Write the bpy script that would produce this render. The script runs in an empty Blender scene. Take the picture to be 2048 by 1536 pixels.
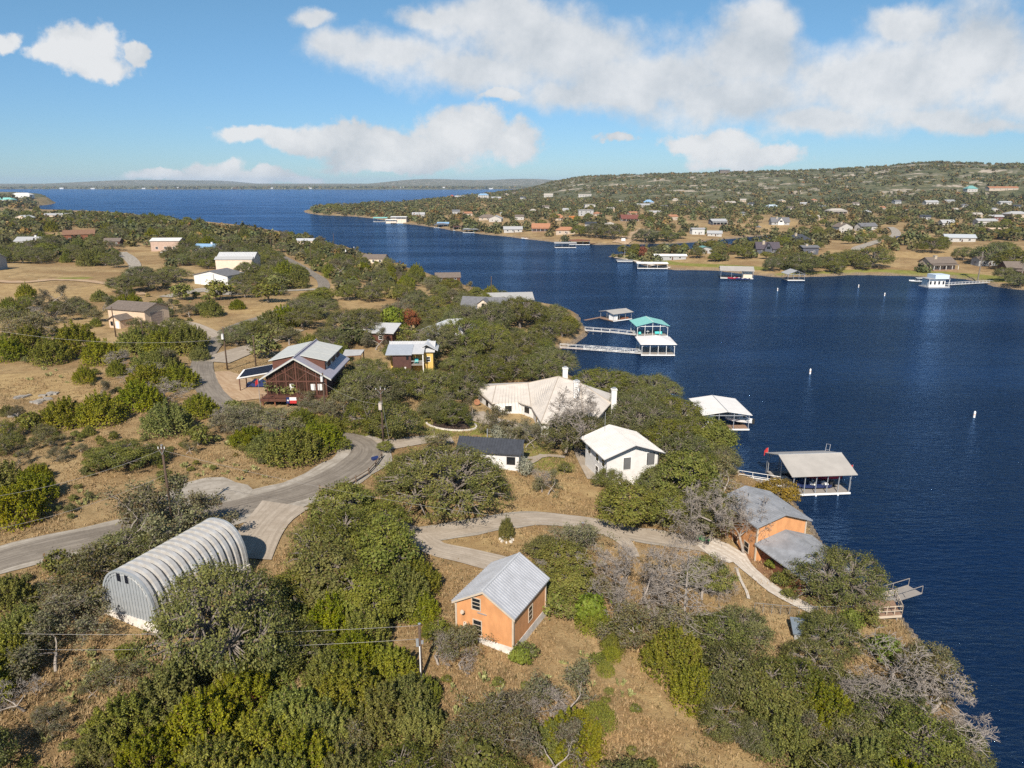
import bpy, math, random
import numpy as np
from mathutils import Vector, Matrix

random.seed(7)
rng = np.random.default_rng(7)
SC = bpy.context.scene
COL = SC.collection
R = math.radians
# ------------------------------------------------------------------ camera
CAM_H = 50.0
PITCH = R(15.8)
FPX = 1420.0                      # focal length in photograph pixels (2048 wide)
cam = bpy.data.cameras.new('camera')
cam.sensor_width = 36.0
cam.lens = 36.0 * FPX / 2048.0
cam.clip_start = 0.5
cam.clip_end = 40000
camo = bpy.data.objects.new('camera', cam)
COL.objects.link(camo)
camo.location = (0, 0, CAM_H)
camo.rotation_euler = (math.pi / 2 - PITCH, 0, 0)
SC.camera = camo
# ------------------------------------------------------------------ exposure
SC.view_settings.view_transform = 'Standard'
SC.view_settings.look = 'None'
SC.view_settings.exposure = 0.5
SC.view_settings.gamma = 1.0
SC.view_settings.use_curve_mapping = False
SC.render.engine = 'CYCLES'
SC.cycles.max_bounces = 6
SC.cycles.diffuse_bounces = 2
SC.cycles.glossy_bounces = 2
SC.cycles.transmission_bounces = 3
SC.cycles.transparent_max_bounces = 12
SC.cycles.volume_bounces = 0
SC.cycles.use_denoising = False
SC.cycles.use_adaptive_sampling = False
# ------------------------------------------------------------------ sun
SUN_EL = 41.0
SUN_AZ = 188.5                    # clockwise from +Y: behind the camera, a little to its left
sd = bpy.data.lights.new('sun', 'SUN')
sd.energy = 5.0
sd.angle = R(0.55)
sd.color = (1.0, 0.915, 0.80)
so = bpy.data.objects.new('sun', sd)
COL.objects.link(so)
sx = math.sin(R(SUN_AZ)) * math.cos(R(SUN_EL))
sy = math.cos(R(SUN_AZ)) * math.cos(R(SUN_EL))
sz = math.sin(R(SUN_EL))
so.rotation_euler = Vector((sx, sy, sz)).to_track_quat('Z', 'Y').to_euler()
so.location = (-60, -120, 160)
# ------------------------------------------------------------------ world: sky and clouds
def pix_dir(px, py):
    u = (px - 1024) / FPX
    v = (768 - py) / FPX
    return (u, math.cos(PITCH) + v * math.sin(PITCH), -math.sin(PITCH) + v * math.cos(PITCH))

W = bpy.data.worlds.new('World')
SC.world = W
W.use_nodes = True
NT = W.node_tree
NT.nodes.clear()

def N(nt, kind, **kw):
    n = nt.nodes.new(kind)
    for k, v in kw.items():
        setattr(n, k, v)
    return n

def math_node(nt, op, a, b=None, c=None, clamp=False):
    n = nt.nodes.new('ShaderNodeMath')
    n.operation = op
    n.use_clamp = clamp
    for i, x in enumerate((a, b, c)):
        if x is None:
            continue
        if isinstance(x, (int, float)):
            n.inputs[i].default_value = x
        else:
            nt.links.new(x, n.inputs[i])
    return n.outputs[0]

def vmath(nt, op, a, b=None):
    n = nt.nodes.new('ShaderNodeVectorMath')
    n.operation = op
    for i, x in enumerate((a, b)):
        if x is None:
            continue
        if isinstance(x, tuple):
            n.inputs[i].default_value = x
        else:
            nt.links.new(x, n.inputs[i])
    return n.outputs['Value'] if op == 'LENGTH' else n.outputs[0]

def noise(nt, vec, scale, detail=4, rough=0.55, dist=0.0, dim='3D'):
    n = nt.nodes.new('ShaderNodeTexNoise')
    n.noise_dimensions = dim
    n.inputs['Scale'].default_value = scale
    n.inputs['Detail'].default_value = detail
    n.inputs['Roughness'].default_value = rough
    n.inputs['Distortion'].default_value = dist
    if vec is not None:
        nt.links.new(vec, n.inputs['Vector'])
    return n

def smooth(nt, x, a, b, lo=0.0, hi=1.0):
    n = nt.nodes.new('ShaderNodeMapRange')
    n.interpolation_type = 'SMOOTHSTEP'
    n.inputs['From Min'].default_value = a
    n.inputs['From Max'].default_value = b
    n.inputs['To Min'].default_value = lo
    n.inputs['To Max'].default_value = hi
    nt.links.new(x, n.inputs['Value'])
    return n.outputs['Result']

def mixrgb(nt, fac, a, b, mode='MIX'):
    n = nt.nodes.new('ShaderNodeMix')
    n.data_type = 'RGBA'
    n.blend_type = mode
    n.clamp_factor = True
    for sock, x in ((n.inputs['Factor'], fac), (n.inputs[6], a), (n.inputs[7], b)):
        if isinstance(x, (int, float)):
            sock.default_value = x
        elif isinstance(x, tuple):
            sock.default_value = x if len(x) == 4 else (*x, 1)
        else:
            nt.links.new(x, sock)
    return n.outputs[2]

sky = N(NT, 'ShaderNodeTexSky', sky_type='NISHITA')
sky.sun_disc = False
sky.sun_elevation = R(SUN_EL)
sky.sun_rotation = R(SUN_AZ)
sky.altitude = 300
sky.air_density = 1.0
sky.dust_density = 0.15
sky.ozone_density = 1.6
tc = N(NT, 'ShaderNodeTexCoord')
sep = N(NT, 'ShaderNodeSeparateXYZ')
NT.links.new(tc.outputs['Generated'], sep.inputs[0])
dy = math_node(NT, 'MAXIMUM', sep.outputs[1], 0.02)
cu = math_node(NT, 'DIVIDE', sep.outputs[0], dy)
cv = math_node(NT, 'DIVIDE', sep.outputs[2], dy)
cmb = N(NT, 'ShaderNodeCombineXYZ')
NT.links.new(cu, cmb.inputs[0])
NT.links.new(cv, cmb.inputs[1])
uv = cmb.outputs[0]
warp = noise(NT, uv, 11.0, 7, 0.60)
wv = vmath(NT, 'SUBTRACT', warp.outputs['Color'], (0.5, 0.5, 0.5))
wv = vmath(NT, 'MULTIPLY', wv, (0.085, 0.06, 0.0))
puv = vmath(NT, 'ADD', uv, wv)
# cloud banks: centre and half size of each lobe, as directions
CUMULUS = [
    (165, 100, 105, 62), (190, 130, 90, 34), (110, 120, 60, 30), (8, 88, 40, 24), (285, 100, 34, 22),
    (935, 268, 115, 62), (1030, 285, 62, 52), (860, 300, 130, 48), (760, 295, 130, 52), (690, 268, 90, 32),
    (600, 275, 110, 34), (520, 268, 95, 26), (800, 330, 170, 22),
    (430, 338, 70, 26), (510, 352, 115, 20), (340, 352, 110, 16), (600, 358, 60, 12),
    (1450, 292, 90, 42), (1370, 282, 70, 24), (1530, 312, 80, 28), (1480, 320, 130, 20),
    (1232, 278, 38, 14), (1010, 192, 55, 22),
]
BANK = [
    (690, 85, 90, 45), (780, 105, 150, 55), (960, 140, 190, 60), (1120, 90, 260, 85), (1000, 40, 200, 60),
    (1300, 160, 260, 80), (1180, 190, 180, 45), (1450, 205, 220, 66), (1530, 60, 80, 60), (1500, 120, 160, 80),
    (1760, 160, 260, 100), (1640, 245, 170, 36), (1950, 100, 190, 110), (1880, 230, 150, 32), (2080, 160, 160, 90),
    (2200, 100, 200, 120), (1830, 40, 120, 40), (870, 30, 120, 26), (1960, 245, 110, 24), (630, 25, 50, 20),
]

def field(lobes, grow=1.0):
    acc = None
    for (px, py, rx, ry) in lobes:
        d = pix_dir(px, py)
        c = (d[0] / d[1], d[2] / d[1], 0.0)
        s = (FPX * d[1] / rx / grow, FPX * d[1] * d[1] / ry / grow, 0.0)
        q = vmath(NT, 'MULTIPLY', vmath(NT, 'SUBTRACT', puv, c), s)
        f = math_node(NT, 'SUBTRACT', 1.0, vmath(NT, 'LENGTH', q))
        acc = f if acc is None else math_node(NT, 'SMOOTH_MAX', acc, f, 0.25)
    return acc

fine = noise(NT, uv, 34.0, 10, 0.62)
mid = noise(NT, uv, 7.0, 6, 0.6)
up = vmath(NT, 'ADD', uv, (-0.008, 0.022, 0.0))
midu = noise(NT, up, 7.0, 6, 0.6)
fineu = noise(NT, vmath(NT, 'ADD', uv, (-0.003, 0.007, 0.0)), 34.0, 10, 0.62)
fn = math_node(NT, 'SUBTRACT', fine.outputs[0], 0.5)
mn = math_node(NT, 'SUBTRACT', mid.outputs[0], 0.5)
relief = math_node(NT, 'SUBTRACT', mid.outputs[0], midu.outputs[0])
relief2 = math_node(NT, 'SUBTRACT', fine.outputs[0], fineu.outputs[0])
fc = math_node(NT, 'MULTIPLY_ADD', fn, 1.0, field(CUMULUS, 1.0))
fb = math_node(NT, 'MULTIPLY_ADD', mn, 1.5, math_node(NT, 'MULTIPLY_ADD', fn, 0.55, field(BANK)))
ac = smooth(NT, fc, -0.04, 0.36, 0.0, 0.97)
ab = smooth(NT, fb, -0.22, 0.55, 0.0, 0.93)
# the same weather goes on outside the picture: broken cloud on the dome
dome = noise(NT, tc.outputs['Generated'], 3.2, 7, 0.6)
ad = smooth(NT, dome.outputs[0], 0.54, 0.72, 0.0, 0.8)
hi_ = smooth(NT, sep.outputs[2], 0.36, 0.5)
back = smooth(NT, sep.outputs[1], 0.55, 0.35)
outf = math_node(NT, 'MAXIMUM', hi_, back)
abv = smooth(NT, sep.outputs[2], 0.0, 0.05)
ad = math_node(NT, 'MULTIPLY', math_node(NT, 'MULTIPLY', ad, outf), abv)
front = math_node(NT, 'SUBTRACT', 1.0, back)
alpha = math_node(NT, 'MULTIPLY', math_node(NT, 'MAXIMUM', ac, ab), front)
alpha = math_node(NT, 'MAXIMUM', alpha, ad, clamp=True)
big = noise(NT, uv, 3.4, 3, 0.5)
bigu = noise(NT, vmath(NT, 'ADD', uv, (-0.015, 0.045, 0.0)), 3.4, 3, 0.5)
relief3 = math_node(NT, 'SUBTRACT', big.outputs[0], bigu.outputs[0])
shade = math_node(NT, 'MULTIPLY_ADD', relief, 2.6, math_node(NT, 'MULTIPLY_ADD', relief2, 0.5, math_node(NT, 'MULTIPLY_ADD', relief3, 2.6, 0.60)))
shade = math_node(NT, 'ADD', shade, math_node(NT, 'MULTIPLY', smooth(NT, fc, 0.2, 0.9), 0.18), clamp=True)
cloudc = mixrgb(NT, shade, (5.3, 5.7, 6.1, 1), (7.7, 7.8, 7.9, 1))
# clear autumn air: the band above the horizon stays blue
tint = mixrgb(NT, smooth(NT, sep.outputs[2], 0.0, 0.26), (0.45, 0.66, 0.96, 1), (0.60, 0.86, 0.97, 1))
skyc = mixrgb(NT, 1.0, sky.outputs[0], tint, 'MULTIPLY')
skymix = mixrgb(NT, alpha, skyc, cloudc)
bg = N(NT, 'ShaderNodeBackground')
bg.inputs['Strength'].default_value = 0.075
NT.links.new(skymix, bg.inputs['Color'])
wo = N(NT, 'ShaderNodeOutputWorld')
NT.links.new(bg.outputs[0], wo.inputs['Surface'])
W.cycles.sampling_method = 'MANUAL'
W.cycles.sample_map_resolution = 512

# ------------------------------------------------------------------ terrain
def at(px, py, z=0.0):
    d = pix_dir(px, py)
    t = (CAM_H - z) / -d[2]
    return np.array((d[0] * t, d[1] * t))

def scr(x, y, z):
    c, s = math.cos(PITCH), math.sin(PITCH)
    zz = z - CAM_H
    dep = y * c - zz * s
    return 1024 + FPX * x / dep, 768 - FPX * (y * s + zz * c) / dep, dep

SHORE_NEAR = [(1960, 1540), (1930, 1440), (1890, 1360), (1850, 1290), (1800, 1230), (1738, 1182), (1674, 1116), (1634, 1064),
    (1592, 1008), (1540, 975), (1490, 950), (1450, 915), (1410, 870), (1375, 830), (1345, 800), (1300, 786), (1250, 782),
    (1190, 775), (1130, 748), (1098, 722), (1112, 703), (1150, 688), (1172, 668), (1172, 650), (1150, 628), (1110, 616),
    (1060, 606), (1000, 590), (940, 574), (880, 555), (800, 531), (740, 511), (680, 491), (620, 475), (560, 463), (500, 456),
    (440, 451), (370, 448), (312, 441), (300, 434), (250, 429), (150, 427), (85, 424), (52, 419), (45, 414), (62, 413),
    (100, 409), (112, 405.5), (100, 402), (60, 397), (0, 394), (-120, 392), (-500, 396)]
near_poly = np.array([(85, -400), (62, -120), (52, 0), (47, 25)] + [tuple(at(*p)) for p in SHORE_NEAR] + [(-6000, 1500), (-6000, -400)])
SHORE_OPP = [(606, 422), (612, 426), (640, 430), (700, 432.5), (750, 437), (800, 446), (850, 452), (900, 460), (960, 468), (1020, 474),
    (1080, 481), (1140, 488), (1200, 490), (1270, 489), (1340, 487), (1400, 484), (1450, 478.5), (1510, 473), (1575, 469),
    (1590, 472), (1500, 486), (1420, 496), (1330, 504), (1260, 507), (1222, 513), (1250, 520), (1300, 532), (1350, 540),
    (1430, 541), (1500, 549), (1560, 556), (1650, 553), (1700, 550), (1800, 552), (1900, 556), (1950, 562), (1990, 573), (2048, 580)]
opp_poly = np.array([tuple(at(*p)) for p in SHORE_OPP] + [(330, 300), (700, 150), (1500, 0), (9000, 0), (9000, 6000), (2500, 6600), (500, 4300)]
    + [tuple(at(*p)) for p in [(1060, 380), (1000, 382), (940, 387), (900, 394), (860, 400), (780, 404), (700, 408), (640, 415)]])

def sdist(poly, x, y):
    """distance to a polygon's edge, positive inside"""
    shp = x.shape
    x = x.ravel(); y = y.ravel()
    out = np.empty(x.size)
    ax, ay = poly[:, 0], poly[:, 1]
    bx, by = np.roll(ax, -1), np.roll(ay, -1)
    ex, ey = bx - ax, by - ay
    L2 = ex * ex + ey * ey + 1e-9
    for i in range(0, x.size, 20000):
        X = x[i:i + 20000, None]; Y = y[i:i + 20000, None]
        t = np.clip(((X - ax) * ex + (Y - ay) * ey) / L2, 0, 1)
        d2 = (X - ax - t * ex) ** 2 + (Y - ay - t * ey) ** 2
        d = np.sqrt(d2.min(1))
        cond = ((ay > Y) != (by > Y)) & (X < ex * (Y - ay) / np.where(by == ay, 1e-9, by - ay) + ax)
        ins = cond.sum(1) % 2 == 1
        out[i:i + 20000] = np.where(ins, d, -d)
    return out.reshape(shp)

_w = [(rng.uniform(0, 6.28), rng.uniform(0, 6.28), rng.uniform(0.7, 1.4)) for _ in range(8)]
def undul(x, y, L):
    s = 0
    for a, p, k in _w:
        s = s + np.sin((x * math.cos(a) + y * math.sin(a)) * 6.283 / (L * k) + p)
    return s / 8.0 * 1.6

SIL_X = np.array([-400, 840, 900, 940, 1000, 1050, 1075, 1100, 1150, 1250, 1340, 1440, 1600, 1700, 1760, 1810, 1900, 2000, 2048, 2300, 2900])
SIL_Y = np.array([420, 402, 394, 389, 383, 377, 370, 362, 353, 348, 346, 343, 339, 332, 326, 324, 327, 327, 325, 318, 330])
SIL_R = np.array([1500, 1600, 1800, 2000, 2300, 2700, 3000, 3000, 2800, 2600, 2500, 2450, 2300, 2200, 2150, 2100, 2050, 2000, 1950, 1700, 1500])

def sstep(t):
    t = np.clip(t, 0, 1)
    return t * t * (3 - 2 * t)

def hgt(x, y):
    x = np.asarray(x, float); y = np.asarray(y, float)
    wob = undul(x, y, 26) * 1.1
    d1 = sdist(near_poly, x, y)
    d2 = sdist(opp_poly, x, y)
    rr = np.hypot(x, y)
    w1 = np.minimum(1.0, rr / 400) * 2.0 * undul(x, y, 45) + np.minimum(1, rr / 120) * wob * 0.6
    e1 = d1 + w1
    z1 = np.where(e1 > 0, 0.15 + 0.9 * sstep(e1 / 2.5) + 12.4 * (1 - np.exp(-np.maximum(e1, 0) / 65.0))
                  + undul(x, y, 75) * 0.9 * sstep(e1 / 60) + undul(x, y, 300) * 2.0 * sstep((rr - 150) / 300),
                  np.maximum(-2.5, 0.12 * e1 - 0.25))
    hb = at(20, 404)
    z1 = z1 + 16 * np.exp(-(((x - hb[0]) / 260) ** 2 + ((y - hb[1]) / 330) ** 2)) * sstep(e1 / 18)
    e2 = d2 + 2.2 * undul(x, y, 50)
    ang_px = 1024 + FPX * (x / np.maximum(y, 1.0)) * math.cos(PITCH)
    ang_px = np.where(y > 1, ang_px, 2900)
    ys = np.interp(ang_px, SIL_X, SIL_Y)
    r1 = np.interp(ang_px, SIL_X, SIL_R)
    dv = (768 - ys) / FPX
    slope = (-math.sin(PITCH) + dv * math.cos(PITCH)) / (math.cos(PITCH) + dv * math.sin(PITCH))
    yr = y                                    # range measured along the view axis
    r1y = r1
    top = np.maximum(CAM_H + slope * r1y - 4.0, 8)
    r0 = r1y * 0.52
    s = sstep((yr - r0) / (r1y - r0))
    rough = undul(x, y, 420) * 9 + undul(x, y, 170) * 4.5
    z2 = np.where(e2 > 0, 0.15 + 0.8 * sstep(e2 / 3.0) + 8.5 * (1 - np.exp(-np.maximum(e2, 0) / 130.0))
                  + undul(x, y, 130) * 1.0 * sstep(e2 / 60)
                  + np.maximum(top - 9, 0) * s + rough * s * (1 - s) * 3.2 * np.clip(top / 60, 0, 1)
                  - 25 * sstep((yr - r1y) / 1200), np.maximum(-2.5, 0.12 * e2 - 0.25))
    e3 = y - (6180 + 160 * np.sin(x / 900.0) + 90 * np.sin(x / 331.0 + 1)) + 40 * np.sin(x / 120.)
    z3 = np.where(e3 > 0, 2 + 9 * sstep(e3 / 300) + 30 * sstep((y - 6600) / 4500)
                  + 78 * sstep((y - 8500) / 3000) * np.clip(np.sin(x / 760. + 2.6) * 0.6 + np.sin(x / 331.) * 0.3 + np.clip((x + 2600) / 2600, 0, 1) * 0.75 - 0.15, 0, 1.3),
                  np.maximum(-2.5, 0.05 * e3))
    return np.maximum(np.maximum(z1, z2), z3)

_ts = np.geomspace(18, 13500, 1400)
def hit(px, py):
    """where the ray of a photograph pixel meets the terrain (or the water)"""
    d = pix_dir(px, py)
    X, Y, Z = d[0] * _ts, d[1] * _ts, CAM_H + d[2] * _ts
    g = np.maximum(hgt(X, Y), 0)
    k = np.argmax(Z < g)
    if not (Z < g).any():
        k = len(_ts) - 1
    k = max(k, 1)
    a, b = _ts[k - 1], _ts[k]
    tt = np.linspace(a, b, 40)
    Z = CAM_H + d[2] * tt
    g = np.maximum(hgt(d[0] * tt, d[1] * tt), 0)
    t = tt[np.argmax(Z < g)] if (Z < g).any() else b
    x, y = d[0] * t, d[1] * t
    return np.array((x, y, max(float(hgt(np.array([x]), np.array([y]))[0]), 0)))

def ground(x, y):
    return float(hgt(np.array([x]), np.array([y]))[0])

# ------------------------------------------------------------------ tagging and mesh helpers
def tag(o, label=None, cat=None, group=None, kind=None):
    if label: o['label'] = label
    if cat: o['category'] = cat
    if group: o['group'] = group
    if kind: o['kind'] = kind
    return o

def thing(name, label, cat, loc=(0, 0, 0), rotz=0.0, group=None):
    o = bpy.data.objects.new(name, None)
    o.empty_display_size = 0.5
    COL.objects.link(o)
    o.location = loc
    o.rotation_euler = (0, 0, rotz)
    return tag(o, label, cat, group)

def link(name, me, parent=None):
    o = bpy.data.objects.new(name, me)
    COL.objects.link(o)
    if parent is not None:
        o.parent = parent
    return o

def np_mesh(name, verts, faces, mats, mat_index=None, smooth_=False):
    """fast mesh from numpy arrays, all faces the same size"""
    verts = np.asarray(verts, np.float32); faces = np.asarray(faces, np.int32)
    me = bpy.data.meshes.new(name)
    nf, k = faces.shape
    me.vertices.add(len(verts)); me.vertices.foreach_set('co', verts.ravel())
    me.loops.add(nf * k); me.loops.foreach_set('vertex_index', faces.ravel())
    me.polygons.add(nf)
    me.polygons.foreach_set('loop_start', np.arange(0, nf * k, k, dtype=np.int32))
    me.polygons.foreach_set('loop_total', np.full(nf, k, np.int32))
    if smooth_: me.polygons.foreach_set('use_smooth', np.ones(nf, bool))
    for m in mats: me.materials.append(m)
    if mat_index is not None: me.polygons.foreach_set('material_index', np.asarray(mat_index, np.int32))
    me.update(calc_edges=True)
    return me

class MB:
    """collects shapes, then links them as one mesh object"""
    def __init__(s):
        s.v = []; s.f = []
    def add(s, vs, fs):
        b = len(s.v)
        s.v += [tuple(map(float, p)) for p in vs]
        s.f += [tuple(i + b for i in q) for q in fs]
        return s
    def box(s, c, d, rot=0.0, tilt=None):
        x, y, z = d[0] / 2, d[1] / 2, d[2] / 2
        ps = [Vector(p) for p in ((-x, -y, -z), (x, -y, -z), (x, y, -z), (-x, y, -z), (-x, -y, z), (x, -y, z), (x, y, z), (-x, y, z))]
        if tilt: ps = [Matrix.Rotation(tilt[0], 3, tilt[1]) @ p for p in ps]
        if rot: ps = [Matrix.Rotation(rot, 3, 'Z') @ p for p in ps]
        return s.add([p + Vector(c) for p in ps], [(0, 3, 2, 1), (4, 5, 6, 7), (0, 1, 5, 4), (1, 2, 6, 5), (2, 3, 7, 6), (3, 0, 4, 7)])
    def bx(s, x0, x1, y0, y1, z0, z1):
        return s.box(((x0 + x1) / 2, (y0 + y1) / 2, (z0 + z1) / 2), (x1 - x0, y1 - y0, z1 - z0))
    def slab(s, pts, t, axis=(0, 0, -1)):
        """a polygon given thickness t along axis"""
        n = len(pts); a = Vector(axis) * t
        vs = [Vector(p) for p in pts] + [Vector(p) + a for p in pts]
        fs = [tuple(range(n)), tuple(range(2 * n - 1, n - 1, -1))] + [(i, i + n, (i + 1) % n + n, (i + 1) % n) for i in range(n)]
        return s.add(vs, fs)
    def bar(s, p, q, r, n=4, r2=None, cap=True):
        p, q = Vector(p), Vector(q)
        d = q - p
        if d.length < 1e-6: return s
        d.normalize()
        a = d.orthogonal().normalized()
        if abs(d.z) < 0.95:
            a = Vector((0, 0, 1)).cross(d).normalized()
        b = d.cross(a)
        r2 = r if r2 is None else r2
        off = math.pi / n
        vs = []
        for c, rr in ((p, r), (q, r2)):
            for i in range(n):
                t = i * 2 * math.pi / n + off
                vs.append(c + (a * math.cos(t) + b * math.sin(t)) * rr)
        fs = [(i, (i + 1) % n, (i + 1) % n + n, i + n) for i in range(n)]
        if cap: fs += [tuple(range(n - 1, -1, -1)), tuple(range(n, 2 * n))]
        return s.add(vs, fs)
    def cyl(s, c, r, z0, z1, n=12, r2=None):
        return s.bar((c[0], c[1], z0), (c[0], c[1], z1), r, n, r2)
    def build(s, name, mat, parent=None, smooth_=False):
        me = bpy.data.meshes.new(name)
        me.from_pydata(s.v, [], s.f)
        me.materials.append(mat)
        if smooth_:
            me.polygons.foreach_set('use_smooth', np.ones(len(me.polygons), bool))
        me.update()
        return link(name, me, parent)

MATS = {}
def mat(name, col, rough=0.7, metal=0.0, var=0.12, scale=1.5, bump=0.0, spec=0.4, streak=None, col2=None, coords='Object', bscale=None):
    """painted or weathered surface: base colour with uneven wear"""
    if name in MATS: return MATS[name]
    m = bpy.data.materials.new(name)
    m.use_nodes = True
    nt = m.node_tree
    b = nt.nodes['Principled BSDF']
    b.inputs['Roughness'].default_value = rough
    b.inputs['Metallic'].default_value = metal
    b.inputs['Specular IOR Level'].default_value = spec
    t = nt.nodes.new('ShaderNodeTexCoord')
    vec = t.outputs[coords]
    if streak:
        mp = nt.nodes.new('ShaderNodeMapping')
        mp.inputs['Scale'].default_value = streak
        nt.links.new(vec, mp.inputs['Vector'])
        vec2 = mp.outputs[0]
    else:
        vec2 = vec
    n1 = noise(nt, vec2, scale, 6, 0.62)
    f = smooth(nt, n1.outputs[0], 0.3, 0.72)
    c2 = col2 if col2 else tuple(max(0, c * (1 - 2.2 * var)) for c in col)
    c1 = tuple(min(1, c * (1 + 0.6 * var)) for c in col)
    nt.links.new(mixrgb(nt, f, (*c2, 1), (*c1, 1)), b.inputs['Base Color'])
    if bump:
        n2 = noise(nt, vec2, bscale or scale * 6, 4, 0.6)
        bp = nt.nodes.new('ShaderNodeBump')
        bp.inputs['Strength'].default_value = bump
        bp.inputs['Distance'].default_value = 0.05
        nt.links.new(n2.outputs[0], bp.inputs['Height'])
        nt.links.new(bp.outputs[0], b.inputs['Normal'])
    MATS[name] = m
    return m

# ------------------------------------------------------------------ ground sheet
def ground_material():
    m = bpy.data.materials.new('dry_ground')
    m.use_nodes = True
    nt = m.node_tree
    b = nt.nodes['Principled BSDF']
    b.inputs['Roughness'].default_value = 0.95
    b.inputs['Specular IOR Level'].default_value = 0.1
    g = nt.nodes.new('ShaderNodeNewGeometry')
    P = g.outputs['Position']
    at_ = nt.nodes.new('ShaderNodeAttribute'); at_.attribute_name = 'zone'
    zs = nt.nodes.new('ShaderNodeSeparateColor'); nt.links.new(at_.outputs['Color'], zs.inputs[0])
    n_big = noise(nt, P, 0.045, 5, 0.6)
    n_mid = noise(nt, P, 0.33, 6, 0.65)
    n_fine = noise(nt, P, 2.6, 6, 0.7)
    n_tuft = noise(nt, P, 7.5, 5, 0.75)
    c = mixrgb(nt, smooth(nt, n_big.outputs[0], 0.38, 0.62), (0.255, 0.158, 0.074, 1), (0.395, 0.280, 0.140, 1))
    c = mixrgb(nt, smooth(nt, n_mid.outputs[0], 0.44, 0.66, 0, 0.75), c, (0.175, 0.117, 0.055, 1))
    c = mixrgb(nt, smooth(nt, n_fine.outputs[0], 0.46, 0.70, 0, 0.8), c, (0.40, 0.30, 0.155, 1))
    c = mixrgb(nt, smooth(nt, n_tuft.outputs[0], 0.50, 0.70, 0, 0.55), c, (0.115, 0.085, 0.042, 1))
    # bare reddish soil and scattered green weeds
    n_s = noise(nt, P, 0.12, 5, 0.65, 0.3)
    c = mixrgb(nt, smooth(nt, n_s.outputs[0], 0.60, 0.72, 0, 0.6), c, (0.24, 0.135, 0.075, 1))
    n_g = noise(nt, P, 0.75, 5, 0.7)
    c = mixrgb(nt, smooth(nt, n_g.outputs[0], 0.60, 0.72, 0, 0.55), c, (0.075, 0.078, 0.030, 1))
    # scrubby far slopes (zone r): low green brush and pale rock
    v = noise(nt, P, 0.055, 8, 0.78)
    scrub = mixrgb(nt, smooth(nt, v.outputs[0], 0.40, 0.60), (0.056, 0.066, 0.030, 1), (0.150, 0.138, 0.072, 1))
    c = mixrgb(nt, zs.outputs[0], c, scrub)
    rock = noise(nt, P, 0.018, 7, 0.72)
    rk = math_node(nt, 'MULTIPLY', smooth(nt, rock.outputs[0], 0.53, 0.60), zs.outputs[1])
    c = mixrgb(nt, rk, c, (0.38, 0.32, 0.25, 1))
    # mown, golden and bare patches, edges broken by noise
    cv = nt.nodes.new('ShaderNodeAttribute'); cv.attribute_name = 'cover'
    cs = nt.nodes.new('ShaderNodeSeparateColor'); nt.links.new(cv.outputs['Color'], cs.inputs[0])
    nb = math_node(nt, 'MULTIPLY', math_node(nt, 'SUBTRACT', math_node(nt, 'ADD', n_fine.outputs[0], n_g.outputs[0]), 1.0), 0.75)
    for sock, ca, cb in ((cs.outputs[1], (0.29, 0.190, 0.088, 1), (0.42, 0.300, 0.142, 1)), (cs.outputs[0], (0.145, 0.150, 0.030, 1), (0.235, 0.235, 0.055, 1)), (cs.outputs[2], (0.20, 0.10, 0.055, 1), (0.30, 0.17, 0.095, 1))):
        f = smooth(nt, math_node(nt, 'ADD', sock, nb), 0.32, 0.62, 0, 0.92)
        c = mixrgb(nt, f, c, mixrgb(nt, smooth(nt, n_mid.outputs[0], 0.35, 0.65), ca, cb))
    # damp stony edge at the water (zone b)
    edge = mixrgb(nt, smooth(nt, n_fine.outputs[0], 0.4, 0.62), (0.10, 0.075, 0.05, 1), (0.36, 0.28, 0.20, 1))
    c = mixrgb(nt, zs.outputs[2], c, edge)
    nt.links.new(c, b.inputs['Base Color'])
    bp = nt.nodes.new('ShaderNodeBump'); bp.inputs['Strength'].default_value = 0.8; bp.inputs['Distance'].default_value = 0.18
    hsum = math_node(nt, 'ADD', n_fine.outputs[0], math_node(nt, 'MULTIPLY', n_tuft.outputs[0], 0.7))
    nt.links.new(hsum, bp.inputs['Height'])
    nt.links.new(bp.outputs[0], b.inputs['Normal'])
    return m

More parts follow.
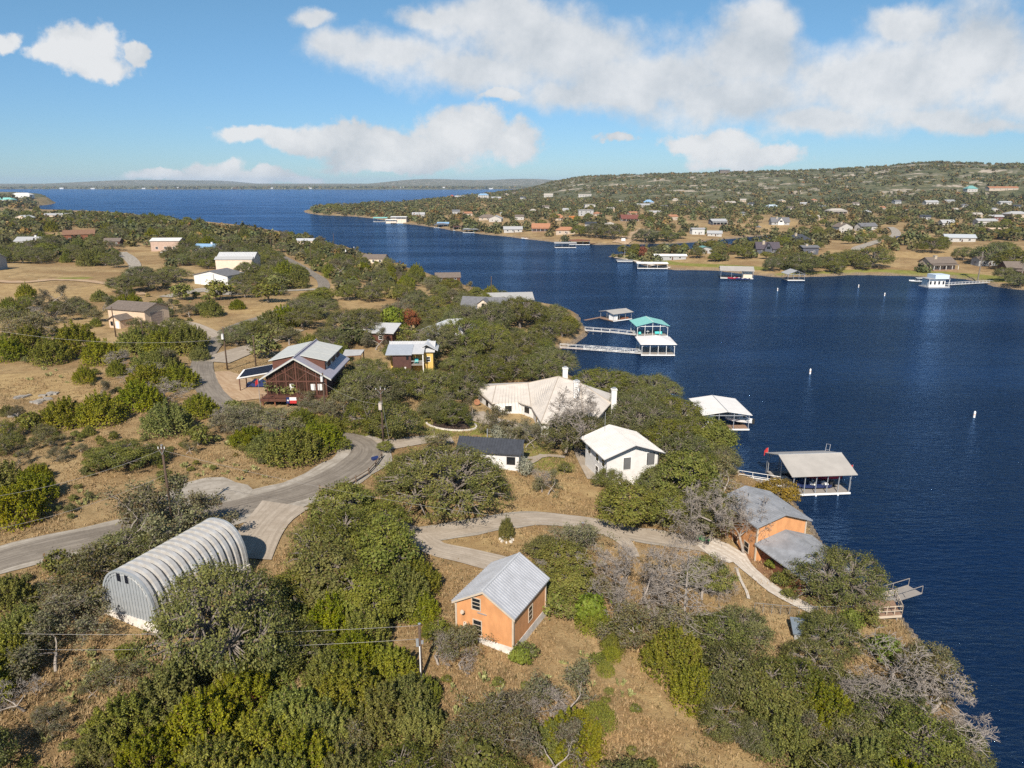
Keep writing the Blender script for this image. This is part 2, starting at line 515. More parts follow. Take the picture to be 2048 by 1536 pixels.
def build_terrain():
    rings = np.concatenate([np.linspace(2, 22, 8), np.geomspace(24, 300, 230), np.geomspace(304, 15000, 330)])
    front_a = np.linspace(-52, 52, 560)
    back_a = np.linspace(52, 308, 72)[1:-1]
    ang = np.radians(np.concatenate([front_a, back_a]))
    A, Rr = np.meshgrid(ang, rings)
    X = np.sin(A) * Rr; Y = np.cos(A) * Rr
    Z = hgt(X, Y)
    nr, na = Z.shape
    verts = np.stack([X, Y, Z], -1).reshape(-1, 3)
    i = np.arange(nr - 1)[:, None] * na; j = np.arange(na)[None, :]; j2 = (j + 1) % na
    faces = np.stack([i + j, i + na + j, i + na + j2, i + j2], -1).reshape(-1, 4)
    zf = Z.reshape(-1)[faces]
    faces = faces[~(zf < -2.2).all(1)]
    used = np.unique(faces)
    remap = np.full(len(verts), -1); remap[used] = np.arange(len(used))
    me = np_mesh('ground', verts[used], remap[faces], [ground_material()], smooth_=True)
    x, y, z = verts[used].T
    hill = sstep((z - 11) / 9) * (y > 700)
    dist = np.hypot(x, y)
    zone = np.zeros((len(used), 4), np.float32)
    zone[:, 0] = np.clip(hill * 0.95 + sstep((dist - 500) / 1500) * 0.45, 0, 1)
    zone[y > 5000, 0] = .9
    zone[:, 1] = sstep((z - 18) / 15) * (y > 700)
    zone[:, 2] = sstep((1.35 - z) / 0.5)
    zone[:, 3] = 1
    ca = me.color_attributes.new('zone', 'FLOAT_COLOR', 'POINT')
    ca.data.foreach_set('color', zone.ravel())
    cover = np.zeros((len(used), 4), np.float32); cover[:, 3] = 1
    for xy, hw, ch in SOFT:
        lo, hi3 = xy.min(0) - 30, xy.max(0) + 30
        idx = np.where((x > lo[0]) & (x < hi3[0]) & (y > lo[1]) & (y < hi3[1]))[0]
        if not len(idx): continue
        d2 = (x[idx, None] - xy[None, :, 0]) ** 2 + (y[idx, None] - xy[None, :, 1]) ** 2
        k = d2.argmin(1)
        d = np.sqrt(d2[np.arange(len(idx)), k]) - hw[k]
        soft = 1.2 + np.hypot(x[idx], y[idx]) * .004
        cover[idx, ch] = np.maximum(cover[idx, ch], np.clip(.5 - d / (2 * soft), 0, 1))
    cc = me.color_attributes.new('cover', 'FLOAT_COLOR', 'POINT')
    cc.data.foreach_set('color', cover.ravel())
    o = link('ground', me)
    tag(o, kind='structure')
    return o

# ------------------------------------------------------------------ lake
def water_material():
    m = bpy.data.materials.new('lake_water')
    m.use_nodes = True
    nt = m.node_tree
    out = nt.nodes['Material Output']
    nt.nodes.remove(nt.nodes['Principled BSDF'])
    body = nt.nodes.new('ShaderNodeBsdfDiffuse'); body.inputs['Color'].default_value = (0.0035, 0.0135, 0.040, 1)
    glo = nt.nodes.new('ShaderNodeBsdfGlossy'); glo.inputs['Roughness'].default_value = 0.08; glo.inputs['Color'].default_value = (0.31, 0.55, 0.95, 1)
    fr = nt.nodes.new('ShaderNodeFresnel'); fr.inputs['IOR'].default_value = 1.33
    mx = nt.nodes.new('ShaderNodeMixShader')
    nt.links.new(math_node(nt, 'MULTIPLY', fr.outputs[0], 0.85), mx.inputs[0])
    nt.links.new(body.outputs[0], mx.inputs[1]); nt.links.new(glo.outputs[0], mx.inputs[2]); nt.links.new(mx.outputs[0], out.inputs['Surface'])
    g = nt.nodes.new('ShaderNodeNewGeometry')
    mp = nt.nodes.new('ShaderNodeMapping')
    mp.inputs['Rotation'].default_value = (0, 0, R(-14))
    mp.inputs['Scale'].default_value = (0.42, 1.25, 1)
    nt.links.new(g.outputs['Position'], mp.inputs['Vector'])
    n1 = noise(nt, mp.outputs[0], 1.15, 4, 0.62, 0.6)
    n2 = noise(nt, mp.outputs[0], 0.16, 3, 0.5)
    mp3 = nt.nodes.new('ShaderNodeMapping'); mp3.inputs['Rotation'].default_value = (0, 0, R(-20)); mp3.inputs['Scale'].default_value = (0.25, 1.0, 1)
    nt.links.new(g.outputs['Position'], mp3.inputs['Vector'])
    n3 = noise(nt, mp3.outputs[0], 0.022, 6, 0.62, 0.4)
    h = math_node(nt, 'ADD', n1.outputs[0], math_node(nt, 'MULTIPLY', n2.outputs[0], 0.8))
    amp = smooth(nt, n3.outputs[0], 0.34, 0.66, 0.45, 1.3)
    h = math_node(nt, 'MULTIPLY', h, amp)
    bp = nt.nodes.new('ShaderNodeBump'); bp.inputs['Strength'].default_value = 0.9; bp.inputs['Distance'].default_value = 0.55
    nt.links.new(h, bp.inputs['Height'])
    nt.links.new(bp.outputs[0], glo.inputs['Normal']); nt.links.new(bp.outputs[0], fr.inputs['Normal'])
    return m
wm = bpy.data.meshes.new('lake_water')
wm.from_pydata([(-14500, -600, 0), (14500, -600, 0), (14500, 14500, 0), (-14500, 14500, 0)], [], [(0, 1, 2, 3)])
wm.materials.append(water_material())
tag(link('lake_water', wm), kind='structure')
# ------------------------------------------------------------------ haze: a closed box of thin air round the whole scene
hz = MB().bx(-15200, 15200, -15200, 15200, -4.0, 138.0)
hm = bpy.data.materials.new('haze_air'); hm.use_nodes = True
hm.node_tree.nodes.clear()
pv = hm.node_tree.nodes.new('ShaderNodeVolumePrincipled')
pv.inputs['Color'].default_value = (0.58, 0.77, 1.0, 1)
pv.inputs['Density'].default_value = 4.6e-5
pv.inputs['Anisotropy'].default_value = 0.0
mo = hm.node_tree.nodes.new('ShaderNodeOutputMaterial')
hm.node_tree.links.new(pv.outputs[0], mo.inputs['Volume'])
tag(hz.build('haze', hm), kind='stuff')
# ------------------------------------------------------------------ roads, drives, paths, lawns: sheets draped over the ground
def catmull(pts, step):
    pts = [np.asarray(p, float) for p in pts]
    P = [2 * pts[0] - pts[1]] + pts + [2 * pts[-1] - pts[-2]]
    out = []
    for i in range(1, len(P) - 2):
        n = max(2, int(np.linalg.norm(P[i + 1][:2] - P[i][:2]) / step))
        for k in range(n):
            t = k / n
            out.append(0.5 * (2 * P[i] + (P[i + 1] - P[i - 1]) * t + (2 * P[i - 1] - 5 * P[i] + 4 * P[i + 1] - P[i + 2]) * t * t
                              + (3 * P[i] - P[i - 1] - 3 * P[i + 1] + P[i + 2]) * t ** 3))
    out.append(P[-2])
    return np.array(out)

CLEAR = []            # (points xy, radius): nothing grows there
SOFT = []             # patches painted into the ground: lawn 0, golden 1, soil 2
def soft(ch, pix, width, clear=False, step=1.2):
    ws = [width] * len(pix) if isinstance(width, (int, float)) else list(width)
    c = catmull([np.array([*hit(*p)[:2], w]) for p, w in zip(pix, ws)], step)
    SOFT.append((c[:, :2], c[:, 2] / 2, ch))
    if clear: NOPLANT.append((c[:, :2], c[:, 2] / 2))
NOPLANT = []
def strip(name, pix, width, material, lift, step=1.2, ragged=0.0, clear=True, kind='structure'):
    """a band along a line of photograph pixels; width a number or one per point"""
    ws = [width] * len(pix) if isinstance(width, (int, float)) else list(width)
    pts = [np.array([*hit(*p)[:2], w]) for p, w in zip(pix, ws)]
    c = catmull(pts, step)
    xy, w = c[:, :2], c[:, 2]
    tan = np.gradient(xy, axis=0)
    tan /= np.linalg.norm(tan, axis=1)[:, None] + 1e-9
    nrm = np.stack([-tan[:, 1], tan[:, 0]], 1)
    m = 9
    ac = np.linspace(-1, 1, m)
    jl = np.interp(np.arange(len(c)), np.arange(0, len(c) + 3, 2), rng.normal(0, ragged, len(np.arange(0, len(c) + 3, 2))))
    jr = np.interp(np.arange(len(c)), np.arange(0, len(c) + 3, 2), rng.normal(0, ragged, len(np.arange(0, len(c) + 3, 2))))
    half = np.where(ac[None, :] < 0, (w / 2 + jl)[:, None], (w / 2 + jr)[:, None])
    X = xy[:, None, :] + nrm[:, None, :] * (ac[None, :] * half)[..., None]
    Z = np.maximum(hgt(X[..., 0], X[..., 1]), 0.1) + lift + np.hypot(X[..., 0], X[..., 1]) * 0.00055
    V = np.concatenate([X, Z[..., None]], -1).reshape(-1, 3)
    i = np.arange(len(c) - 1)[:, None] * m; j = np.arange(m - 1)[None, :]
    F = np.stack([i + j, i + j + 1, i + m + j + 1, i + m + j], -1).reshape(-1, 4)
    F = F[:, ::-1]
    me = np_mesh(name, V, F, [material], smooth_=True)
    ca = me.color_attributes.new('across', 'FLOAT_COLOR', 'POINT')
    along = np.concatenate([[0], np.cumsum(np.linalg.norm(np.diff(xy, axis=0), axis=1))])
    col = np.ones((len(c), m, 4), np.float32)
    col[..., 0] = (ac * 0.5 + 0.5)[None, :]
    col[..., 1] = along[:, None]
    ca.data.foreach_set('color', col.reshape(-1))
    o = link(name, me)
    tag(o, kind=kind)
    if clear:
        CLEAR.append((xy, w / 2))
    return o

def road_mat(name, c1, c2, track, scale=0.5, bump=0.3):
    m = bpy.data.materials.new(name); m.use_nodes = True
    nt = m.node_tree; b = nt.nodes['Principled BSDF']
    b.inputs['Roughness'].default_value = 0.9
    b.inputs['Specular IOR Level'].default_value = 0.2
    a = nt.nodes.new('ShaderNodeAttribute'); a.attribute_name = 'across'
    s = nt.nodes.new('ShaderNodeSeparateColor'); nt.links.new(a.outputs['Color'], s.inputs[0])
    g = nt.nodes.new('ShaderNodeNewGeometry')
    n1 = noise(nt, g.outputs['Position'], scale, 7, 0.68)
    n2 = noise(nt, g.outputs['Position'], scale * 9, 5, 0.7)
    cb = nt.nodes.new('ShaderNodeCombineXYZ')
    nt.links.new(math_node(nt, 'MULTIPLY', s.outputs[0], 14), cb.inputs[0])
    nt.links.new(math_node(nt, 'MULTIPLY', s.outputs[1], 0.10), cb.inputs[1])
    n3 = noise(nt, cb.outputs[0], 1.0, 4, 0.6)
    c = mixrgb(nt, smooth(nt, n1.outputs[0], 0.36, 0.64), (*c1, 1), (*c2, 1))
    c = mixrgb(nt, smooth(nt, n3.outputs[0], 0.42, 0.62, 0, 0.75), c, (*track, 1))
    c = mixrgb(nt, smooth(nt, n2.outputs[0], 0.35, 0.75, 0, 0.35), c, (c2[0] * 1.25, c2[1] * 1.25, c2[2] * 1.25, 1))
    nt.links.new(c, b.inputs['Base Color'])
    bp = nt.nodes.new('ShaderNodeBump'); bp.inputs['Strength'].default_value = bump; bp.inputs['Distance'].default_value = 0.04
    nt.links.new(n2.outputs[0], bp.inputs['Height']); nt.links.new(bp.outputs[0], b.inputs['Normal'])
    return m
M_ASPH = road_mat('worn_asphalt', (0.185, 0.158, 0.127), (0.250, 0.217, 0.177), (0.130, 0.110, 0.089))
M_CALI = road_mat('caliche', (0.27, 0.235, 0.19), (0.39, 0.35, 0.295), (0.22, 0.19, 0.15), 0.8)
M_CONC = road_mat('drive_concrete', (0.315, 0.26, 0.20), (0.41, 0.35, 0.28), (0.26, 0.215, 0.165), 0.6)
M_FLAG = road_mat('pale_flagstone', (0.46, 0.40, 0.33), (0.62, 0.57, 0.50), (0.36, 0.29, 0.22), 2.2)
M_DIRT = road_mat('sandy_dirt', (0.36, 0.24, 0.14), (0.46, 0.34, 0.22), (0.30, 0.19, 0.11), 0.5)
def lawn_mat(name, c1, c2):
    m = road_mat(name, c1, c2, (c1[0] * 1.3, c1[1] * 0.95, c1[2]), 0.35)
    return m
M_LAWN = lawn_mat('mown_lawn', (0.120, 0.135, 0.030), (0.175, 0.185, 0.045))
M_DRYL = lawn_mat('dry_lawn', (0.235, 0.150, 0.062), (0.300, 0.205, 0.080))
M_MULCH = road_mat('dark_mulch', (0.040, 0.026, 0.022), (0.075, 0.050, 0.040), (0.03, 0.02, 0.018), 1.2)
M_SOIL = road_mat('red_soil', (0.165, 0.085, 0.048), (0.235, 0.130, 0.075), (0.12, 0.06, 0.036), 0.9)

# county road, shoulders first
ROAD = [(-160, 1180), (0, 1122), (100, 1096), (220, 1070), (330, 1047), (430, 1027), (520, 1006), (600, 984), (665, 957), (712, 928), (732, 905),
        (728, 890), (708, 880), (680, 875), (640, 868), (575, 852), (510, 836), (460, 818), (430, 795), (411, 765), (404, 735), (412, 708),
        (428, 686), (445, 668), (490, 648), (545, 630), (600, 607), (638, 585), (648, 572), (638, 556), (612, 540), (590, 527), (560, 512), (520, 500)]
strip('road_shoulder', ROAD[:13], [7.6, 7.2, 6.6, 6.6, 8, 8.6, 8.6, 8.2, 8.4, 8.6, 8.6, 7.5, 6.5], M_CALI, 0.05, ragged=0.25)
strip('road', ROAD, 4.7, M_ASPH, 0.075, ragged=0.07)
strip('gravel_pad', [(322, 1012), (370, 995), (420, 985), (465, 982), (500, 975)], [2, 7, 10, 8, 2], M_CALI, 0.062, ragged=0.3)
strip('quonset_drive', [(572, 1010), (545, 1035), (525, 1060), (505, 1090), (487, 1118)], [6.5, 5.4, 5.2, 5.6, 6.2], M_CONC, 0.11)
strip('shaded_side_road', [(640, 868), (690, 884), (735, 893), (790, 888), (850, 880), (905, 880)], [3.5, 4, 5, 4.2, 3.6, 3.4], M_CONC, 0.065)
LOOP = [(648, 985), (720, 1020), (790, 1055), (850, 1070), (920, 1058), (1000, 1045), (1075, 1038), (1150, 1045), (1220, 1058), (1290, 1072), (1350, 1080), (1400, 1088), (1440, 1098)]
strip('loop_drive_edge', LOOP[3:12], [4.6, 4.6, 4.4, 4.3, 4.3, 4.4, 4.6, 4.4, 4.2], M_CALI, 0.045, ragged=0.2)
strip('loop_drive', LOOP, [3.4] * 11 + [4.5, 6], M_CONC, 0.075)
strip('shed_drive', [(838, 1075), (870, 1098), (930, 1112), (1000, 1130), (1030, 1140)], [3.2, 3.4, 3.6, 4.0, 4.2], M_CONC, 0.095)
strip('spur_drive', [(1180, 1052), (1222, 1068), (1252, 1088), (1270, 1115)], [2.0, 2.4, 2.0, 1.2], M_CONC, 0.09)
strip('patio_apron', [(1400, 1085), (1440, 1100), (1478, 1122)], [3.5, 5.5, 4.0], M_FLAG, 0.11, ragged=0.2)
strip('flagstone_path', [(1468, 1105), (1487, 1130), (1515, 1155), (1550, 1182), (1590, 1204), (1628, 1224)], [3.4, 2.4, 1.9, 1.9, 1.9, 1.8], M_FLAG, 0.10, ragged=0.12)
soft(2, [(1500, 1110), (1530, 1150), (1570, 1180), (1610, 1205)], [3.5, 4.2, 4, 3], False, 1.2)
strip('garden_edging', [(1473, 1138), (1480, 1160), (1493, 1185), (1497, 1200)], 0.35, M_FLAG, 0.14)
strip('garage_drive', [(330, 595), (375, 586), (420, 580), (455, 588), (500, 587), (560, 583), (615, 580), (645, 579)], [5, 6, 10, 8, 4, 3.6, 3.6, 4], M_CALI, 0.07, ragged=0.15)
strip('garage_apron', [(428, 676), (400, 664), (365, 652), (330, 645)], [7, 8, 9, 8], M_CONC, 0.085)
strip('sandy_yard', [(425, 745), (450, 765), (475, 775), (505, 800)], [7, 11, 10, 5], M_DIRT, 0.055, ragged=0.4)
strip('house_drive', [(428, 725), (470, 708), (520, 690), (565, 672), (600, 660)], [7, 7, 5, 3.5, 3], M_CONC, 0.08)
soft(0, [(800, 832), (850, 848), (930, 850), (985, 856), (1020, 878), (1060, 905), (1100, 930)], [9, 12, 12, 10, 9, 8, 8], False, 1.2)
soft(0, [(690, 852), (720, 866), (755, 872)], [5, 7, 4], False, 1.2)
soft(1, [(760, 1000), (900, 990), (1010, 985), (1110, 975), (1190, 990), (1280, 1030)], [8, 11, 14, 14, 11, 7], True, 1.2)
strip('tan_house_terrace', [(945, 826), (970, 840), (1010, 848), (1060, 862), (1100, 880)], [5, 5, 4, 4, 4], M_CONC, 0.075)
strip('garden_path', [(1030, 915), (1065, 917), (1095, 912), (1130, 915)], 1.2, M_CONC, 0.085)
strip('stepping_path', [(1085, 910), (1070, 922), (1052, 930)], 1.0, M_CONC, 0.085)
strip('mulch_bed', [(868, 846), (900, 850), (935, 850)], [4, 6, 4], M_MULCH, 0.09, ragged=0.3, clear=False)
strip('house_terrace', [(1160, 900), (1172, 925), (1190, 960)], [2.5, 2.6, 2.4], M_CONC, 0.085)
strip('left_lane', [(-60, 560), (40, 565), (120, 560), (200, 566), (290, 590)], [4, 4.5, 4, 4, 3.6], M_DIRT, 0.05, ragged=0.3)
strip('far_lane', [(240, 505), (262, 520), (270, 535), (255, 552)], [7, 6, 5, 4], M_CALI, 0.06)
soft(1, [(1290, 1320), (1330, 1390), (1390, 1460), (1450, 1540), (1500, 1620)], [3, 5, 6, 7, 7], True, 1.2)
# opposite bank
strip('far_bank_road', [(1712, 502), (1722, 494), (1760, 482), (1790, 472), (1790, 462), (1780, 455)], [7, 8, 8, 8, 7, 6], M_CALI, 0.1, step=4)
strip('boat_ramp', [(1240, 487), (1255, 478), (1280, 466), (1290, 458)], [14, 16, 16, 12], M_DIRT, 0.1, step=4)
soft(1, [(1500, 447), (1530, 452), (1570, 450), (1590, 444)], [16, 22, 22, 12], True, 5)
soft(0, [(1560, 548), (1640, 545), (1740, 541), (1830, 545), (1900, 549), (1970, 556), (2060, 562)], [6, 7, 9, 12, 16, 20, 22], False, 4)
soft(0, [(1245, 513), (1300, 520), (1360, 528), (1440, 532), (1520, 537)], [8, 12, 10, 12, 12], False, 4)
strip('spit_wall', [(1230, 516.5), (1260, 521.5), (1300, 530.5), (1340, 537)], 1.6, M_FLAG, 0.25, step=4, clear=False)
soft(1, [(1770, 505), (1830, 510), (1890, 507), (1960, 500)], [20, 30, 30, 18], True, 5)
soft(1, [(800, 413), (880, 411), (960, 410), (990, 412)], [60, 90, 90, 40], True, 12)

soft(1, [(700, 985), (760, 1010), (860, 1020), (960, 1010)], [6, 8, 8, 6])
soft(1, [(0, 760), (100, 770), (170, 800)], [10, 16, 8], False)
soft(1, [(430, 615), (520, 620), (600, 605)], [8, 14, 10], False)
soft(1, [(0, 575), (120, 590), (230, 570)], [16, 20, 12], False, 3)
soft(0, [(130, 557), (165, 556)], [7, 7], False, 3)
soft(1, [(930, 1090), (1040, 1080), (1130, 1090)], [4, 6, 5], True)
build_terrain()
# ------------------------------------------------------------------ buildings
M_GLASS = mat('window_glass', (0.015, 0.018, 0.022), 0.08, var=0.05, spec=0.6)
M_WHITE = mat('white_paint', (0.78, 0.77, 0.74), 0.6, var=0.03)
M_STUCCO = mat('white_stucco', (0.66, 0.645, 0.62), 0.85, var=0.05, bump=0.15)
M_TRIMT = mat('tan_trim', (0.52, 0.43, 0.33), 0.7, var=0.05)
M_ORANGE = mat('orange_siding', (0.60, 0.285, 0.120), 0.8, var=0.09, scale=1.3, streak=(1, 1, .45), bump=0.12)
M_GALVD = mat('weathered_galvanized_roof', (0.30, 0.31, 0.33), 0.5, 0.2, var=0.12, scale=0.8)
M_GALV = mat('galvanized_roof', (0.44, 0.45, 0.475), 0.45, 0.2, var=0.06, scale=0.8)
M_GALVW = mat('pale_metal_roof', (0.56, 0.56, 0.56), 0.45, 0.15, var=0.05)
M_TANR = mat('tan_metal_roof', (0.62, 0.56, 0.49), 0.55, 0.05, var=0.06, scale=0.5)
M_CREAM = mat('cream_roof', (0.62, 0.595, 0.56), 0.6, var=0.05, scale=0.4)
M_CREAMW = mat('cream_wall', (0.66, 0.55, 0.44), 0.8, var=0.05)
M_TANW = mat('tan_wall', (0.60, 0.45, 0.32), 0.8, var=0.05)
M_SHING = mat('brown_shingles', (0.17, 0.135, 0.11), 0.9, var=0.14, scale=2.0, bump=0.3)
M_DARKR = mat('charcoal_roof', (0.045, 0.050, 0.062), 0.75, var=0.12, bump=0.2)
M_GREYR = mat('grey_shingles', (0.15, 0.15, 0.16), 0.9, var=0.12, bump=0.2)
M_BROWN = mat('brown_timber', (0.115, 0.045, 0.028), 0.75, var=0.15, streak=(1, 1, 6))
M_BROWND = mat('dark_brown_siding', (0.085, 0.038, 0.030), 0.8, var=0.12)
M_LAV = mat('silver_lavender_roof', (0.40, 0.375, 0.42), 0.5, 0.2, var=0.05)
M_PANEL = mat('skylight_panel', (0.50, 0.50, 0.46), 0.5, var=0.05)
M_BLACK = mat('black_panel', (0.018, 0.022, 0.035), 0.22, var=0.1)
M_YEL = mat('yellow_stucco', (0.62, 0.42, 0.12), 0.85, var=0.05)
M_STONEW = mat('limestone_wall', (0.47, 0.39, 0.29), 0.9, var=0.16, scale=3, bump=0.4)
M_TEAL = mat('teal_metal_roof', (0.24, 0.56, 0.50), 0.5, 0.1, var=0.05)
M_DECK = mat('grey_decking', (0.30, 0.27, 0.24), 0.85, var=0.1, streak=(1, 8, 1))
M_DECKB = mat('brown_decking', (0.27, 0.17, 0.115), 0.85, var=0.1, streak=(1, 8, 1))
M_STEEL = mat('galvanized_steel', (0.45, 0.46, 0.47), 0.45, 0.5, var=0.06)
M_POLE = mat('creosote_wood', (0.105, 0.068, 0.046), 0.9, var=0.2, streak=(6, 6, 0.6), bump=0.2)
M_REDR = mat('red_brown_roof', (0.16, 0.055, 0.04), 0.8, var=0.1)
M_TERRA = mat('terracotta_roof', (0.36, 0.17, 0.09), 0.85, var=0.1)
M_BLUE = mat('blue_metal', (0.22, 0.36, 0.52), 0.5, var=0.06)
M_GREYW = mat('grey_siding', (0.36, 0.36, 0.36), 0.8, var=0.06)
M_DGREY = mat('slate_blue_siding', (0.085, 0.090, 0.115), 0.8, var=0.08)
M_CONCW = mat('foundation_concrete', (0.68, 0.63, 0.57), 0.9, var=0.12, bump=0.2)
M_RUST = mat('rusty_timber', (0.22, 0.085, 0.045), 0.85, var=0.15)
M_RED = mat('red_paint', (0.45, 0.03, 0.03), 0.6, var=0.05)
M_NAVY = mat('navy_paint', (0.02, 0.035, 0.12), 0.4, var=0.05)
M_RUBBER = mat('black_rubber', (0.02, 0.02, 0.02), 0.8, var=0.1)

LMARK = []           # landmarks for wording: (phrase, px, py)
FOOT = []            # footprints kept free of plants: (x, y, radius)
def lm(phrase, x, y, z, only_near=False):
    px, py, dep = scr(x, y, z)
    LMARK.append((phrase, px, py, dep))

def window(parent, W_, D_, face, u, z0, w, h, frame_mat, glass=M_GLASS, mull=(1, 1), name='window'):
    """a framed opening set 3 cm proud of a wall; faces f(-v) b(+v) r(+u) l(-u); the pane is its sub-part"""
    def P(a, b, c):                                   # a along wall, b outwards, c up
        if face == 'f': return (a, -D_ / 2 - b, c)
        if face == 'b': return (-a, D_ / 2 + b, c)
        if face == 'r': return (W_ / 2 + b, a, c)
        return (-W_ / 2 - b, -a, c)
    def bx(m, a0, a1, b0, b1, c0, c1):
        p, q = P(a0, b0, c0), P(a1, b1, c1)
        m.bx(*[f(i) for i in range(3) for f in (lambda i: min(p[i], q[i]), lambda i: max(p[i], q[i]))])
    t = 0.09 if w > 0.5 else 0.05
    m = MB()
    bx(m, u - w / 2 - t, u + w / 2 + t, -0.05, 0.06, z0 - t, z0)
    bx(m, u - w / 2 - t, u + w / 2 + t, -0.05, 0.06, z0 + h, z0 + h + t)
    bx(m, u - w / 2 - t, u - w / 2, -0.05, 0.058, z0, z0 + h)
    bx(m, u + w / 2, u + w / 2 + t, -0.05, 0.058, z0, z0 + h)
    for k in range(1, mull[0]):
        a = u - w / 2 + w * k / mull[0]; bx(m, a - 0.03, a + 0.03, -0.05, 0.05, z0, z0 + h)
    for k in range(1, mull[1]):
        c = z0 + h * k / mull[1]; bx(m, u - w / 2, u + w / 2, -0.05, 0.046, c - 0.03, c + 0.03)
    f = m.build(name, frame_mat, parent)
    g = MB(); bx(g, u - w / 2, u + w / 2, -0.05, 0.022, z0, z0 + h)
    g.build('pane' if glass is M_GLASS else 'panel', glass, f)
    return f

def gable_walls(w, d, h, rise, axis, zb=-1.6):
    """closed body of a house with its gable ends; ridge along axis 'x' or 'y'"""
    a, b = w / 2, d / 2
    m = MB()
    if axis == 'y':
        prof = [(-a, zb), (a, zb), (a, h), (0, h + rise), (-a, h)]
        vs = [(x, -b, z) for x, z in prof] + [(x, b, z) for x, z in prof]
    elif axis == 'x':
        prof = [(-b, zb), (b, zb), (b, h), (0, h + rise), (-b, h)]
        vs = [(a, y, z) for y, z in prof] + [(-a, y, z) for y, z in prof]
    elif axis == 'shed':       # high at the back
        prof = [(-b, zb), (b, zb), (b, h + rise), (-b, h)]
        vs = [(a, y, z) for y, z in prof] + [(-a, y, z) for y, z in prof]
    else:
        return m.bx(-a, a, -b, b, zb, h)
    n = len(prof)
    return m.add(vs, [tuple(range(n - 1, -1, -1))[::-1], tuple(range(2 * n - 1, n - 1, -1))] + [(i, i + n, (i + 1) % n + n, (i + 1) % n) for i in range(n)])

def roof_mesh(w, d, h, rise, axis, ov, t=0.14):
    """roof slabs with overhang, resting on the walls"""
    a, b = w / 2 + ov, d / 2 + ov
    m = MB()
    if axis in 'xy':
        half, run = (w / 2, b) if axis == 'y' else (d / 2, a)
        k = rise / half
        e = half + ov
        z0, z1 = h - k * ov + 0.02, h + rise + 0.02
        for s in (-1, 1):
            if axis == 'y':
                q = [(0, -run, z1), (s * e, -run, z0), (s * e, run, z0), (0, run, z1)]
            else:
                q = [(-run, 0, z1), (-run, s * e, z0), (run, s * e, z0), (run, 0, z1)]
            m.slab([(x, y, z + t) for x, y, z in q], t)
    elif axis == 'shed':
        k = rise / d
        z0, z1 = h - k * ov + 0.02, h + rise + k * ov + 0.02
        m.slab([(-a, -b, z0 + t), (a, -b, z0 + t), (a, b, z1 + t), (-a, b, z1 + t)], t)
    else:
        k = rise / min(w / 2, d / 2)
        z0, z1 = h - k * ov + 0.02, h + rise
        if w >= d:
            r = w / 2 - d / 2
            R1, R2 = (-r, 0, z1), (r, 0, z1)
        else:
            r = d / 2 - w / 2
            R1, R2 = (0, -r, z1), (0, r, z1)
        c = [(-a, -b, z0), (a, -b, z0), (a, b, z0), (-a, b, z0)]
        vs = c + [(x, y, z + t) for x, y, z in c] + [(R1[0], R1[1], R1[2] + t), (R2[0], R2[1], R2[2] + t)]
        fs = [(3, 2, 1, 0), (0, 1, 5, 4), (1, 2, 6, 5), (2, 3, 7, 6), (3, 0, 4, 7)]
        if w >= d: fs += [(4, 5, 9, 8), (5, 6, 9), (6, 7, 8, 9), (7, 4, 8)]
        else: fs += [(4, 5, 8), (5, 6, 9, 8), (6, 7, 9), (7, 4, 8, 9)]
        m.add(vs, fs)
    return m

def roof_ribs(w, d, h, rise, axis, ov, gap, t=0.14, wid=0.12, hi=0.06):
    """standing seams running down both slopes"""
    m = MB()
    half, run = (w / 2, d / 2 + ov) if axis == 'y' else (d / 2, w / 2 + ov)
    if axis == 'shed': half = d
    k = rise / half
    n = int(2 * run / gap)
    for s in ((-1, 1) if axis != 'shed' else (0,)):
        for i in range(n + 1):
            c = -run + 0.05 + (2 * run - 0.1) * i / n
            if s:
                e = half + ov
                z0, z1 = h - k * ov + 0.02 + t, h + rise + 0.02 + t
                p, q = ((0.02 * s, c, z1), (s * e, c, z0)) if axis == 'y' else ((c, 0.02 * s, z1), (c, s * e, z0))
            else:
                p, q = (c, -d / 2 - ov, h - k * ov + 0.02 + t), (c, d / 2 + ov, h + rise + k * ov + 0.02 + t)
            m.bar(p, q, wid * 0.72, 4)
    return m

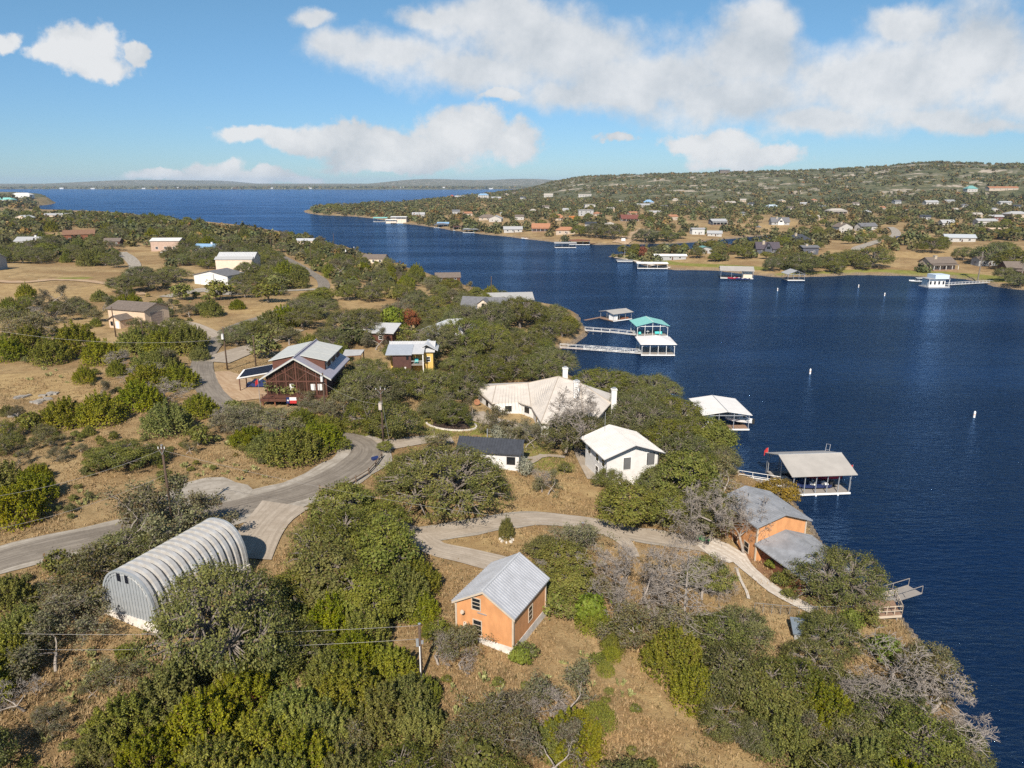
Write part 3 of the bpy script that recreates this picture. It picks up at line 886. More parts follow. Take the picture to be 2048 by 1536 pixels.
def house(name, label, cat, base, yaw, w, d, h, axis, rise, wall, roof, ov=0.45, wins=(), doors=(), found=None, ribs=None, group=None,
          frame=M_WHITE, chim=None, mark=None, zoff=0.0, anchor='fl', ridge_cap=None, posts=None):
    """a building; base: the photograph pixel (or world x, y) of its front-left ground corner"""
    if isinstance(base, tuple) and len(base) == 2:
        p = hit(*base)
    else:
        p = np.array(base, float)
    c, s = math.cos(R(yaw)), math.sin(R(yaw))
    ax_, ay_ = {'fl': (w / 2, d / 2), 'fr': (-w / 2, d / 2), 'c': (0, 0), 'fm': (0, d / 2)}[anchor]
    X, Y = p[0] + c * ax_ - s * ay_, p[1] + s * ax_ + c * ay_
    z = ground(X, Y) if len(base) == 2 else p[2]
    t = thing(name, label, cat, (X, Y, z + zoff), R(yaw), group)
    gable_walls(w, d, h, rise, axis if axis != 'hip' else 'flat').build('wall', wall, t)
    roof_mesh(w, d, h, rise, axis, ov).build('roof', roof, t)
    if ribs:
        rb = roof_ribs(w, d, h, rise, axis, ov, ribs).build('roof_rib', roof, t); rb['kind'] = 'stuff'
    if ridge_cap and axis in 'xy':
        run = (d if axis == 'y' else w) / 2 + ov
        m = MB()
        A, B = ((0, -run, h + rise + 0.17), (0, run, h + rise + 0.17)) if axis == 'y' else ((-run, 0, h + rise + 0.17), (run, 0, h + rise + 0.17))
        m.bar(A, B, 0.13, 4).build('ridge_cap', ridge_cap, t)
    if found:
        zf, fm = found
        MB().bx(-w / 2 - 0.04, w / 2 + 0.04, -d / 2 - 0.04, d / 2 + 0.04, -1.8, zf).build('foundation', fm, t)
    for q in wins:
        window(t, w, d, *q[:5], q[5] if len(q) > 5 else frame, mull=q[6] if len(q) > 6 else (1, 2))
    for q in doors:
        window(t, w, d, *q[:5], q[5], glass=q[6], mull=q[7] if len(q) > 7 else (1, 1), name='door')
    for q in (chim or ()):
        cx, cy, cw, z1, cm = q
        k = MB().bx(cx - cw / 2, cx + cw / 2, cy - cw / 2, cy + cw / 2, h * 0.5, z1).build('chimney', cm, t)
        MB().bx(cx - cw / 2 - 0.08, cx + cw / 2 + 0.08, cy - cw / 2 - 0.08, cy + cw / 2 + 0.08, z1, z1 + 0.12).build('chimney_cap', M_STEEL, k)
    if posts:
        depth, n, ph, pm = posts
        for i in range(n):
            x = -w / 2 + 0.15 + (w - 0.3) * i / (n - 1)
            MB().bx(x - 0.09, x + 0.09, -d / 2 - depth - 0.09, -d / 2 - depth + 0.09, -1, ph - 0.03).build('porch_post', pm, t)
        MB().slab([(-w / 2 - 0.2, -d / 2 - depth - 0.4, ph + 0.1), (w / 2 + 0.2, -d / 2 - depth - 0.4, ph + 0.1), (w / 2 + 0.2, -d / 2 + 0.1, ph + 0.75), (-w / 2 - 0.2, -d / 2 + 0.1, ph + 0.75)], 0.12).build('porch_roof', roof, t)
        MB().bx(-w / 2, w / 2, -d / 2 - depth - 0.2, -d / 2 - 0.03, -1, 0.2).build('porch_deck', M_DECKB, t)
    FOOT.append((X, Y, math.hypot(w, d) / 2 * 0.82 + 0.5))
    if mark: lm(mark, X, Y, z + h / 2)
    if Y > 380: FOOT.append((X + s * (d / 2 + 14), Y - c * (d / 2 + 14), w * .5 + 3))
    return t

# ---- orange shed in the foreground
shed = house('garage_shed', 'bright orange two-storey shed with a ribbed silver gable roof on a white block footing', 'shed',
    (-1.0, 62.4, 7.0), -27.0, 6.2, 7.3, 4.15, 'y', 1.85, M_ORANGE, M_GALV, ov=0.32,
    wins=[('f', -0.75, 1.05, 0.85, 1.5, M_TRIMT, (1, 3)), ('f', -0.85, 3.75, 0.85, 1.15, M_TRIMT, (1, 3)), ('r', 0.1, 1.55, 0.8, 1.5, M_TRIMT, (1, 3))],
    found=(0.75, M_CONCW), ribs=0.36, ridge_cap=M_GALVW, anchor='c', mark='orange shed')
for sx_, sy_ in ((-1, -1), (1, -1), (1, 1)):
    MB().bx(sx_ * 3.1 - 0.09, sx_ * 3.1 + 0.09, sy_ * 3.65 - 0.09, sy_ * 3.65 + 0.09, 0.76, 4.0).build('corner_board', M_TRIMT, shed)
for s in (-1, 1):
    MB().slab([(0, -3.99, 6.03), (s * 3.42, -3.99, 4.0), (s * 3.42, -3.99, 3.82), (0, -3.99, 5.83)], 0.06, (0, 1, 0)).build('barge_board', M_TRIMT, shed)
dsh = MB().bar((-2.2, -3.66, 3.2), (-2.2, -3.95, 3.3), 0.04).cyl((-2.2, -3.95), 0.0, 3.3, 3.3)
dsh = MB().bar((-2.1, -3.66, 3.0), (-2.15, -4.0, 3.25), 0.035, 6).bar((-2.15, -4.0, 3.25), (-2.2, -4.12, 3.32), 0.20, 12, 0.22)
dsh.build('satellite_dish', M_TRIMT, shed)
MB().bx(-2.25, -1.95, -3.8, -3.66, 1.5, 2.0).build('meter_box', M_CREAMW, shed)
MB().bx(-0.7, 0.3, -3.75, -3.66, 3.42, 3.5).build('wall_conduit', M_STEEL, shed)

# ---- quonset hut
def quonset():
    X, Y, L, w, h = -36.1, 58.6, 11.9, 6.9, 4.75
    yaw = -0.40
    z = 10.0
    t = thing('quonset_hut', 'silver corrugated arch hut with two dark vents in its rounded end wall', 'hut', (X, Y, z), yaw)
    tt = np.linspace(0, math.pi, 25)
    def prof(off):
        c, s = np.cos(tt), np.sin(tt)
        x = (w / 2 + off) * np.sign(c) * np.abs(c) ** 0.80
        zz = (h + off) * np.abs(s) ** 0.86
        return x, zz
    mq = mat('quonset_steel', (0.60, 0.60, 0.59), 0.42, 0.3, var=0.06, scale=0.9, col2=(0.49, 0.46, 0.42))
    npan = 14
    pitch = L / npan
    # one arch panel: broad flat crown with a deep trough at its rear edge
    ys = [0.0, 0.13, 0.18, pitch - 0.27, pitch - 0.21, pitch]
    of = [-0.42, -0.42, 0.0, 0.0, -0.38, -0.42]
    vs = []; fs = []
    for y, o in zip(ys, of):
        x, zz = prof(o)
        vs += [(a, y, max(b, 0.0)) for a, b in zip(x, zz)]
    for i in range(len(ys) - 1):
        for j in range(24):
            fs.append((i * 25 + j, i * 25 + j + 1, (i + 1) * 25 + j + 1, (i + 1) * 25 + j))
    me = bpy.data.meshes.new('arch_panel'); me.from_pydata(vs, [], fs); me.materials.append(mq); me.update()
    for k in range(npan):
        o = link('arch_panel', me, t); o.location = (0, k * pitch, 0.55)
    # end walls with vertical pressed ribs
    mw = mat('quonset_end_steel', (0.40, 0.42, 0.43), 0.5, 0.3, var=0.05)
    for y0, sg in ((0.12, -1), (L - 0.15, 1)):
        x, zz = prof(-0.06)
        m = MB().slab([(a, y0, b + 0.55) for a, b in zip(x, zz)], 0.08, (0, 1, 0))
        m.build('end_wall', mw, t)
        r = MB()
        for i in range(17):
            xx = -w / 2 + 0.28 + (w - 0.56) * i / 16
            c = min(1, abs(xx) / (w / 2 - 0.06)) ** (1 / 0.8)
            top = (h - 0.1) * math.sin(math.acos(min(1, c))) ** 0.86 + 0.5
            r.bx(xx - 0.11, xx + 0.11, y0 + (-0.07 if sg < 0 else 0.07), y0 + (0.0 if sg < 0 else 0.15), 0.58, max(0.65, top))
        rb = r.build('wall_rib', mw, t); rb['kind'] = 'stuff'
        # rim flange
        x, zz = prof(0.03); xi, zi = prof(-0.16)
        rim = MB()
        for j in range(24):
            rim.add([(x[j], y0 - 0.14, zz[j] + .55), (x[j + 1], y0 - 0.14, zz[j + 1] + .55), (xi[j + 1], y0 - 0.14, zi[j + 1] + .55), (xi[j], y0 - 0.14, zi[j] + .55),
                     (x[j], y0 + 0.1, zz[j] + .55), (x[j + 1], y0 + 0.1, zz[j + 1] + .55), (xi[j + 1], y0 + 0.1, zi[j + 1] + .55), (xi[j], y0 + 0.1, zi[j] + .55)],
                    [(0, 3, 2, 1), (4, 5, 6, 7), (0, 1, 5, 4), (2, 3, 7, 6), (0, 4, 7, 3), (1, 2, 6, 5)])
        rim.build('end_rim', mw, t)
    dark = mat('dark_vent', (0.01, 0.012, 0.02), 0.4, var=0.1)
    for xx in (-0.75, 0.28):
        v = MB().bx(xx - 0.2, xx + 0.2, 0.0, 0.06, 4.15, 4.95)
        v.build('vent', dark, t)
    MB().bx(-w / 2 - 0.1, w / 2 + 0.1, -0.05, L + 0.05, -2.2, 0.55).build('foundation', M_CONCW, t)
    cx, cy = X + math.sin(-yaw) * L / 2, Y + math.cos(yaw) * L / 2
    FOOT.append((cx, cy, 5.2)); FOOT.append((X, Y, 4.0)); FOOT.append((X + math.sin(-yaw) * L, Y + math.cos(yaw) * L, 4.0))
    lm('arched silver hut', cx, cy, z + 3)
quonset()

# ---- big brown timber house with glazed gable
def brown_house():
    X, Y, z = -40.0, 126.2, 10.0
    t = thing('timber_house', 'large brown timber house with a glazed gable, silver cross roof and skylight panels', 'house', (X, Y, z))
    L, half, apex, eave, dk = 16.0, 6.6, 9.0, 5.0, 2.0
    inner = 5.6
    zi = apex - (apex - eave) * inner / half
    # body
    prof = [(-inner, -2), (inner, -2), (inner, zi), (0, apex - 0.1), (-inner, zi)]
    n = 5
    y0, y1 = 0.9, L - 0.5
    m = MB().add([(a, y0, b) for a, b in prof] + [(a, y1, b) for a, b in prof],
                 [(0, 1, 2, 3, 4), (9, 8, 7, 6, 5)] + [(i, i + n, (i + 1) % n + n, (i + 1) % n) for i in range(n)])
    m.build('wall', M_BROWND, t)
    # main roof
    for s in (-1, 1):
        MB().slab([(0, 0, apex + .2), (s * half, 0, eave + .2), (s * half, L, eave + .2), (0, L, apex + .2)], 0.2).build('roof', M_LAV, t)
    # shed dormers
    for s in (-1, 1):
        d0, d1, o = 2.6, L - 1.0, 5.2
        dz = 7.95
        MB().add([(s * 1.0, d0 + .3, 6.5), (s * (o - .3), d0 + .3, 5.3), (s * (o - .3), d0 + .3, dz - .05), (s * 1.0, d0 + .3, 8.75),
                  (s * 1.0, d1 - .3, 6.5), (s * (o - .3), d1 - .3, 5.3), (s * (o - .3), d1 - .3, dz - .05), (s * 1.0, d1 - .3, 8.75)],
                 [(0, 1, 2, 3), (7, 6, 5, 4), (1, 5, 6, 2), (0, 3, 7, 4), (3, 2, 6, 7), (0, 4, 5, 1)]).build('dormer_wall', M_BROWN, t)
        npn = 3
        for k in range(npn):
            a = d0 + (d1 - d0) * k / npn; b = d0 + (d1 - d0) * (k + 1) / npn - 0.14
            MB().slab([(s * 0.5, a, 9.16), (s * (o + .35), a, dz + .12), (s * (o + .35), b, dz + .12), (s * 0.5, b, 9.16)], 0.12).build('skylight_panel', M_PANEL, t)
            for q in (1,):
                MB().bx(s * 1.1 if s > 0 else -(o), (o) if s > 0 else -1.1, b, b + 0.14, 7.6, dz + 0.06).build('panel_joint', M_LAV, t)
        for k in range(3):
            yy = d0 + 1.6 + k * 3.6
            f = MB().bx(s * (o - .3) - 0.05, s * (o - .3) + 0.05, yy - .55, yy + .55, 6.35, 7.5).build('window', M_WHITE, t)
            MB().bx(s * (o - .3) - 0.07, s * (o - .3) + 0.07, yy - .42, yy + .42, 6.5, 7.35).build('pane', M_GLASS, f)
    # ridge cap
    MB().bar((0, -.1, apex + .24), (0, L + .1, apex + .24), .16, 4).build('ridge_cap', M_LAV, t)
    # white barge boards
    for s in (-1, 1):
        MB().slab([(0, -.06, apex + .22), (s * (half + .05), -.06, eave + .22), (s * (half + .05), -.06, eave - .06), (0, -.06, apex - .1)], .08, (0, 1, 0)).build('barge_board', M_PANEL, t)
    # glazed front: posts, rails, panes
    yy = 0.72
    cols = [-5.5, -3.7, -1.9, 0.0, 1.9, 3.7, 5.5]
    for c in cols:
        top = apex - .2 - (apex - eave) * abs(c) / half
        MB().bx(c - .13, c + .13, yy - .14, yy + .1, dk, top).build('timber_post', M_BROWN, t)
    for zz in (dk + 2.6,):
        MB().bx(-5.6, 5.6, yy - .12, yy + .09, zz - .14, zz + .14).build('timber_beam', M_BROWN, t)
    for s in (-1, 1):
        MB().bar((s * 5.2, yy - .02, dk + 2.7), (s * 0.2, yy - .02, apex - 1.6), .12).build('timber_brace', M_BROWN, t)
        MB().bar((s * 0.1, yy - .03, dk + 2.7), (s * 2.6, yy - .03, apex - 2.3), .11).build('timber_brace', M_BROWN, t)
    bronze = mat('bronze_glass', (0.055, 0.030, 0.020), .16, var=.25, spec=.5)
    for i in range(12):
        cc_ = -5.05 + i * .92
        top = apex - .5 - (apex - eave) * abs(cc_) / half
        MB().bx(cc_ - .045, cc_ + .045, yy - .09, yy + .08, dk + .1, top).build('mullion', M_BROWN, t)
    for i in range(6):
        a, b = cols[i] + .15, cols[i + 1] - .15
        ta, tb = [apex - .35 - (apex - eave) * abs(q) / half for q in (a, b)]
        MB().slab([(a, yy, dk + .1), (b, yy, dk + .1), (b, yy, dk + 2.44), (a, yy, dk + 2.44)], .05, (0, 1, 0)).build('glass_pane', bronze, t)
        MB().slab([(a, yy, dk + 2.76), (b, yy, dk + 2.76), (b, yy, tb), (a, yy, ta)], .05, (0, 1, 0)).build('glass_pane', bronze, t)
    for c in (-1.0, 3.0, 4.3):
        MB().bx(c - .4, c + .4, yy - .06, yy - .02, dk + .9, dk + 2.1).build('curtain', M_STUCCO, t)
    # front deck on stilts
    for i in range(10):
        MB().bx(-6.0, 6.0, -2.2 + i * .29, -2.2 + i * .29 + .25, dk - .16, dk).build('deck_board', M_BROWN, t)
    MB().bx(-6.0, 6.0, -2.25, -2.15, dk - .42, dk - .17).build('deck_rim', M_BROWN, t)
    for c in (-5.6, -3.4, -1.1, 1.1, 3.4, 5.6):
        MB().bx(c - .1, c + .1, -2.1, -1.9, -2.2, dk - .17).build('stilt', M_RUST, t)
        MB().bx(c - .05, c + .05, -2.14, -2.04, dk, dk + .95).build('rail_post', M_BROWN, t)
    for zz in (.35, .65, .95):
        MB().bx(-6.0, 6.0, -2.14, -2.08, dk + zz - .03, dk + zz + .03).build('rail', M_BROWN, t)
    # back wing roof
    FOOT.append((X, Y + 8, 8.2)); FOOT.append((X, Y + 1, 6.5)); FOOT.append((X, Y + 14, 7))
    lm('brown timber house', X, Y + 6, z + 4)
    # the flag hung on the deck rail
    f = thing('deck_flag', 'lone star banner in blue, white and red hung from the brown deck rail', 'flag', (X - .3, Y - 2.3, z + dk - .75))
    MB().bx(-.9, -.3, 0, .03, 0, 1.15).build('blue_field', M_NAVY, f)
    MB().bx(-.3, .95, 0, .03, .58, 1.15).build('white_stripe', M_WHITE, f)
    MB().bx(-.3, .95, 0, .03, 0, .57).build('red_stripe', M_RED, f)
    star = []
    for k in range(10):
        r = .24 if k % 2 == 0 else .10
        a_ = math.pi / 2 + k * math.pi / 5
        star.append((-.6 + r * math.cos(a_), -.012, .58 + r * math.sin(a_)))
    MB().slab(star, .01, (0, 1, 0)).build('star', M_WHITE, f)
brown_house()

def world(px, py, z):
    p = at(px, py, z)
    return Vector((p[0], p[1], z))

def carport():
    z = 13.6
    c = [world(473, 757, z), world(547, 744, z - .1), world(551, 727, z + .9), world(487, 739, z + .9)]
    o = (c[0] + c[1] + c[2] + c[3]) / 4
    t = thing('carport', 'open carport with a black roof edged in white beside the brown timber house', 'carport', (o.x, o.y, ground(o.x, o.y)))
    g = Vector(t.location)
    q = [p - g for p in c]
    MB().slab(q, .16).build('roof', M_WHITE, t)
    cen = sum(q, Vector()) / 4
    ins = [cen + (p - cen) * .88 + Vector((0, 0, .045)) for p in q]
    MB().slab(ins, .04).build('roof_panel', M_BLACK, t)
    for p in q:
        e = cen + (p - cen) * .88
        MB().bar((e.x, e.y, -1), (e.x, e.y, e.z - .17), .10, 6).build('post', M_BROWN, t)
    for a, b in ((0, 1), (3, 2)):
        e, f_ = cen + (q[a] - cen) * .88, cen + (q[b] - cen) * .88
        MB().bar(e - Vector((0, 0, .26)), f_ - Vector((0, 0, .26)), .1).build('beam', M_BROWN, t)
    FOOT.append((o.x, o.y, 4.5))
    return o
CP = carport()

def pavilion():
    z = 14.2
    c = [world(684, 712, z - .6), world(722, 709, z - .6), world(729, 699, z), world(690, 699, z)]
    o = sum(c, Vector()) / 4
    t = thing('pavilion', 'open timber pavilion with a thin grey roof behind the brown house', 'pavilion', (o.x, o.y, ground(o.x, o.y)))
    q = [p - Vector(t.location) for p in c]
    MB().slab(q, .15).build('roof', M_GREYW, t)
    cen = sum(q, Vector()) / 4
    for p in q:
        e = cen + (p - cen) * .9
        MB().bar((e.x, e.y, -1), (e.x, e.y, e.z - .16), .12, 6).build('post', M_RUST, t)
    for a, b in ((0, 1), (1, 2), (2, 3)):
        e, f_ = cen + (q[a] - cen) * .9, cen + (q[b] - cen) * .9
        MB().bar(e - Vector((0, 0, .3)), f_ - Vector((0, 0, .3)), .1).build('beam', M_RUST, t)
    FOOT.append((o.x, o.y, 4))
pavilion()

# ---- brown and yellow house
yh = house('yellow_house', 'brown and yellow two-storey house with a pale blue-grey roof and corner balcony', 'house', (-23.8, 166.5, 7.0), 2, 10.0, 7.0, 4.9, 'x', 1.5, M_YEL, M_GALVW,
    ov=.5, wins=[('f', -4.3, 2.6, .5, .9), ('f', 3.9, 2.4, .8, 1.1), ('r', 0, 2.5, .9, 1.2)], anchor='c', mark='brown and yellow house', ribs=.6)
MB().bx(-4.0, .2, -7.0, -3.53, -2.0, 4.9).build('brown_wing', M_BROWND, yh)
MB().slab([(-5.6, -7.5, 5.05), (.45, -7.5, 5.05), (.45, -1.6, 6.15), (-5.6, -1.6, 6.15)], .16).build('wing_roof', mat('blue_grey_roof', (.42, .45, .49), .5, .2, var=.05), yh)
MB().bx(-.9, -.35, -7.06, -7.0, 3.7, 4.6).build('window', M_GLASS, yh)
MB().bx(-1.4, -1.0, -7.06, -7.0, 1.5, 2.0).build('window', M_STUCCO, yh)
MB().slab([(.5, -7.2, 5.2), (3.2, -7.2, 5.2), (3.2, -1.5, 6.2), (.5, -1.5, 6.2)], .14).build('balcony_roof', M_GALVW, yh)
MB().bx(.25, 3.0, -6.9, -3.53, 2.3, 2.48).build('balcony_floor', M_DECK, yh)
MB().bx(.25, 3.0, -6.92, -6.86, 3.3, 3.38).build('balcony_rail', M_WHITE, yh)
for k in range(9):
    MB().bx(.35 + k * .31, .38 + k * .31, -6.91, -6.87, 2.49, 3.3).build('baluster', M_BROWN, yh)
MB().bx(2.85, 3.05, -6.95, -6.75, -1.5, 5.2).build('balcony_post', M_WHITE, yh)
for s in (-1, 1):
    MB().slab([(3.6, -3.9, 6.6), (3.6 + s * 2.6, -3.9, 5.1), (3.6 + s * 2.6, 2, 5.1), (3.6, 2, 6.6)], .14).build('gable_roof', M_GALVW, yh)
ch = thing('balcony_chair', 'turquoise chair on the balcony of the brown and yellow house', 'chair', (0, 0, 0))
ch.parent = None
cz = yh.matrix_basis @ Vector((1.3, -5.6, 2.49))
ch.location = cz
mt = mat('turquoise_paint', (.03, .36, .38), .5, var=.04)
MB().bx(-.4, .4, -.35, .35, .35, .45).build('seat', mt, ch)
MB().box((0, .36, .8), (.8, .07, .8), 0, (-.2, 'X')).build('backrest', mt, ch)
for a in (-.34, .34):
    for b in (-.3, .3):
        MB().bx(a - .04, a + .04, b - .04, b + .04, 0, .35).build('leg', mt, ch)

# ---- middle-distance houses on this side
house('metal_shed', 'small outbuilding under a plain white metal roof below a big round oak', 'shed', (-36.5, 194.0, 8.0), -8, 8.5, 6.5, 2.6, 'shed', 1.2, M_BROWN, M_GALVW, anchor='c', ov=.6, mark='white-roofed outbuilding', wins=[('f', 1, .8, 1, 1)])
house('hipped_house', 'yellow-walled house under a wide white hipped metal roof among oaks', 'house', (-16.0, 196.0, 7.0), 20, 16, 12, 3.0, 'hip', 3.4, mat('pale_yellow_wall', (.60, .47, .25), .85, var=.05), M_GALVW, anchor='c', ov=.7, mark='yellow house with the white hip roof',
      wins=[('f', -4, .9, 1.4, 1.3), ('f', 2, .9, 1.4, 1.3), ('l', 0, .9, 1.4, 1.3)])
dh = house('dark_roof_house', 'house with a steep charcoal shingle roof and a cream front dormer', 'house', (-9.0, 240.0, 6.5), -12, 15, 9, 2.6, 'x', 3.6, M_CREAMW, M_GREYR, anchor='c', ov=.6, mark='charcoal-roofed house', wins=[('f', -5, .9, 1.4, 1.3), ('f', 5, .9, 1.4, 1.3)])
MB().add([(-1.7, -4.5, 2.8), (2.3, -4.5, 2.8), (2.3, -4.5, 4.6), (.3, -4.5, 6.1), (-1.7, -4.5, 4.6), (-1.7, -2, 2.8), (2.3, -2, 2.8), (2.3, -2, 4.6), (.3, -2, 6.1), (-1.7, -2, 4.6)],
         [(0, 1, 2, 3, 4), (9, 8, 7, 6, 5), (0, 5, 6, 1), (1, 6, 7, 2), (2, 7, 8, 3), (3, 8, 9, 4), (4, 9, 5, 0)]).build('dormer', M_CREAMW, dh)
MB().bx(-.2, .8, -4.56, -4.5, 3.7, 4.8).build('dormer_window', M_GLASS, dh)
for s in (-1, 1):
    MB().slab([(.3, -4.9, 6.3), (.3 + s * 2.4, -4.9, 4.5), (.3 + s * 2.4, -.6, 4.5), (.3, -.6, 6.3)], .12).build('dormer_roof', M_GREYR, dh)
house('lakeside_house', 'long low house with a silver-grey metal roof at the tree edge by the water', 'house', (-2.0, 263.0, 5.5), 8, 18, 9, 3.4, 'x', 1.9, M_BROWN, mat('dull_metal_roof', (.42, .41, .39), .5, .2, var=.06), anchor='c', ov=.7, mark='silver-grey roofed house', wins=[('f', 0, .9, 1.6, 1.3), ('f', 5, .9, 1.6, 1.3)])
house('boat_shed', 'small shed under a pale corrugated roof at the head of the little bay', 'shed', (5.0, 182.0, 2.2), 3, 7.0, 5.0, 2.3, 'shed', .8, M_STONEW, M_GALVW, anchor='c', ov=.4, mark='pale shed at the bay', wins=[('f', 0, .8, 1, .9)])

# ---- tan-roofed ranch house on the point: three hipped and gabled wings meeting at an angle
def ranch():
    g = 5.7
    t = thing('ranch_house', 'sprawling white house under a broad tan metal roof with three white chimneys', 'house', (4.0, 132.0, g))
    o = Vector(t.location)
    P = lambda px, py, z: world(px, py, z + g) - o
    # ridge line and eaves read off at their own heights
    rid = [P(955, 776, 3.7), P(992, 771, 4.4), P(1056, 766, 4.8), P(1117, 753, 6.6), P(1160, 766, 6.6)]
    eav = [P(950, 778, 3.2), P(984, 806, 2.9), P(1035, 803, 3.0), P(1062, 812, 3.0), P(1082, 845, 2.9), P(1130, 850, 2.9), P(1168, 838, 2.9), P(1198, 833, 3.0), P(1222, 806, 3.2)]
    back = [P(1222, 803, 3.2) + Vector((1.0, 5.0, 0)), rid[4] + Vector((3, 8.5, -3.3)), rid[3] + Vector((0, 8.5, -3.4)), rid[2] + Vector((-1, 7, -1.8)), rid[0] + Vector((-.5, 5, -.6))]
    vs = rid + eav + back
    n0, nb = 5, 14
    F = [(0, n0, n0 + 1), (0, n0 + 1, 1), (1, n0 + 1, n0 + 2), (1, n0 + 2, 2), (2, n0 + 2, n0 + 3), (2, n0 + 3, 3), (3, n0 + 3, n0 + 4), (3, n0 + 4, n0 + 5), (3, n0 + 5, 4), (4, n0 + 5, n0 + 6), (4, n0 + 6, n0 + 7), (4, n0 + 7, n0 + 8),
         (4, n0 + 8, nb), (4, nb, nb + 1), (4, nb + 1, 3), (3, nb + 1, nb + 2), (3, nb + 2, 2), (2, nb + 2, nb + 3), (2, nb + 3, 1), (1, nb + 3, nb + 4), (1, nb + 4, 0), (0, nb + 4, n0)]
    dn = Vector((0, 0, -.22))
    nv = len(vs)
    edge = [n0 + i for i in range(9)] + [nb + i for i in range(5)]
    allv = vs + [v + dn for v in vs]
    FF = F + [tuple(i + nv for i in f[::-1]) for f in F] + [(edge[(i + 1) % 14], edge[i], edge[i] + nv, edge[(i + 1) % 14] + nv) for i in range(14)]
    MB().add(allv, FF).build('roof', M_TANR, t)
    cap = MB()
    for a, b in ((rid[0], rid[1]), (rid[1], rid[2]), (rid[2], rid[3]), (rid[3], rid[4]), (rid[4], eav[8]), (rid[3], eav[4]), (rid[4], eav[6]), (rid[2], eav[3]), (rid[1], eav[1])):
        cap.bar(a + Vector((0, 0, .04)), b + Vector((0, 0, .04)), .10, 4)
    cap.build('ridge_cap', mat('tan_ridge', (.40, .34, .28), .6, var=.05), t)
    sm = MB()
    for (a, b, c, d) in ((rid[2], rid[3], eav[3], eav[4]), (rid[3], rid[4], eav[4], eav[6]), (rid[1], rid[2], eav[1], eav[3]), (rid[4], eav[8], eav[6], eav[8])):
        for k in range(1, 12):
            p, q = a.lerp(b, k / 12), c.lerp(d, k / 12)
            sm.bar(p + Vector((0, 0, .0)), q + Vector((0, 0, .0)), .03, 4, cap=False)
    s_ = sm.build('roof_seam', M_TANR, t); s_['kind'] = 'stuff'
    # walls follow the eaves, set in
    ring = [eav[i] for i in range(9)] + back
    cen = sum(ring, Vector()) / len(ring)
    w = []
    for p in ring:
        d_ = cen - p; d_.z = 0
        k = .7 / max(d_.length, .1)
        w.append(p + d_ * k - Vector((0, 0, .15)))
    n = len(w)
    MB().add(w + [Vector((p.x, p.y, -2.5)) for p in w], [(i, (i + 1) % n, (i + 1) % n + n, i + n) for i in range(n)]).build('wall', M_STUCCO, t)
    for a, b, u in ((0, 1, .55), (1, 2, .5), (2, 3, .5), (3, 4, .5), (4, 5, .5), (5, 6, .3), (5, 6, .75), (6, 7, .5)):
        p, q = w[a], w[b]
        d_ = (q - p); d_.z = 0; L_ = d_.length; d_.normalize()
        nn = Vector((d_.y, -d_.x, 0))
        c = p.lerp(q, u) + nn * .02
        hw = min(.8, L_ * .3)
        f = MB().slab([c - d_ * hw + nn * .05 + Vector((0, 0, .9 - c.z)), c + d_ * hw + nn * .05 + Vector((0, 0, .9 - c.z)), c + d_ * hw + nn * .05 + Vector((0, 0, 2.3 - c.z)), c - d_ * hw + nn * .05 + Vector((0, 0, 2.3 - c.z))], .08, -nn).build('window', M_WHITE, t)
        hw *= .85
        MB().slab([c - d_ * hw + nn * .07 + Vector((0, 0, 1.0 - c.z)), c + d_ * hw + nn * .07 + Vector((0, 0, 1.0 - c.z)), c + d_ * hw + nn * .07 + Vector((0, 0, 2.2 - c.z)), c - d_ * hw + nn * .07 + Vector((0, 0, 2.2 - c.z))], .08, -nn).build('pane', M_GLASS, f)
    for (px, py, z, hh) in ((1130, 758, 6.0, 2.2), (1152, 800, 4.6, 3.6), (1227, 809, 3.0, 3.0)):
        c = P(px, py, z)
        k = MB().bx(c.x - .5, c.x + .5, c.y - .5, c.y + .5, c.z - 2.5, c.z + hh).build('chimney', M_STUCCO, t)
        MB().bx(c.x - .6, c.x + .6, c.y - .6, c.y + .6, c.z + hh, c.z + hh + .14).build('chimney_cap', M_STUCCO, k)
        MB().bx(c.x - .3, c.x + .3, c.y - .3, c.y + .3, c.z + hh + .14, c.z + hh + .45).build('flue', M_STEEL, k)
    for q in ((-6, 132), (0, 131), (6, 130), (11, 133), (16, 134), (12, 140), (5, 140), (-3, 139), (19, 138)):
        FOOT.append((q[0], q[1], 4.5))
    lm('big tan-roofed house', 6, 133, g + 2)
    # terracotta disc by the entrance
    p = hit(954, 812)
    d_ = thing('round_table', 'round terracotta table leaning by the entrance of the tan-roofed house', 'table', (p[0], p[1], p[2] + .1))
    MB().bar((0, -.1, .75), (0, .02, .75), .62, 18).build('table_top', M_TERRA, d_)
    MB().bx(-.05, .05, 0, .1, 0, .7).build('leg', M_BROWN, d_)
ranch()

# ---- white cottage with black roof
ct = house('cottage', 'small white cottage with a low black roof half hidden by the wide oak', 'house', (-3.2, 105.7, 7.0), -10, 9.5, 4.8, 2.9, 'x', 1.2, M_STUCCO, M_DARKR, anchor='c', ov=.5, mark='black-roofed cottage',
    wins=[('f', 3.5, 1.0, 1.2, 1.1, M_RUBBER, (1, 1)), ('f', -2.0, 1.0, 1.2, 1.1, M_RUBBER, (1, 1)), ('r', 0, 1.0, 1.0, 1.1, M_RUBBER, (1, 1))], ribs=.45)
MB().bar((-1.0, 1.4, 3.6), (-1.0, 1.4, 5.2), .09, 8).build('stove_pipe', M_STEEL, ct)
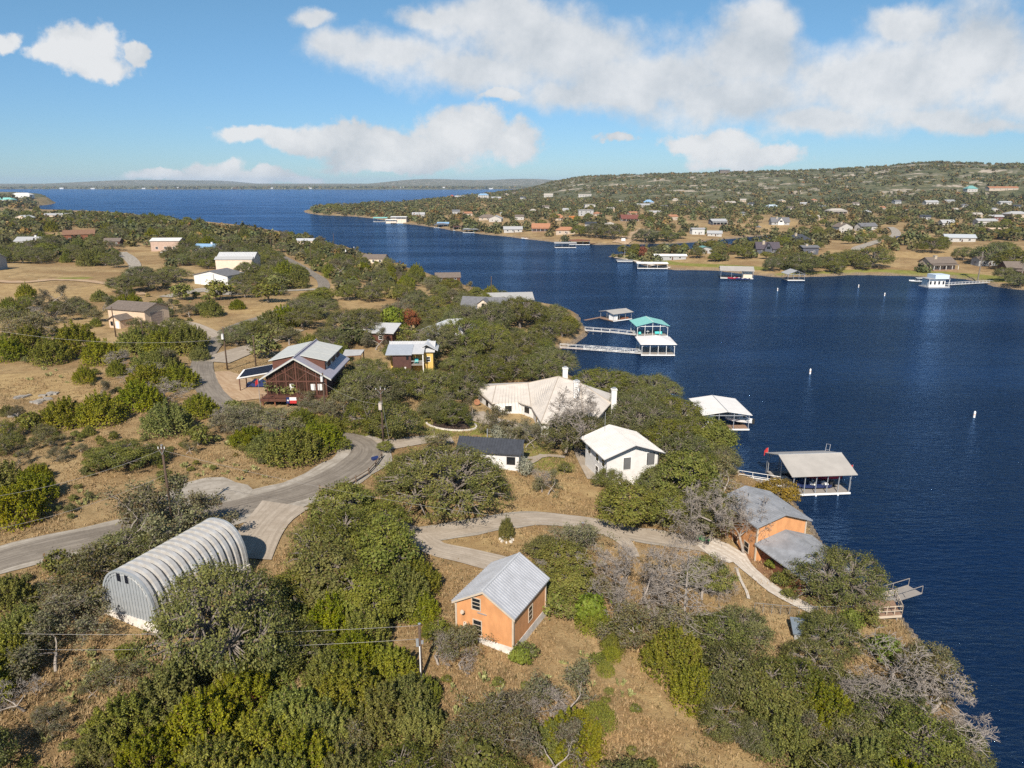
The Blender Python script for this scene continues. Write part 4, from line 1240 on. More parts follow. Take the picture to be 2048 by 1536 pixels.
# ---- white two-storey house
wh = house('white_house', 'white two-storey house with a pale metal gable roof and grey shutters', 'house', (17.2, 104.6, 5.5), 16, 8.6, 8.6, 5.0, 'y', 1.5, M_STUCCO, M_CREAM, anchor='c', ov=.7, mark='white two-storey house',
    wins=[('f', -1.0, 2.7, 1.2, 1.9, M_WHITE, (1, 1)), ('f', 2.9, 3.0, 1.3, 2.0, M_WHITE, (1, 1)), ('l', 3.0, 3.0, 1.1, 1.3), ('l', 3.0, .5, 1.1, 2.0), ('l', .6, 3.0, 1.1, 1.3), ('l', .6, .5, 1.1, 1.6), ('l', -2.6, 3.0, 1.1, 1.3)], ribs=.45)
mshut = mat('grey_shutter', (.13, .13, .13), .7, var=.05)
for u, z0, hh in ((-1.0, 2.75, 1.8), (2.9, 3.05, 1.9)):
    MB().bx(u - .55, u + .55, -4.42, -4.37, z0, z0 + hh).build('shutter', mshut, wh)
MB().bx(4.1, 4.22, -4.42, -4.3, 1.9, 4.9).bx(3.3, 4.2, -4.42, -4.32, 1.75, 1.88).bx(3.25, 3.37, -4.42, -4.3, -1.0, 1.88).build('downspout', M_RUBBER, wh)
MB().bar((2.1, -4.3, 1.2), (2.1, -4.42, 1.2), .42, 16).build('vent_disc', M_GREYW, wh)
for s in (-1, 1):
    MB().slab([(0, -5.02, 6.66), (s * 5.0, -5.02, 4.92), (s * 5.0, -5.02, 4.74), (0, -5.02, 6.44)], .06, (0, 1, 0)).build('barge_board', M_DARKR, wh)
MB().bar((-1.4, 3.5, 6.2), (-1.4, 3.5, 9.4), .035, 5).build('antenna', M_STEEL, wh)

# ---- orange lake house: tall gable and a low ribbed porch wing
lh = house('lake_house', 'orange lakeside house with ribbed silver roofs stepping down to the water', 'house', (33.3, 85.8, 2.7), 15, 7.0, 8.0, 5.9, 'y', 1.15, M_ORANGE, M_GALVD, anchor='c', ov=.55, mark='orange lake house', ribs=.36,
    wins=[('l', 2.0, 1.2, 1.0, 1.3, M_TRIMT), ('l', -2.5, 3.6, 1.0, .9, M_TRIMT)], doors=[('l', -.6, .1, 1.0, 2.1, M_TRIMT, M_BROWN)])
MB().bx(-3.54, 3.54, -4.04, 4.04, -4.0, -.05).build('foundation', M_CONCW, lh)
MB().bx(-3.59, -3.41, -4.1, -3.92, 0, 5.7).bx(3.41, 3.59, -4.1, -3.92, 0, 5.7).build('corner_board', M_TRIMT, lh)
# lower wing
a, b = -3.3, 4.2
MB().bx(-2.6, 3.7, -11.7, -4.05, -3.9, 2.3).build('wing_wall', M_RUST, lh)
ridge = 4.6
wing = MB()
q1 = [(a - .5, -4.06, 3.25), (.6, -4.06, ridge), (.6, -10.4, ridge - .15), (a + .9, -12.6, 2.55)]
q2 = [(.6, -4.06, ridge), (b + .5, -4.06, 3.25), (b + .5, -12.6, 2.6), (.6, -10.4, ridge - .15)]
q3 = [(.6, -10.4, ridge - .15), (b + .5, -12.6, 2.6), (a + .9, -12.6, 2.55)]
for q in (q1, q2, q3):
    wing.slab([(x, y, z + .14) for x, y, z in q], .14)
wing.build('wing_roof', M_GALVD, lh)
rb = MB()
for k in range(24):
    f_ = k / 23
    for q in (q1, q2):
        p0, p1, p2, p3 = [Vector(v) + Vector((0, 0, .16)) for v in q]
        rb.bar(p0.lerp(p3, f_), p1.lerp(p2, f_), .07, 4, cap=False)
r_ = rb.build('wing_rib', M_GALVD, lh); r_['kind'] = 'stuff'
for u in (-.9, 1.6):
    f = MB().bx(u - .8, u + .8, -11.78, -11.68, -.2, 1.8).build('french_door', M_WHITE, lh)
    for k in range(2):
        MB().bx(u - .7 + k * .72, u - .04 + k * .72, -11.8, -11.7, -.05, 1.65).build('pane', M_GLASS, f)
MB().bx(2.1, 3.72, -11.82, -11.72, -1.5, 2.1).build('stone_pier', M_STONEW, lh)
MB().cyl((-1, 2), .12, 6.7, 7.5, 10).build('roof_vent', M_STEEL, lh)
MB().cyl((1.3, -2.5), .1, 6.5, 7.2, 10).build('roof_vent', M_STEEL, lh)
FOOT.append((35.3, 78.0, 4.6)); FOOT.append((36.3, 74.0, 3.5))

# ---- garages and barn to the left
tg = house('tan_garage', 'tan stucco workshop with brown shingle roofs and a tall brown roller door', 'garage', (-106.5, 200.5, 11.4), -20, 13.5, 8.5, 4.6, 'x', 1.5, M_TANW, M_SHING, anchor='c', ov=.45, mark='tan workshop',
    wins=[('f', -4.4, 1.4, .9, 1.3), ('f', -1.6, 1.2, .7, 1.0)], doors=[('r', -.2, 0.1, 4.2, 3.6, M_TRIMT, mat('brown_roller_door', (.28, .21, .17), .7, var=.05), (1, 5))])
MB().bx(-1.8, 2.2, -8.6, -4.3, -2, 2.5).build('side_room', M_TANW, tg)
for s in (-1, 1):
    MB().slab([(.2, -9.0, 3.7), (.2 + s * 2.4, -9.0, 2.45), (.2 + s * 2.4, -4.2, 2.45), (.2, -4.2, 3.7)], .14).build('side_roof', M_SHING, tg)
MB().add([(-1.8, -8.6, 2.5), (2.2, -8.6, 2.5), (.2, -8.6, 3.55), (-1.8, -8.5, 2.5), (2.2, -8.5, 2.5), (.2, -8.5, 3.55)], [(0, 1, 2), (5, 4, 3), (0, 3, 4, 1), (1, 4, 5, 2), (2, 5, 3, 0)]).build('side_gable', M_TANW, tg)
window(tg, 0, 17.2, 'f', -.8, .9, .7, 1.0, M_RUBBER)
window(tg, 0, 17.2, 'f', 1.2, 0, .9, 2.0, M_WHITE, glass=M_WHITE, name='door')
wg = house('white_garage', 'white metal garage with two roller doors and a dark low gable roof', 'garage', (-117.0, 284.5, 11.2), -16, 15.5, 10, 3.9, 'y', 1.7, M_STUCCO, M_GREYR, anchor='c', ov=.4, mark='white garage with two doors', ribs=.6,
    doors=[('f', -2.3, 0, 5.2, 3.7, M_GREYW, M_WHITE, (1, 6)), ('f', 4.6, 0, 4.2, 2.6, M_GREYW, M_WHITE, (1, 5))], wins=[('l', 0, 1.2, 1.0, 1.0)])
MB().bx(1.2, 1.6, -5.12, -5.0, 0, 4.6).build('corner_post', M_GREYW, wg)
bn = house('metal_barn', 'tall cream metal barn with a white upper roof and a lower lean-to roof', 'barn', (-126.0, 331.0, 12.2), 1, 16.5, 9, 4.9, 'x', 2.2, M_CREAMW, M_GALVW, anchor='c', ov=.4, mark='cream metal barn', ribs=.7)
MB().slab([(-8.9, -6.6, 4.6), (8.3, -6.6, 4.6), (8.3, -4.4, 5.7), (-8.9, -4.4, 5.7)], .15).build('lean_to_roof', M_GREYW, bn)
MB().bx(-8.5, 8.0, -6.3, -4.53, -1.5, 4.45).build('lean_to_wall', M_CREAMW, bn)

FOOT += [(-120, 274, 8), (-119, 265, 7), (-96, 197, 6), (-109, 191, 5), (-111, 183, 4)]
for args in [
    ('long_house', 'low pinkish house with a flat tan roof behind the cream metal barn', 'house', (303, 503), 4, 16, 9, 5.6, 'x', 1.3, mat('pink_stone', (.46, .33, .26), .85, var=.08), M_CREAM, 'pinkish flat-roofed house'),
    ('rust_house', 'house clad in warm orange-brown boards with two stepped shed roofs', 'house', (128, 484), 28, 18, 10, 4.5, 'shed', 2.2, M_RUST, mat('dull_orange_roof', (.24, .13, .075), .85, var=.15), 'orange-brown stepped house'),
    ('grey_roof_house', 'white house with a grey gable roof and chimney at the left woods', 'house', (30, 493), 6, 15, 10, 3.2, 'x', 2.2, M_STUCCO, M_GREYW, 'white house with grey gable roof'),
    ('brown_barn', 'small dark brown cabin between big oaks left of the pinkish house', 'cabin', (208, 493), 10, 9, 7, 3, 'x', 1.6, M_BROWN, M_SHING, 'dark brown cabin'),
    ('white_cabin', 'white cabin with a pink-brown front near the left inlet', 'cabin', (30, 447), -14, 16, 10, 5, 'y', 2.2, M_CREAMW, M_GALVW, 'white cabin near the inlet'),
    ('boathouse', 'long pale boathouse standing at the point beyond the left woods', 'boathouse', (300, 437), 0, 22, 9, 3, 'x', 1.2, M_GREYW, M_GALVW, 'pale boathouse at the point'),
    ('wide_house', 'low pale house with arched porch beside the left inlet', 'house', (86, 436), 2, 30, 12, 3.4, 'x', 1.8, M_CREAMW, M_GREYW, 'pale house with the arched porch'),
    ('bank_house', 'small grey-roofed house at the tree edge above the channel', 'house', (725, 524), -5, 13, 9, 3.0, 'x', 2.0, M_CREAMW, M_SHING, 'grey-roofed house above the channel'),
    ('low_roof_house', 'house showing only a dark low roof among shoreline shrubs', 'house', (872, 562), 8, 12, 8, 2.8, 'x', 1.8, M_BROWN, M_SHING, 'dark low roof at the shore'),
    ('cliff_villa', 'white villa on top of the left rocky headland', 'villa', (22, 393.5), 0, 46, 18, 8, 'hip', 4, M_STUCCO, M_STUCCO, 'white villa on the headland'),
    ('cliff_lodge', 'turquoise-roofed lodge on the slope below the headland villa', 'lodge', (-12, 404), 0, 40, 16, 7, 'hip', 4, M_STUCCO, M_TEAL, 'turquoise lodge'),
    ('shore_cottage', 'pale cottage at the far tree line above the open lake', 'cottage', (592, 487), 0, 12, 8, 2.8, 'x', 1.2, M_CREAMW, M_GALVW, 'pale cottage above the open lake'),
    ('solar_house', 'house with blue solar roof panels and a white chimney among trees', 'house', (388, 504), -8, 13, 8, 2.6, 'x', 1.7, M_STUCCO, M_BLUE, 'blue solar roof'),
    ('edge_house', 'blue-grey roof corner of a house cut by the left picture edge', 'house', (-92, 545), 10, 16, 10, 4.5, 'x', 2, M_GREYW, mat('blue_grey_roof', (.42, .45, .49), .5), 'blue-grey roof at the left edge'),
]:
    nm, lb, ctg, px, yaw, w, d, h, ax, rise, wl, rf, mk = args
    house(nm, lb, ctg, px, yaw, w, d, h, ax, rise, wl, rf, wins=[('f', w * k, 1.0, w * .09, 1.3) for k in (-.3, 0, .3)], mark=mk,
          chim=[(w * .2, 0, 1.0, h + rise + 1, M_STUCCO)] if nm in ('grey_roof_house', 'solar_house') else None)

# ---- houses of the opposite bank: pixel of the front-left ground corner
OPP = [
    ('ranch_bungalow', 'long brown-roofed bungalow with a raised porch on the opposite lawn', 'house', (1860, 541), 10, 21, 13, 4.6, 'x', 3.2, M_CREAMW, M_SHING, 'brown-roofed bungalow on the lawn', 'porch'),
    ('grey_garage', 'grey flat-fronted garage right of the brown-roofed bungalow', 'garage', (1957, 533), 0, 15, 10, 4.5, 'x', 1.6, M_GREYW, M_SHING, 'grey garage by the bungalow', ''),
    ('tudor_house', 'slate grey house with steep twin gables on the spit', 'house', (1513, 508), -6, 19, 11, 4.2, 'x', 4.4, M_DGREY, mat('slate_roof', (.075, .062, .075), .8, var=.1), 'slate grey twin-gabled house', 'gable'),
    ('grey_annex', 'square slate grey garage with a small white chimney on the spit', 'garage', (1605, 510), 4, 14, 10, 5.6, 'x', 1.2, M_DGREY, M_GREYR, 'square slate grey garage', ''),
    ('black_roof_house', 'white house with black hipped roofs behind the slate grey house', 'house', (1583, 487), 12, 22, 13, 3.6, 'hip', 4.2, M_STUCCO, M_DARKR, 'white house with black hips', ''),
    ('white_manor', 'tall white house with grey gables above a long retaining wall', 'house', (1677, 468), 14, 20, 14, 8.0, 'y', 4.0, M_STUCCO, M_SHING, 'tall white gabled house', 'tall'),
    ('white_manor_wing', 'long grey-roofed wing beside the tall white gabled house', 'house', (1722, 462), 18, 26, 12, 5.0, 'x', 3.2, M_STUCCO, M_GREYR, 'grey-roofed white wing', ''),
    ('columned_house', 'wide cream house with a columned porch on the slope', 'house', (1658, 428), 6, 34, 16, 5.2, 'hip', 3.0, M_STUCCO, M_CREAM, 'cream columned house', 'porch'),
    ('lake_manor', 'grey shingled house with a pointed white central gable', 'house', (1543, 450), 0, 26, 12, 4.4, 'x', 5.0, M_GREYW, M_GREYR, 'grey house with pointed gable', 'gable'),
    ('metal_workshop', 'metal workshop with white gable and an open lean-to porch', 'workshop', (1424, 450), 8, 22, 14, 5.0, 'x', 2.2, M_DGREY, M_GALVW, 'metal workshop with lean-to', 'porch'),
    ('white_cube_house', 'plain two-storey pale grey house with a wide window near the cove', 'house', (1384, 469), 4, 16, 10, 6.4, 'x', .8, mat('pale_grey_stucco', (.52, .52, .50), .85, var=.05), M_GALVW, 'pale two-storey house by the cove', ''),
    ('cove_cottage', 'small white cottage with a grey gable roof facing the cove', 'cottage', (1415, 472), -10, 17, 10, 3.2, 'x', 2.4, M_STUCCO, M_GREYW, 'white cottage facing the cove', ''),
    ('red_roof_house', 'dark red roofed house with white porch above the boat ramp', 'house', (1243, 443), 2, 26, 14, 4.4, 'x', 4.2, M_CREAMW, M_REDR, 'dark red roofed house', 'porch'),
    ('blue_roof_house', 'white house crowned by a blue-grey hipped roof uphill', 'house', (1287, 410), -6, 26, 18, 6.0, 'hip', 5.0, M_STUCCO, M_BLUE, 'blue-grey hipped house', ''),
    ('white_terrace_house', 'low white house left of and below the blue-grey hipped one', 'house', (1275, 415), 0, 30, 14, 5.0, 'x', 2.4, M_STUCCO, M_GALVW, 'low white house below the blue hip', ''),
    ('grey_lodge', 'grey metal-roofed lodge between trees right of the red roof', 'lodge', (1300, 430), 4, 20, 12, 4.0, 'x', 2.4, M_CREAMW, M_GREYW, 'grey lodge by the red roof', ''),
    ('slope_house', 'white house with dark entrance high on the wooded slope', 'house', (1452, 410), 5, 24, 14, 5.0, 'x', 2.8, M_STUCCO, M_CREAM, 'white house with dark entrance', ''),
    ('pavilion_house', 'pale blue roofed house with a deep dark porch on the slope', 'house', (1533, 418), 0, 28, 16, 4.2, 'hip', 3.8, M_BROWN, mat('pale_blue_roof', (.42, .50, .56), .5, var=.05), 'pale blue roofed house', 'porch'),
    ('terracotta_house', 'cream house under a terracotta gable roof near the water', 'house', (1064, 464), -5, 23, 14, 4.6, 'x', 4.2, M_CREAMW, M_TERRA, 'terracotta roofed house', 'porch'),
    ('bank_bungalow', 'white bungalow with pale grey roof left of the terracotta house', 'house', (1008, 466), 2, 24, 12, 3.8, 'x', 2.8, M_STUCCO, M_GREYW, 'white bungalow on the bank', ''),
    ('small_terracotta_house', 'smaller terracotta roofed house higher among trees', 'house', (1104, 441), 6, 20, 12, 4.0, 'hip', 4.4, M_CREAMW, M_TERRA, 'smaller terracotta roof', ''),
    ('grey_hip_house', 'grey hipped roof house set back behind shoreline trees', 'house', (958, 441), 3, 28, 14, 4.2, 'hip', 3.6, M_CREAMW, M_SHING, 'grey hip behind shoreline trees', ''),
    ('white_gable_house', 'white gabled house in the trees right of the grey hip', 'house', (978, 444), -12, 20, 12, 5.0, 'y', 3.6, M_STUCCO, M_GALVW, 'white gable in the trees', ''),
    ('concrete_house', 'modern grey concrete house with open terraces', 'house', (1157, 432), 0, 26, 14, 9.0, 'flat', .6, M_GREYW, M_GREYW, 'modern concrete house', ''),
    ('white_block_house', 'pale block house with tall openings up the hill', 'house', (1170, 419), 4, 22, 14, 9.5, 'flat', .5, M_STUCCO, M_STUCCO, 'pale block house', ''),
    ('orange_barn', 'bright orange flat barn beside the modern concrete house', 'barn', (1139, 440), 0, 14, 10, 4.2, 'x', .8, mat('bright_orange_paint', (.62, .20, .03), .7, var=.04), mat('orange_roof', (.55, .18, .03), .7, var=.04), 'bright orange barn', ''),
    ('stone_villa', 'cream villa with dark arches behind shore trees', 'villa', (1112, 470), -3, 24, 12, 4.6, 'hip', 3.0, M_CREAMW, M_TERRA, 'cream villa behind shore trees', ''),
    ('silver_roof_house', 'long pale silver roofed house in the right-hand woods', 'house', (1890, 484), -14, 27, 12, 4.0, 'x', 2.4, M_STUCCO, mat('silver_roof', (.50, .53, .55), .45, .2, var=.05), 'long silver roofed house', ''),
    ('white_cottage', 'white-roofed cottage up the slope left of the silver roof', 'cottage', (1885, 453), 4, 18, 12, 4.0, 'x', 3.4, M_STUCCO, M_GALVW, 'white-roofed cottage', ''),
    ('white_tall_house', 'white house with a red door side at the far right woods', 'house', (1955, 451), 0, 26, 12, 5.2, 'x', 2.2, M_STUCCO, M_GALVW, 'white house with the red side', ''),
    ('grey_villa', 'pale grey roofed villa at the far right above the woods', 'villa', (2018, 436), 6, 34, 16, 5.4, 'hip', 3.2, M_CREAMW, M_GREYW, 'pale grey roofed villa', ''),
    ('red_villa', 'maroon walled villa left of the pale grey one', 'villa', (1980, 441), 4, 22, 12, 5.0, 'x', 2.2, M_REDR, M_GALVW, 'maroon villa', ''),
    ('sand_house', 'sand-coloured flat house below the maroon villa', 'house', (1982, 464), 0, 22, 12, 3.0, 'x', 1.0, M_TANW, M_TANW, 'sand-coloured flat house', ''),
    ('hill_house', 'teal-roofed white house high on the right hill', 'house', (1934, 385), 0, 26, 18, 7.0, 'hip', 6.0, M_STUCCO, M_TEAL, 'teal-roofed hill house', ''),
    ('hill_lodge', 'long brown lodge on the hill right of the teal roof', 'lodge', (1978, 383), 2, 75, 16, 5.0, 'x', 3.0, M_CREAMW, M_TERRA, 'long brown hill lodge', ''),
    ('slope_cottage', 'white cottage with grey roof alone on the middle right slope', 'cottage', (1852, 410), 3, 28, 14, 4.4, 'x', 3.0, M_STUCCO, M_GREYW, 'white cottage on the right slope', ''),
    ('slope_cabin', 'small white cabin right of the lone slope cottage', 'cabin', (1891, 406), 0, 20, 10, 4.0, 'x', 1.6, M_STUCCO, M_GALVW, 'small white slope cabin', ''),
    ('slope_barn', 'low white barn at the right below the hill lodge', 'barn', (2001, 410), 6, 26, 12, 4.4, 'x', 2.0, M_STUCCO, M_GALVW, 'low white barn', ''),
    ('twin_cabin', 'little white gabled cabin in a pair at the far right', 'cabin', (1984, 424), 4, 14, 9, 4.0, 'y', 2.6, M_STUCCO, M_GALVW, 'little white twin cabin', ''),
    ('shore_lodge', 'dark timber lodge with many porches at the right edge of the lake', 'lodge', (2012, 552), -8, 18, 12, 5.2, 'x', 3.2, M_BROWN, M_SHING, 'dark timber lodge', 'porch'),
    ('ridge_house', 'small pale house breaking the skyline of the ridge', 'house', (1440, 347), 0, 40, 20, 10, 'x', 3.0, M_SHING, M_GREYR, 'house on the ridge', ''),
    ('cape_house', 'white and blue house on the wooded cape', 'house', (956, 396), 0, 34, 16, 9, 'hip', 4, M_STUCCO, M_BLUE, 'white and blue cape house', ''),
    ('cape_red_house', 'bright red roofed house at the tip of the cape', 'house', (899, 394), 0, 22, 14, 6, 'hip', 6, M_RED, M_RED, 'bright red roof on the cape', ''),
    ('cape_cottage', 'white cottage beside the red roof on the cape', 'cottage', (910, 397), 4, 30, 14, 4, 'x', 3, M_STUCCO, M_GALVW, 'cottage beside the red roof', ''),
    ('cape_cabin', 'white cabin on the slope right of the blue and white cape house', 'cabin', (983, 400), 0, 28, 14, 5, 'x', 3, M_STUCCO, M_GALVW, 'cape cabin', ''),
    ('saddle_house', 'pair-gabled white house in the saddle below the big hill', 'house', (1088, 395), 0, 30, 14, 6, 'x', 4, M_STUCCO, M_CREAM, 'saddle house', ''),
    ('quarry_house', 'low white house under the pale hillside scar', 'house', (1157, 395), 0, 40, 14, 5, 'x', 2, M_STUCCO, M_CREAM, 'house under the scar', ''),
    ('blue_boathouse', 'blue-roofed shore hut facing the channel', 'hut', (875, 453), 0, 17, 9, 3.4, 'x', 1.6, M_GREYW, M_BLUE, 'blue-roofed shore hut', ''),
    ('point_house', 'white house in the trees behind the two offshore docks', 'house', (825, 436), 6, 22, 12, 5, 'x', 3, M_STUCCO, M_GALVW, 'white house behind the docks', ''),
    ('shade_house', 'tan-roofed house under the big shade trees by the ramp', 'house', (1283, 473), 0, 22, 10, 3.2, 'x', 2.0, M_TANW, M_SHING, 'tan-roofed house by the ramp', ''),
    ('spit_shelter', 'long white-roofed shelter on the spit behind the red tree', 'shelter', (1310, 522), -3, 26, 8, 3.0, 'x', .9, M_GREYW, M_WHITE, 'white-roofed shelter on the spit', ''),
    ('teal_shelter', 'teal gable roofed shelter on the spit', 'shelter', (1392, 508), 4, 17, 9, 3.4, 'y', 2.0, M_GREYW, M_TEAL, 'teal-roofed shelter', ''),
]
M_FARW = mat('weathered_white_wall', (0.46, 0.44, 0.41), .85, var=.08)
M_FARR = mat('weathered_pale_roof', (0.40, 0.40, 0.40), .6, var=.1)
M_FARC = mat('weathered_cream_roof', (0.42, 0.38, 0.33), .7, var=.1)
MUTE = {'white_stucco': M_FARW, 'pale_metal_roof': M_FARR, 'cream_roof': M_FARC, 'cream_wall': mat('weathered_cream_wall', (0.46, 0.38, 0.30), .85, var=.08), 'teal_metal_roof': mat('faded_teal_roof', (.15, .33, .31), .6, var=.08), 'red_paint': mat('faded_red', (.30, .05, .04), .7, var=.08)}
M_DOORD = mat('dark_door', (.10, .06, .045), .6, var=.05)
for nm, lb, ctg, px, yaw, w, d, h, ax, rise, wl, rf, mk, ex in OPP:
    w *= .76; d *= .76; h = h * .78 + .3; rise *= .85
    wl, rf = MUTE.get(wl.name, wl), MUTE.get(rf.name, rf)
    n = 2 if w < 16 else (3 if w < 24 else 4)
    ww = [('f', w * ((k + .5) / n - .5) * .9, 1.1, min(2.0, w * .08), 1.3 if h < 6 else 1.7) for k in range(n)]
    if h > 6: ww += [('f', q[1], h * .58, q[3], 1.6) for q in ww]
    ww += [('l', 0, 1.1, 1.4, 1.3), ('r', 0, 1.1, 1.4, 1.3)]
    hs = house(nm, lb, ctg, px, yaw, w, d, h, ax, rise, wl, rf, ov=.7, wins=ww, mark=mk, doors=[('f', w * .05 + .2, 0, 1.2, 2.1, M_WHITE, M_DOORD)],
          posts=(2.6, 5, 2.7, M_WHITE if wl is not M_BROWN else M_BROWN) if ex == 'porch' else None,
          chim=[(-w * .18, -d * .12, 1.6, h + rise + .9, M_STONEW)] if nm in ('ranch_bungalow', 'lake_manor', 'tudor_house', 'grey_annex', 'black_roof_house', 'white_manor') else None)
    if ex == 'gable':
        g = w * .16
        MB().add([(-g, -d / 2 - 1.2, 0), (g, -d / 2 - 1.2, 0), (g, -d / 2 - 1.2, h), (0, -d / 2 - 1.2, h + rise * .95), (-g, -d / 2 - 1.2, h), (-g, 0, 0), (g, 0, 0), (g, 0, h), (0, 0, h + rise * .95), (-g, 0, h)],
                 [(0, 1, 2, 3, 4), (0, 5, 6, 1), (1, 6, 7, 2), (2, 7, 8, 3), (3, 8, 9, 4), (4, 9, 5, 0)]).build('front_gable', M_STUCCO if nm == 'lake_manor' else wl, hs)
        for s in (-1, 1):
            MB().slab([(0, -d / 2 - 1.7, h + rise * .95 + .2), (s * (g + .5), -d / 2 - 1.7, h - .35), (s * (g + .5), 0, h - .35), (0, 0, h + rise * .95 + .2)], .18).build('gable_roof', rf, hs)
        MB().bx(-g * .5, g * .5, -d / 2 - 1.28, -d / 2 - 1.18, h * .9, h * 1.35).build('gable_window', M_GLASS, hs)
    if nm == 'white_manor':
        MB().bx(-w / 2 - 6, w / 2 + 16, -d / 2 - 7, -d / 2 - 6.2, -3, 1.2).build('retaining_wall', M_CREAMW, hs)

# small scattered cottages of the opposite slopes
COT = [(1235, 405), (1260, 432), (1322, 418), (1345, 402), (1365, 415), (1395, 408), (1420, 418), (1480, 404), (1500, 412), (1560, 405), (1575, 420), (1600, 412), (1625, 404), (1640, 418), (1705, 412), (1725, 428), (1760, 420), (1790, 408), (1815, 425), (1840, 440), (1905, 425), (1925, 415), (1945, 435), (2025, 418),
       (1060, 425), (1085, 418), (1125, 425), (1190, 432), (1215, 422), (1030, 440), (1000, 430), (930, 432), (905, 428), (1210, 455), (1170, 455), (1340, 440), (1480, 432), (1620, 440), (1040, 398), (1010, 391), (1025, 388)]
CC = [('pale grey', M_FARR, M_FARW), ('cream', M_FARC, MUTE['cream_wall']), ('brown-roofed', M_SHING, M_FARW), ('grey', M_GREYR, M_GREYW), ('tan', M_FARC, M_TANW), ('rust-roofed', M_TERRA, MUTE['cream_wall']), ('dark', M_DARKR, M_GREYW)]
seen_ = set()
for k, (px, py) in enumerate(COT):
    cn, rf, wl = CC[(k * 5 + k // 7) % 7]
    kind = ('cottage', 'cabin', 'house', 'barn')[(k * 3) % 4]
    best = sorted(LMARK, key=lambda l: math.hypot(px - l[1], (py - l[2]) * 2))
    lbl = None
    for b_ in best[:6]:
        dx, dy_ = px - b_[1], (py - b_[2]) * 2
        sd_ = ('right of' if dx > 0 else 'left of') if abs(dx) > abs(dy_) else ('below' if dy_ > 0 else 'above')
        lbl = 'tiny %s %s %s the %s' % (cn, kind, sd_, b_[0])
        if lbl not in seen_: break
    seen_.add(lbl)
    w, d = 11 + (k * 7) % 7, 8 + (k * 3) % 4
    house('slope_' + kind, lbl, kind, (px, py), (k * 37) % 50 - 25, w, d, 3.0 + (k % 3) * .5, 'x' if k % 3 else 'hip', 2.0, wl, rf, ov=.5, wins=[('f', -w * .25, 1, 1.2, 1.2), ('f', w * .25, 1, 1.2, 1.2)], group='small houses scattered over the opposite slopes')
# ------------------------------------------------------------------ docks, gangways, boats
M_HULLW = mat('white_gelcoat', (.78, .77, .75), .3, var=.02)
M_HULLR = mat('red_gelcoat', (.40, .03, .06), .3, var=.03)
M_CANVAS = mat('blue_canvas', (.05, .17, .38), .7, var=.05)
M_TEALF = mat('turquoise_plastic', (.10, .52, .50), .5, var=.04)
M_FLOAT = mat('float_drum', (.035, .032, .03), .7, var=.1)
M_BEIGE = mat('beige_roof', (.40, .372, .335), .55, .05, var=.05, scale=.5)
M_DOCKW = mat('white_dock_roof', (.74, .71, .67), .55, var=.04, scale=.5)

def dock(name, label, loc, yaw, w, d, eave, rise, axis, roofm, deckm, railm=M_STEEL, n_panel=5, slip=None, group='boat docks on the near shore', mark=None, nposts=4, ov=.45, seams=None):
    t = thing(name, label, 'boat dock', (loc[0], loc[1], 0), R(yaw), group)
    hw, hd = w / 2, d / 2
    # frame floats
    MB().bx(-hw, hw, -hd, -hd + .5, -.35, .22).bx(-hw, hw, hd - .5, hd, -.35, .22).bx(-hw, -hw + .5, -hd + .5, hd - .5, -.35, .215).bx(hw - .5, hw, -hd + .5, hd - .5, -.35, .215).build('float', M_FLOAT, t)
    # front walk in panels, side and back walks
    fw = d * .22
    for k in range(n_panel):
        a = -hw + w * k / n_panel + .02; b = -hw + w * (k + 1) / n_panel - .02
        MB().bx(a, b, -hd - .05, -hd + fw, .24, .46).build('deck_panel', deckm, t)
    if slip is None:
        MB().bx(-hw, hw, -hd + fw + .03, hd, .24, .45).build('deck_floor', deckm, t)
    else:
        MB().bx(-hw, -hw + slip[0], -hd + fw + .03, hd, .24, .45).build('side_walk', deckm, t)
        MB().bx(hw - slip[1], hw, -hd + fw + .03, hd, .24, .45).build('side_walk', deckm, t)
        MB().bx(-hw + slip[0] + .03, hw - slip[1] - .03, hd - .9, hd, .24, .45).build('back_walk', deckm, t)
    MB().bx(-hw - .06, hw + .06, -hd - .16, -hd - .06, .18, .48).build('fender_board', M_WHITE, t)
    # posts and beams
    for y in (-hd + .12, 0, hd - .12):
        for k in range(nposts):
            x = -hw + .15 + (w - .3) * k / (nposts - 1)
            if axis == 'y': top = eave + rise * (1 - abs(x) / hw)
            elif axis == 'x': top = eave + rise * (1 - abs(y) / hd)
            else: top = eave
            if y == 0 and 0 < k < nposts - 1: continue
            MB().bx(x - .06, x + .06, y - .06, y + .06, -.6, top - .03).build('post', railm, t)
    for y in (-hd + .12, hd - .12):
        MB().bx(-hw, hw, y - .05, y + .05, eave - .24, eave - .08).build('beam', railm, t)
    for s in (-1, 1):
        for e in (-1, 1):
            MB().bar((s * (hw - .15), e * (hd - .12), eave - .9), (s * (hw - 1.0), e * (hd - .12), eave - .16), .045, 4).build('brace', railm, t)
    roof_mesh(w, d, eave, rise, axis, ov, .10).build('roof', roofm, t)
    if axis in 'xy' and rise:
        run = (d if axis == 'y' else w) / 2 + ov
        A, B = ((0, -run, eave + rise + .13), (0, run, eave + rise + .13)) if axis == 'y' else ((-run, 0, eave + rise + .13), (run, 0, eave + rise + .13))
        MB().bar(A, B, .09, 4).build('ridge_cap', railm, t)
    if seams and axis in 'xy':
        r_ = roof_ribs(w, d, eave, rise, axis, ov, seams, .10, .04, .03).build('roof_seam', roofm, t); r_['kind'] = 'stuff'
    if mark: lm(mark, loc[0], loc[1], 2)
    return t

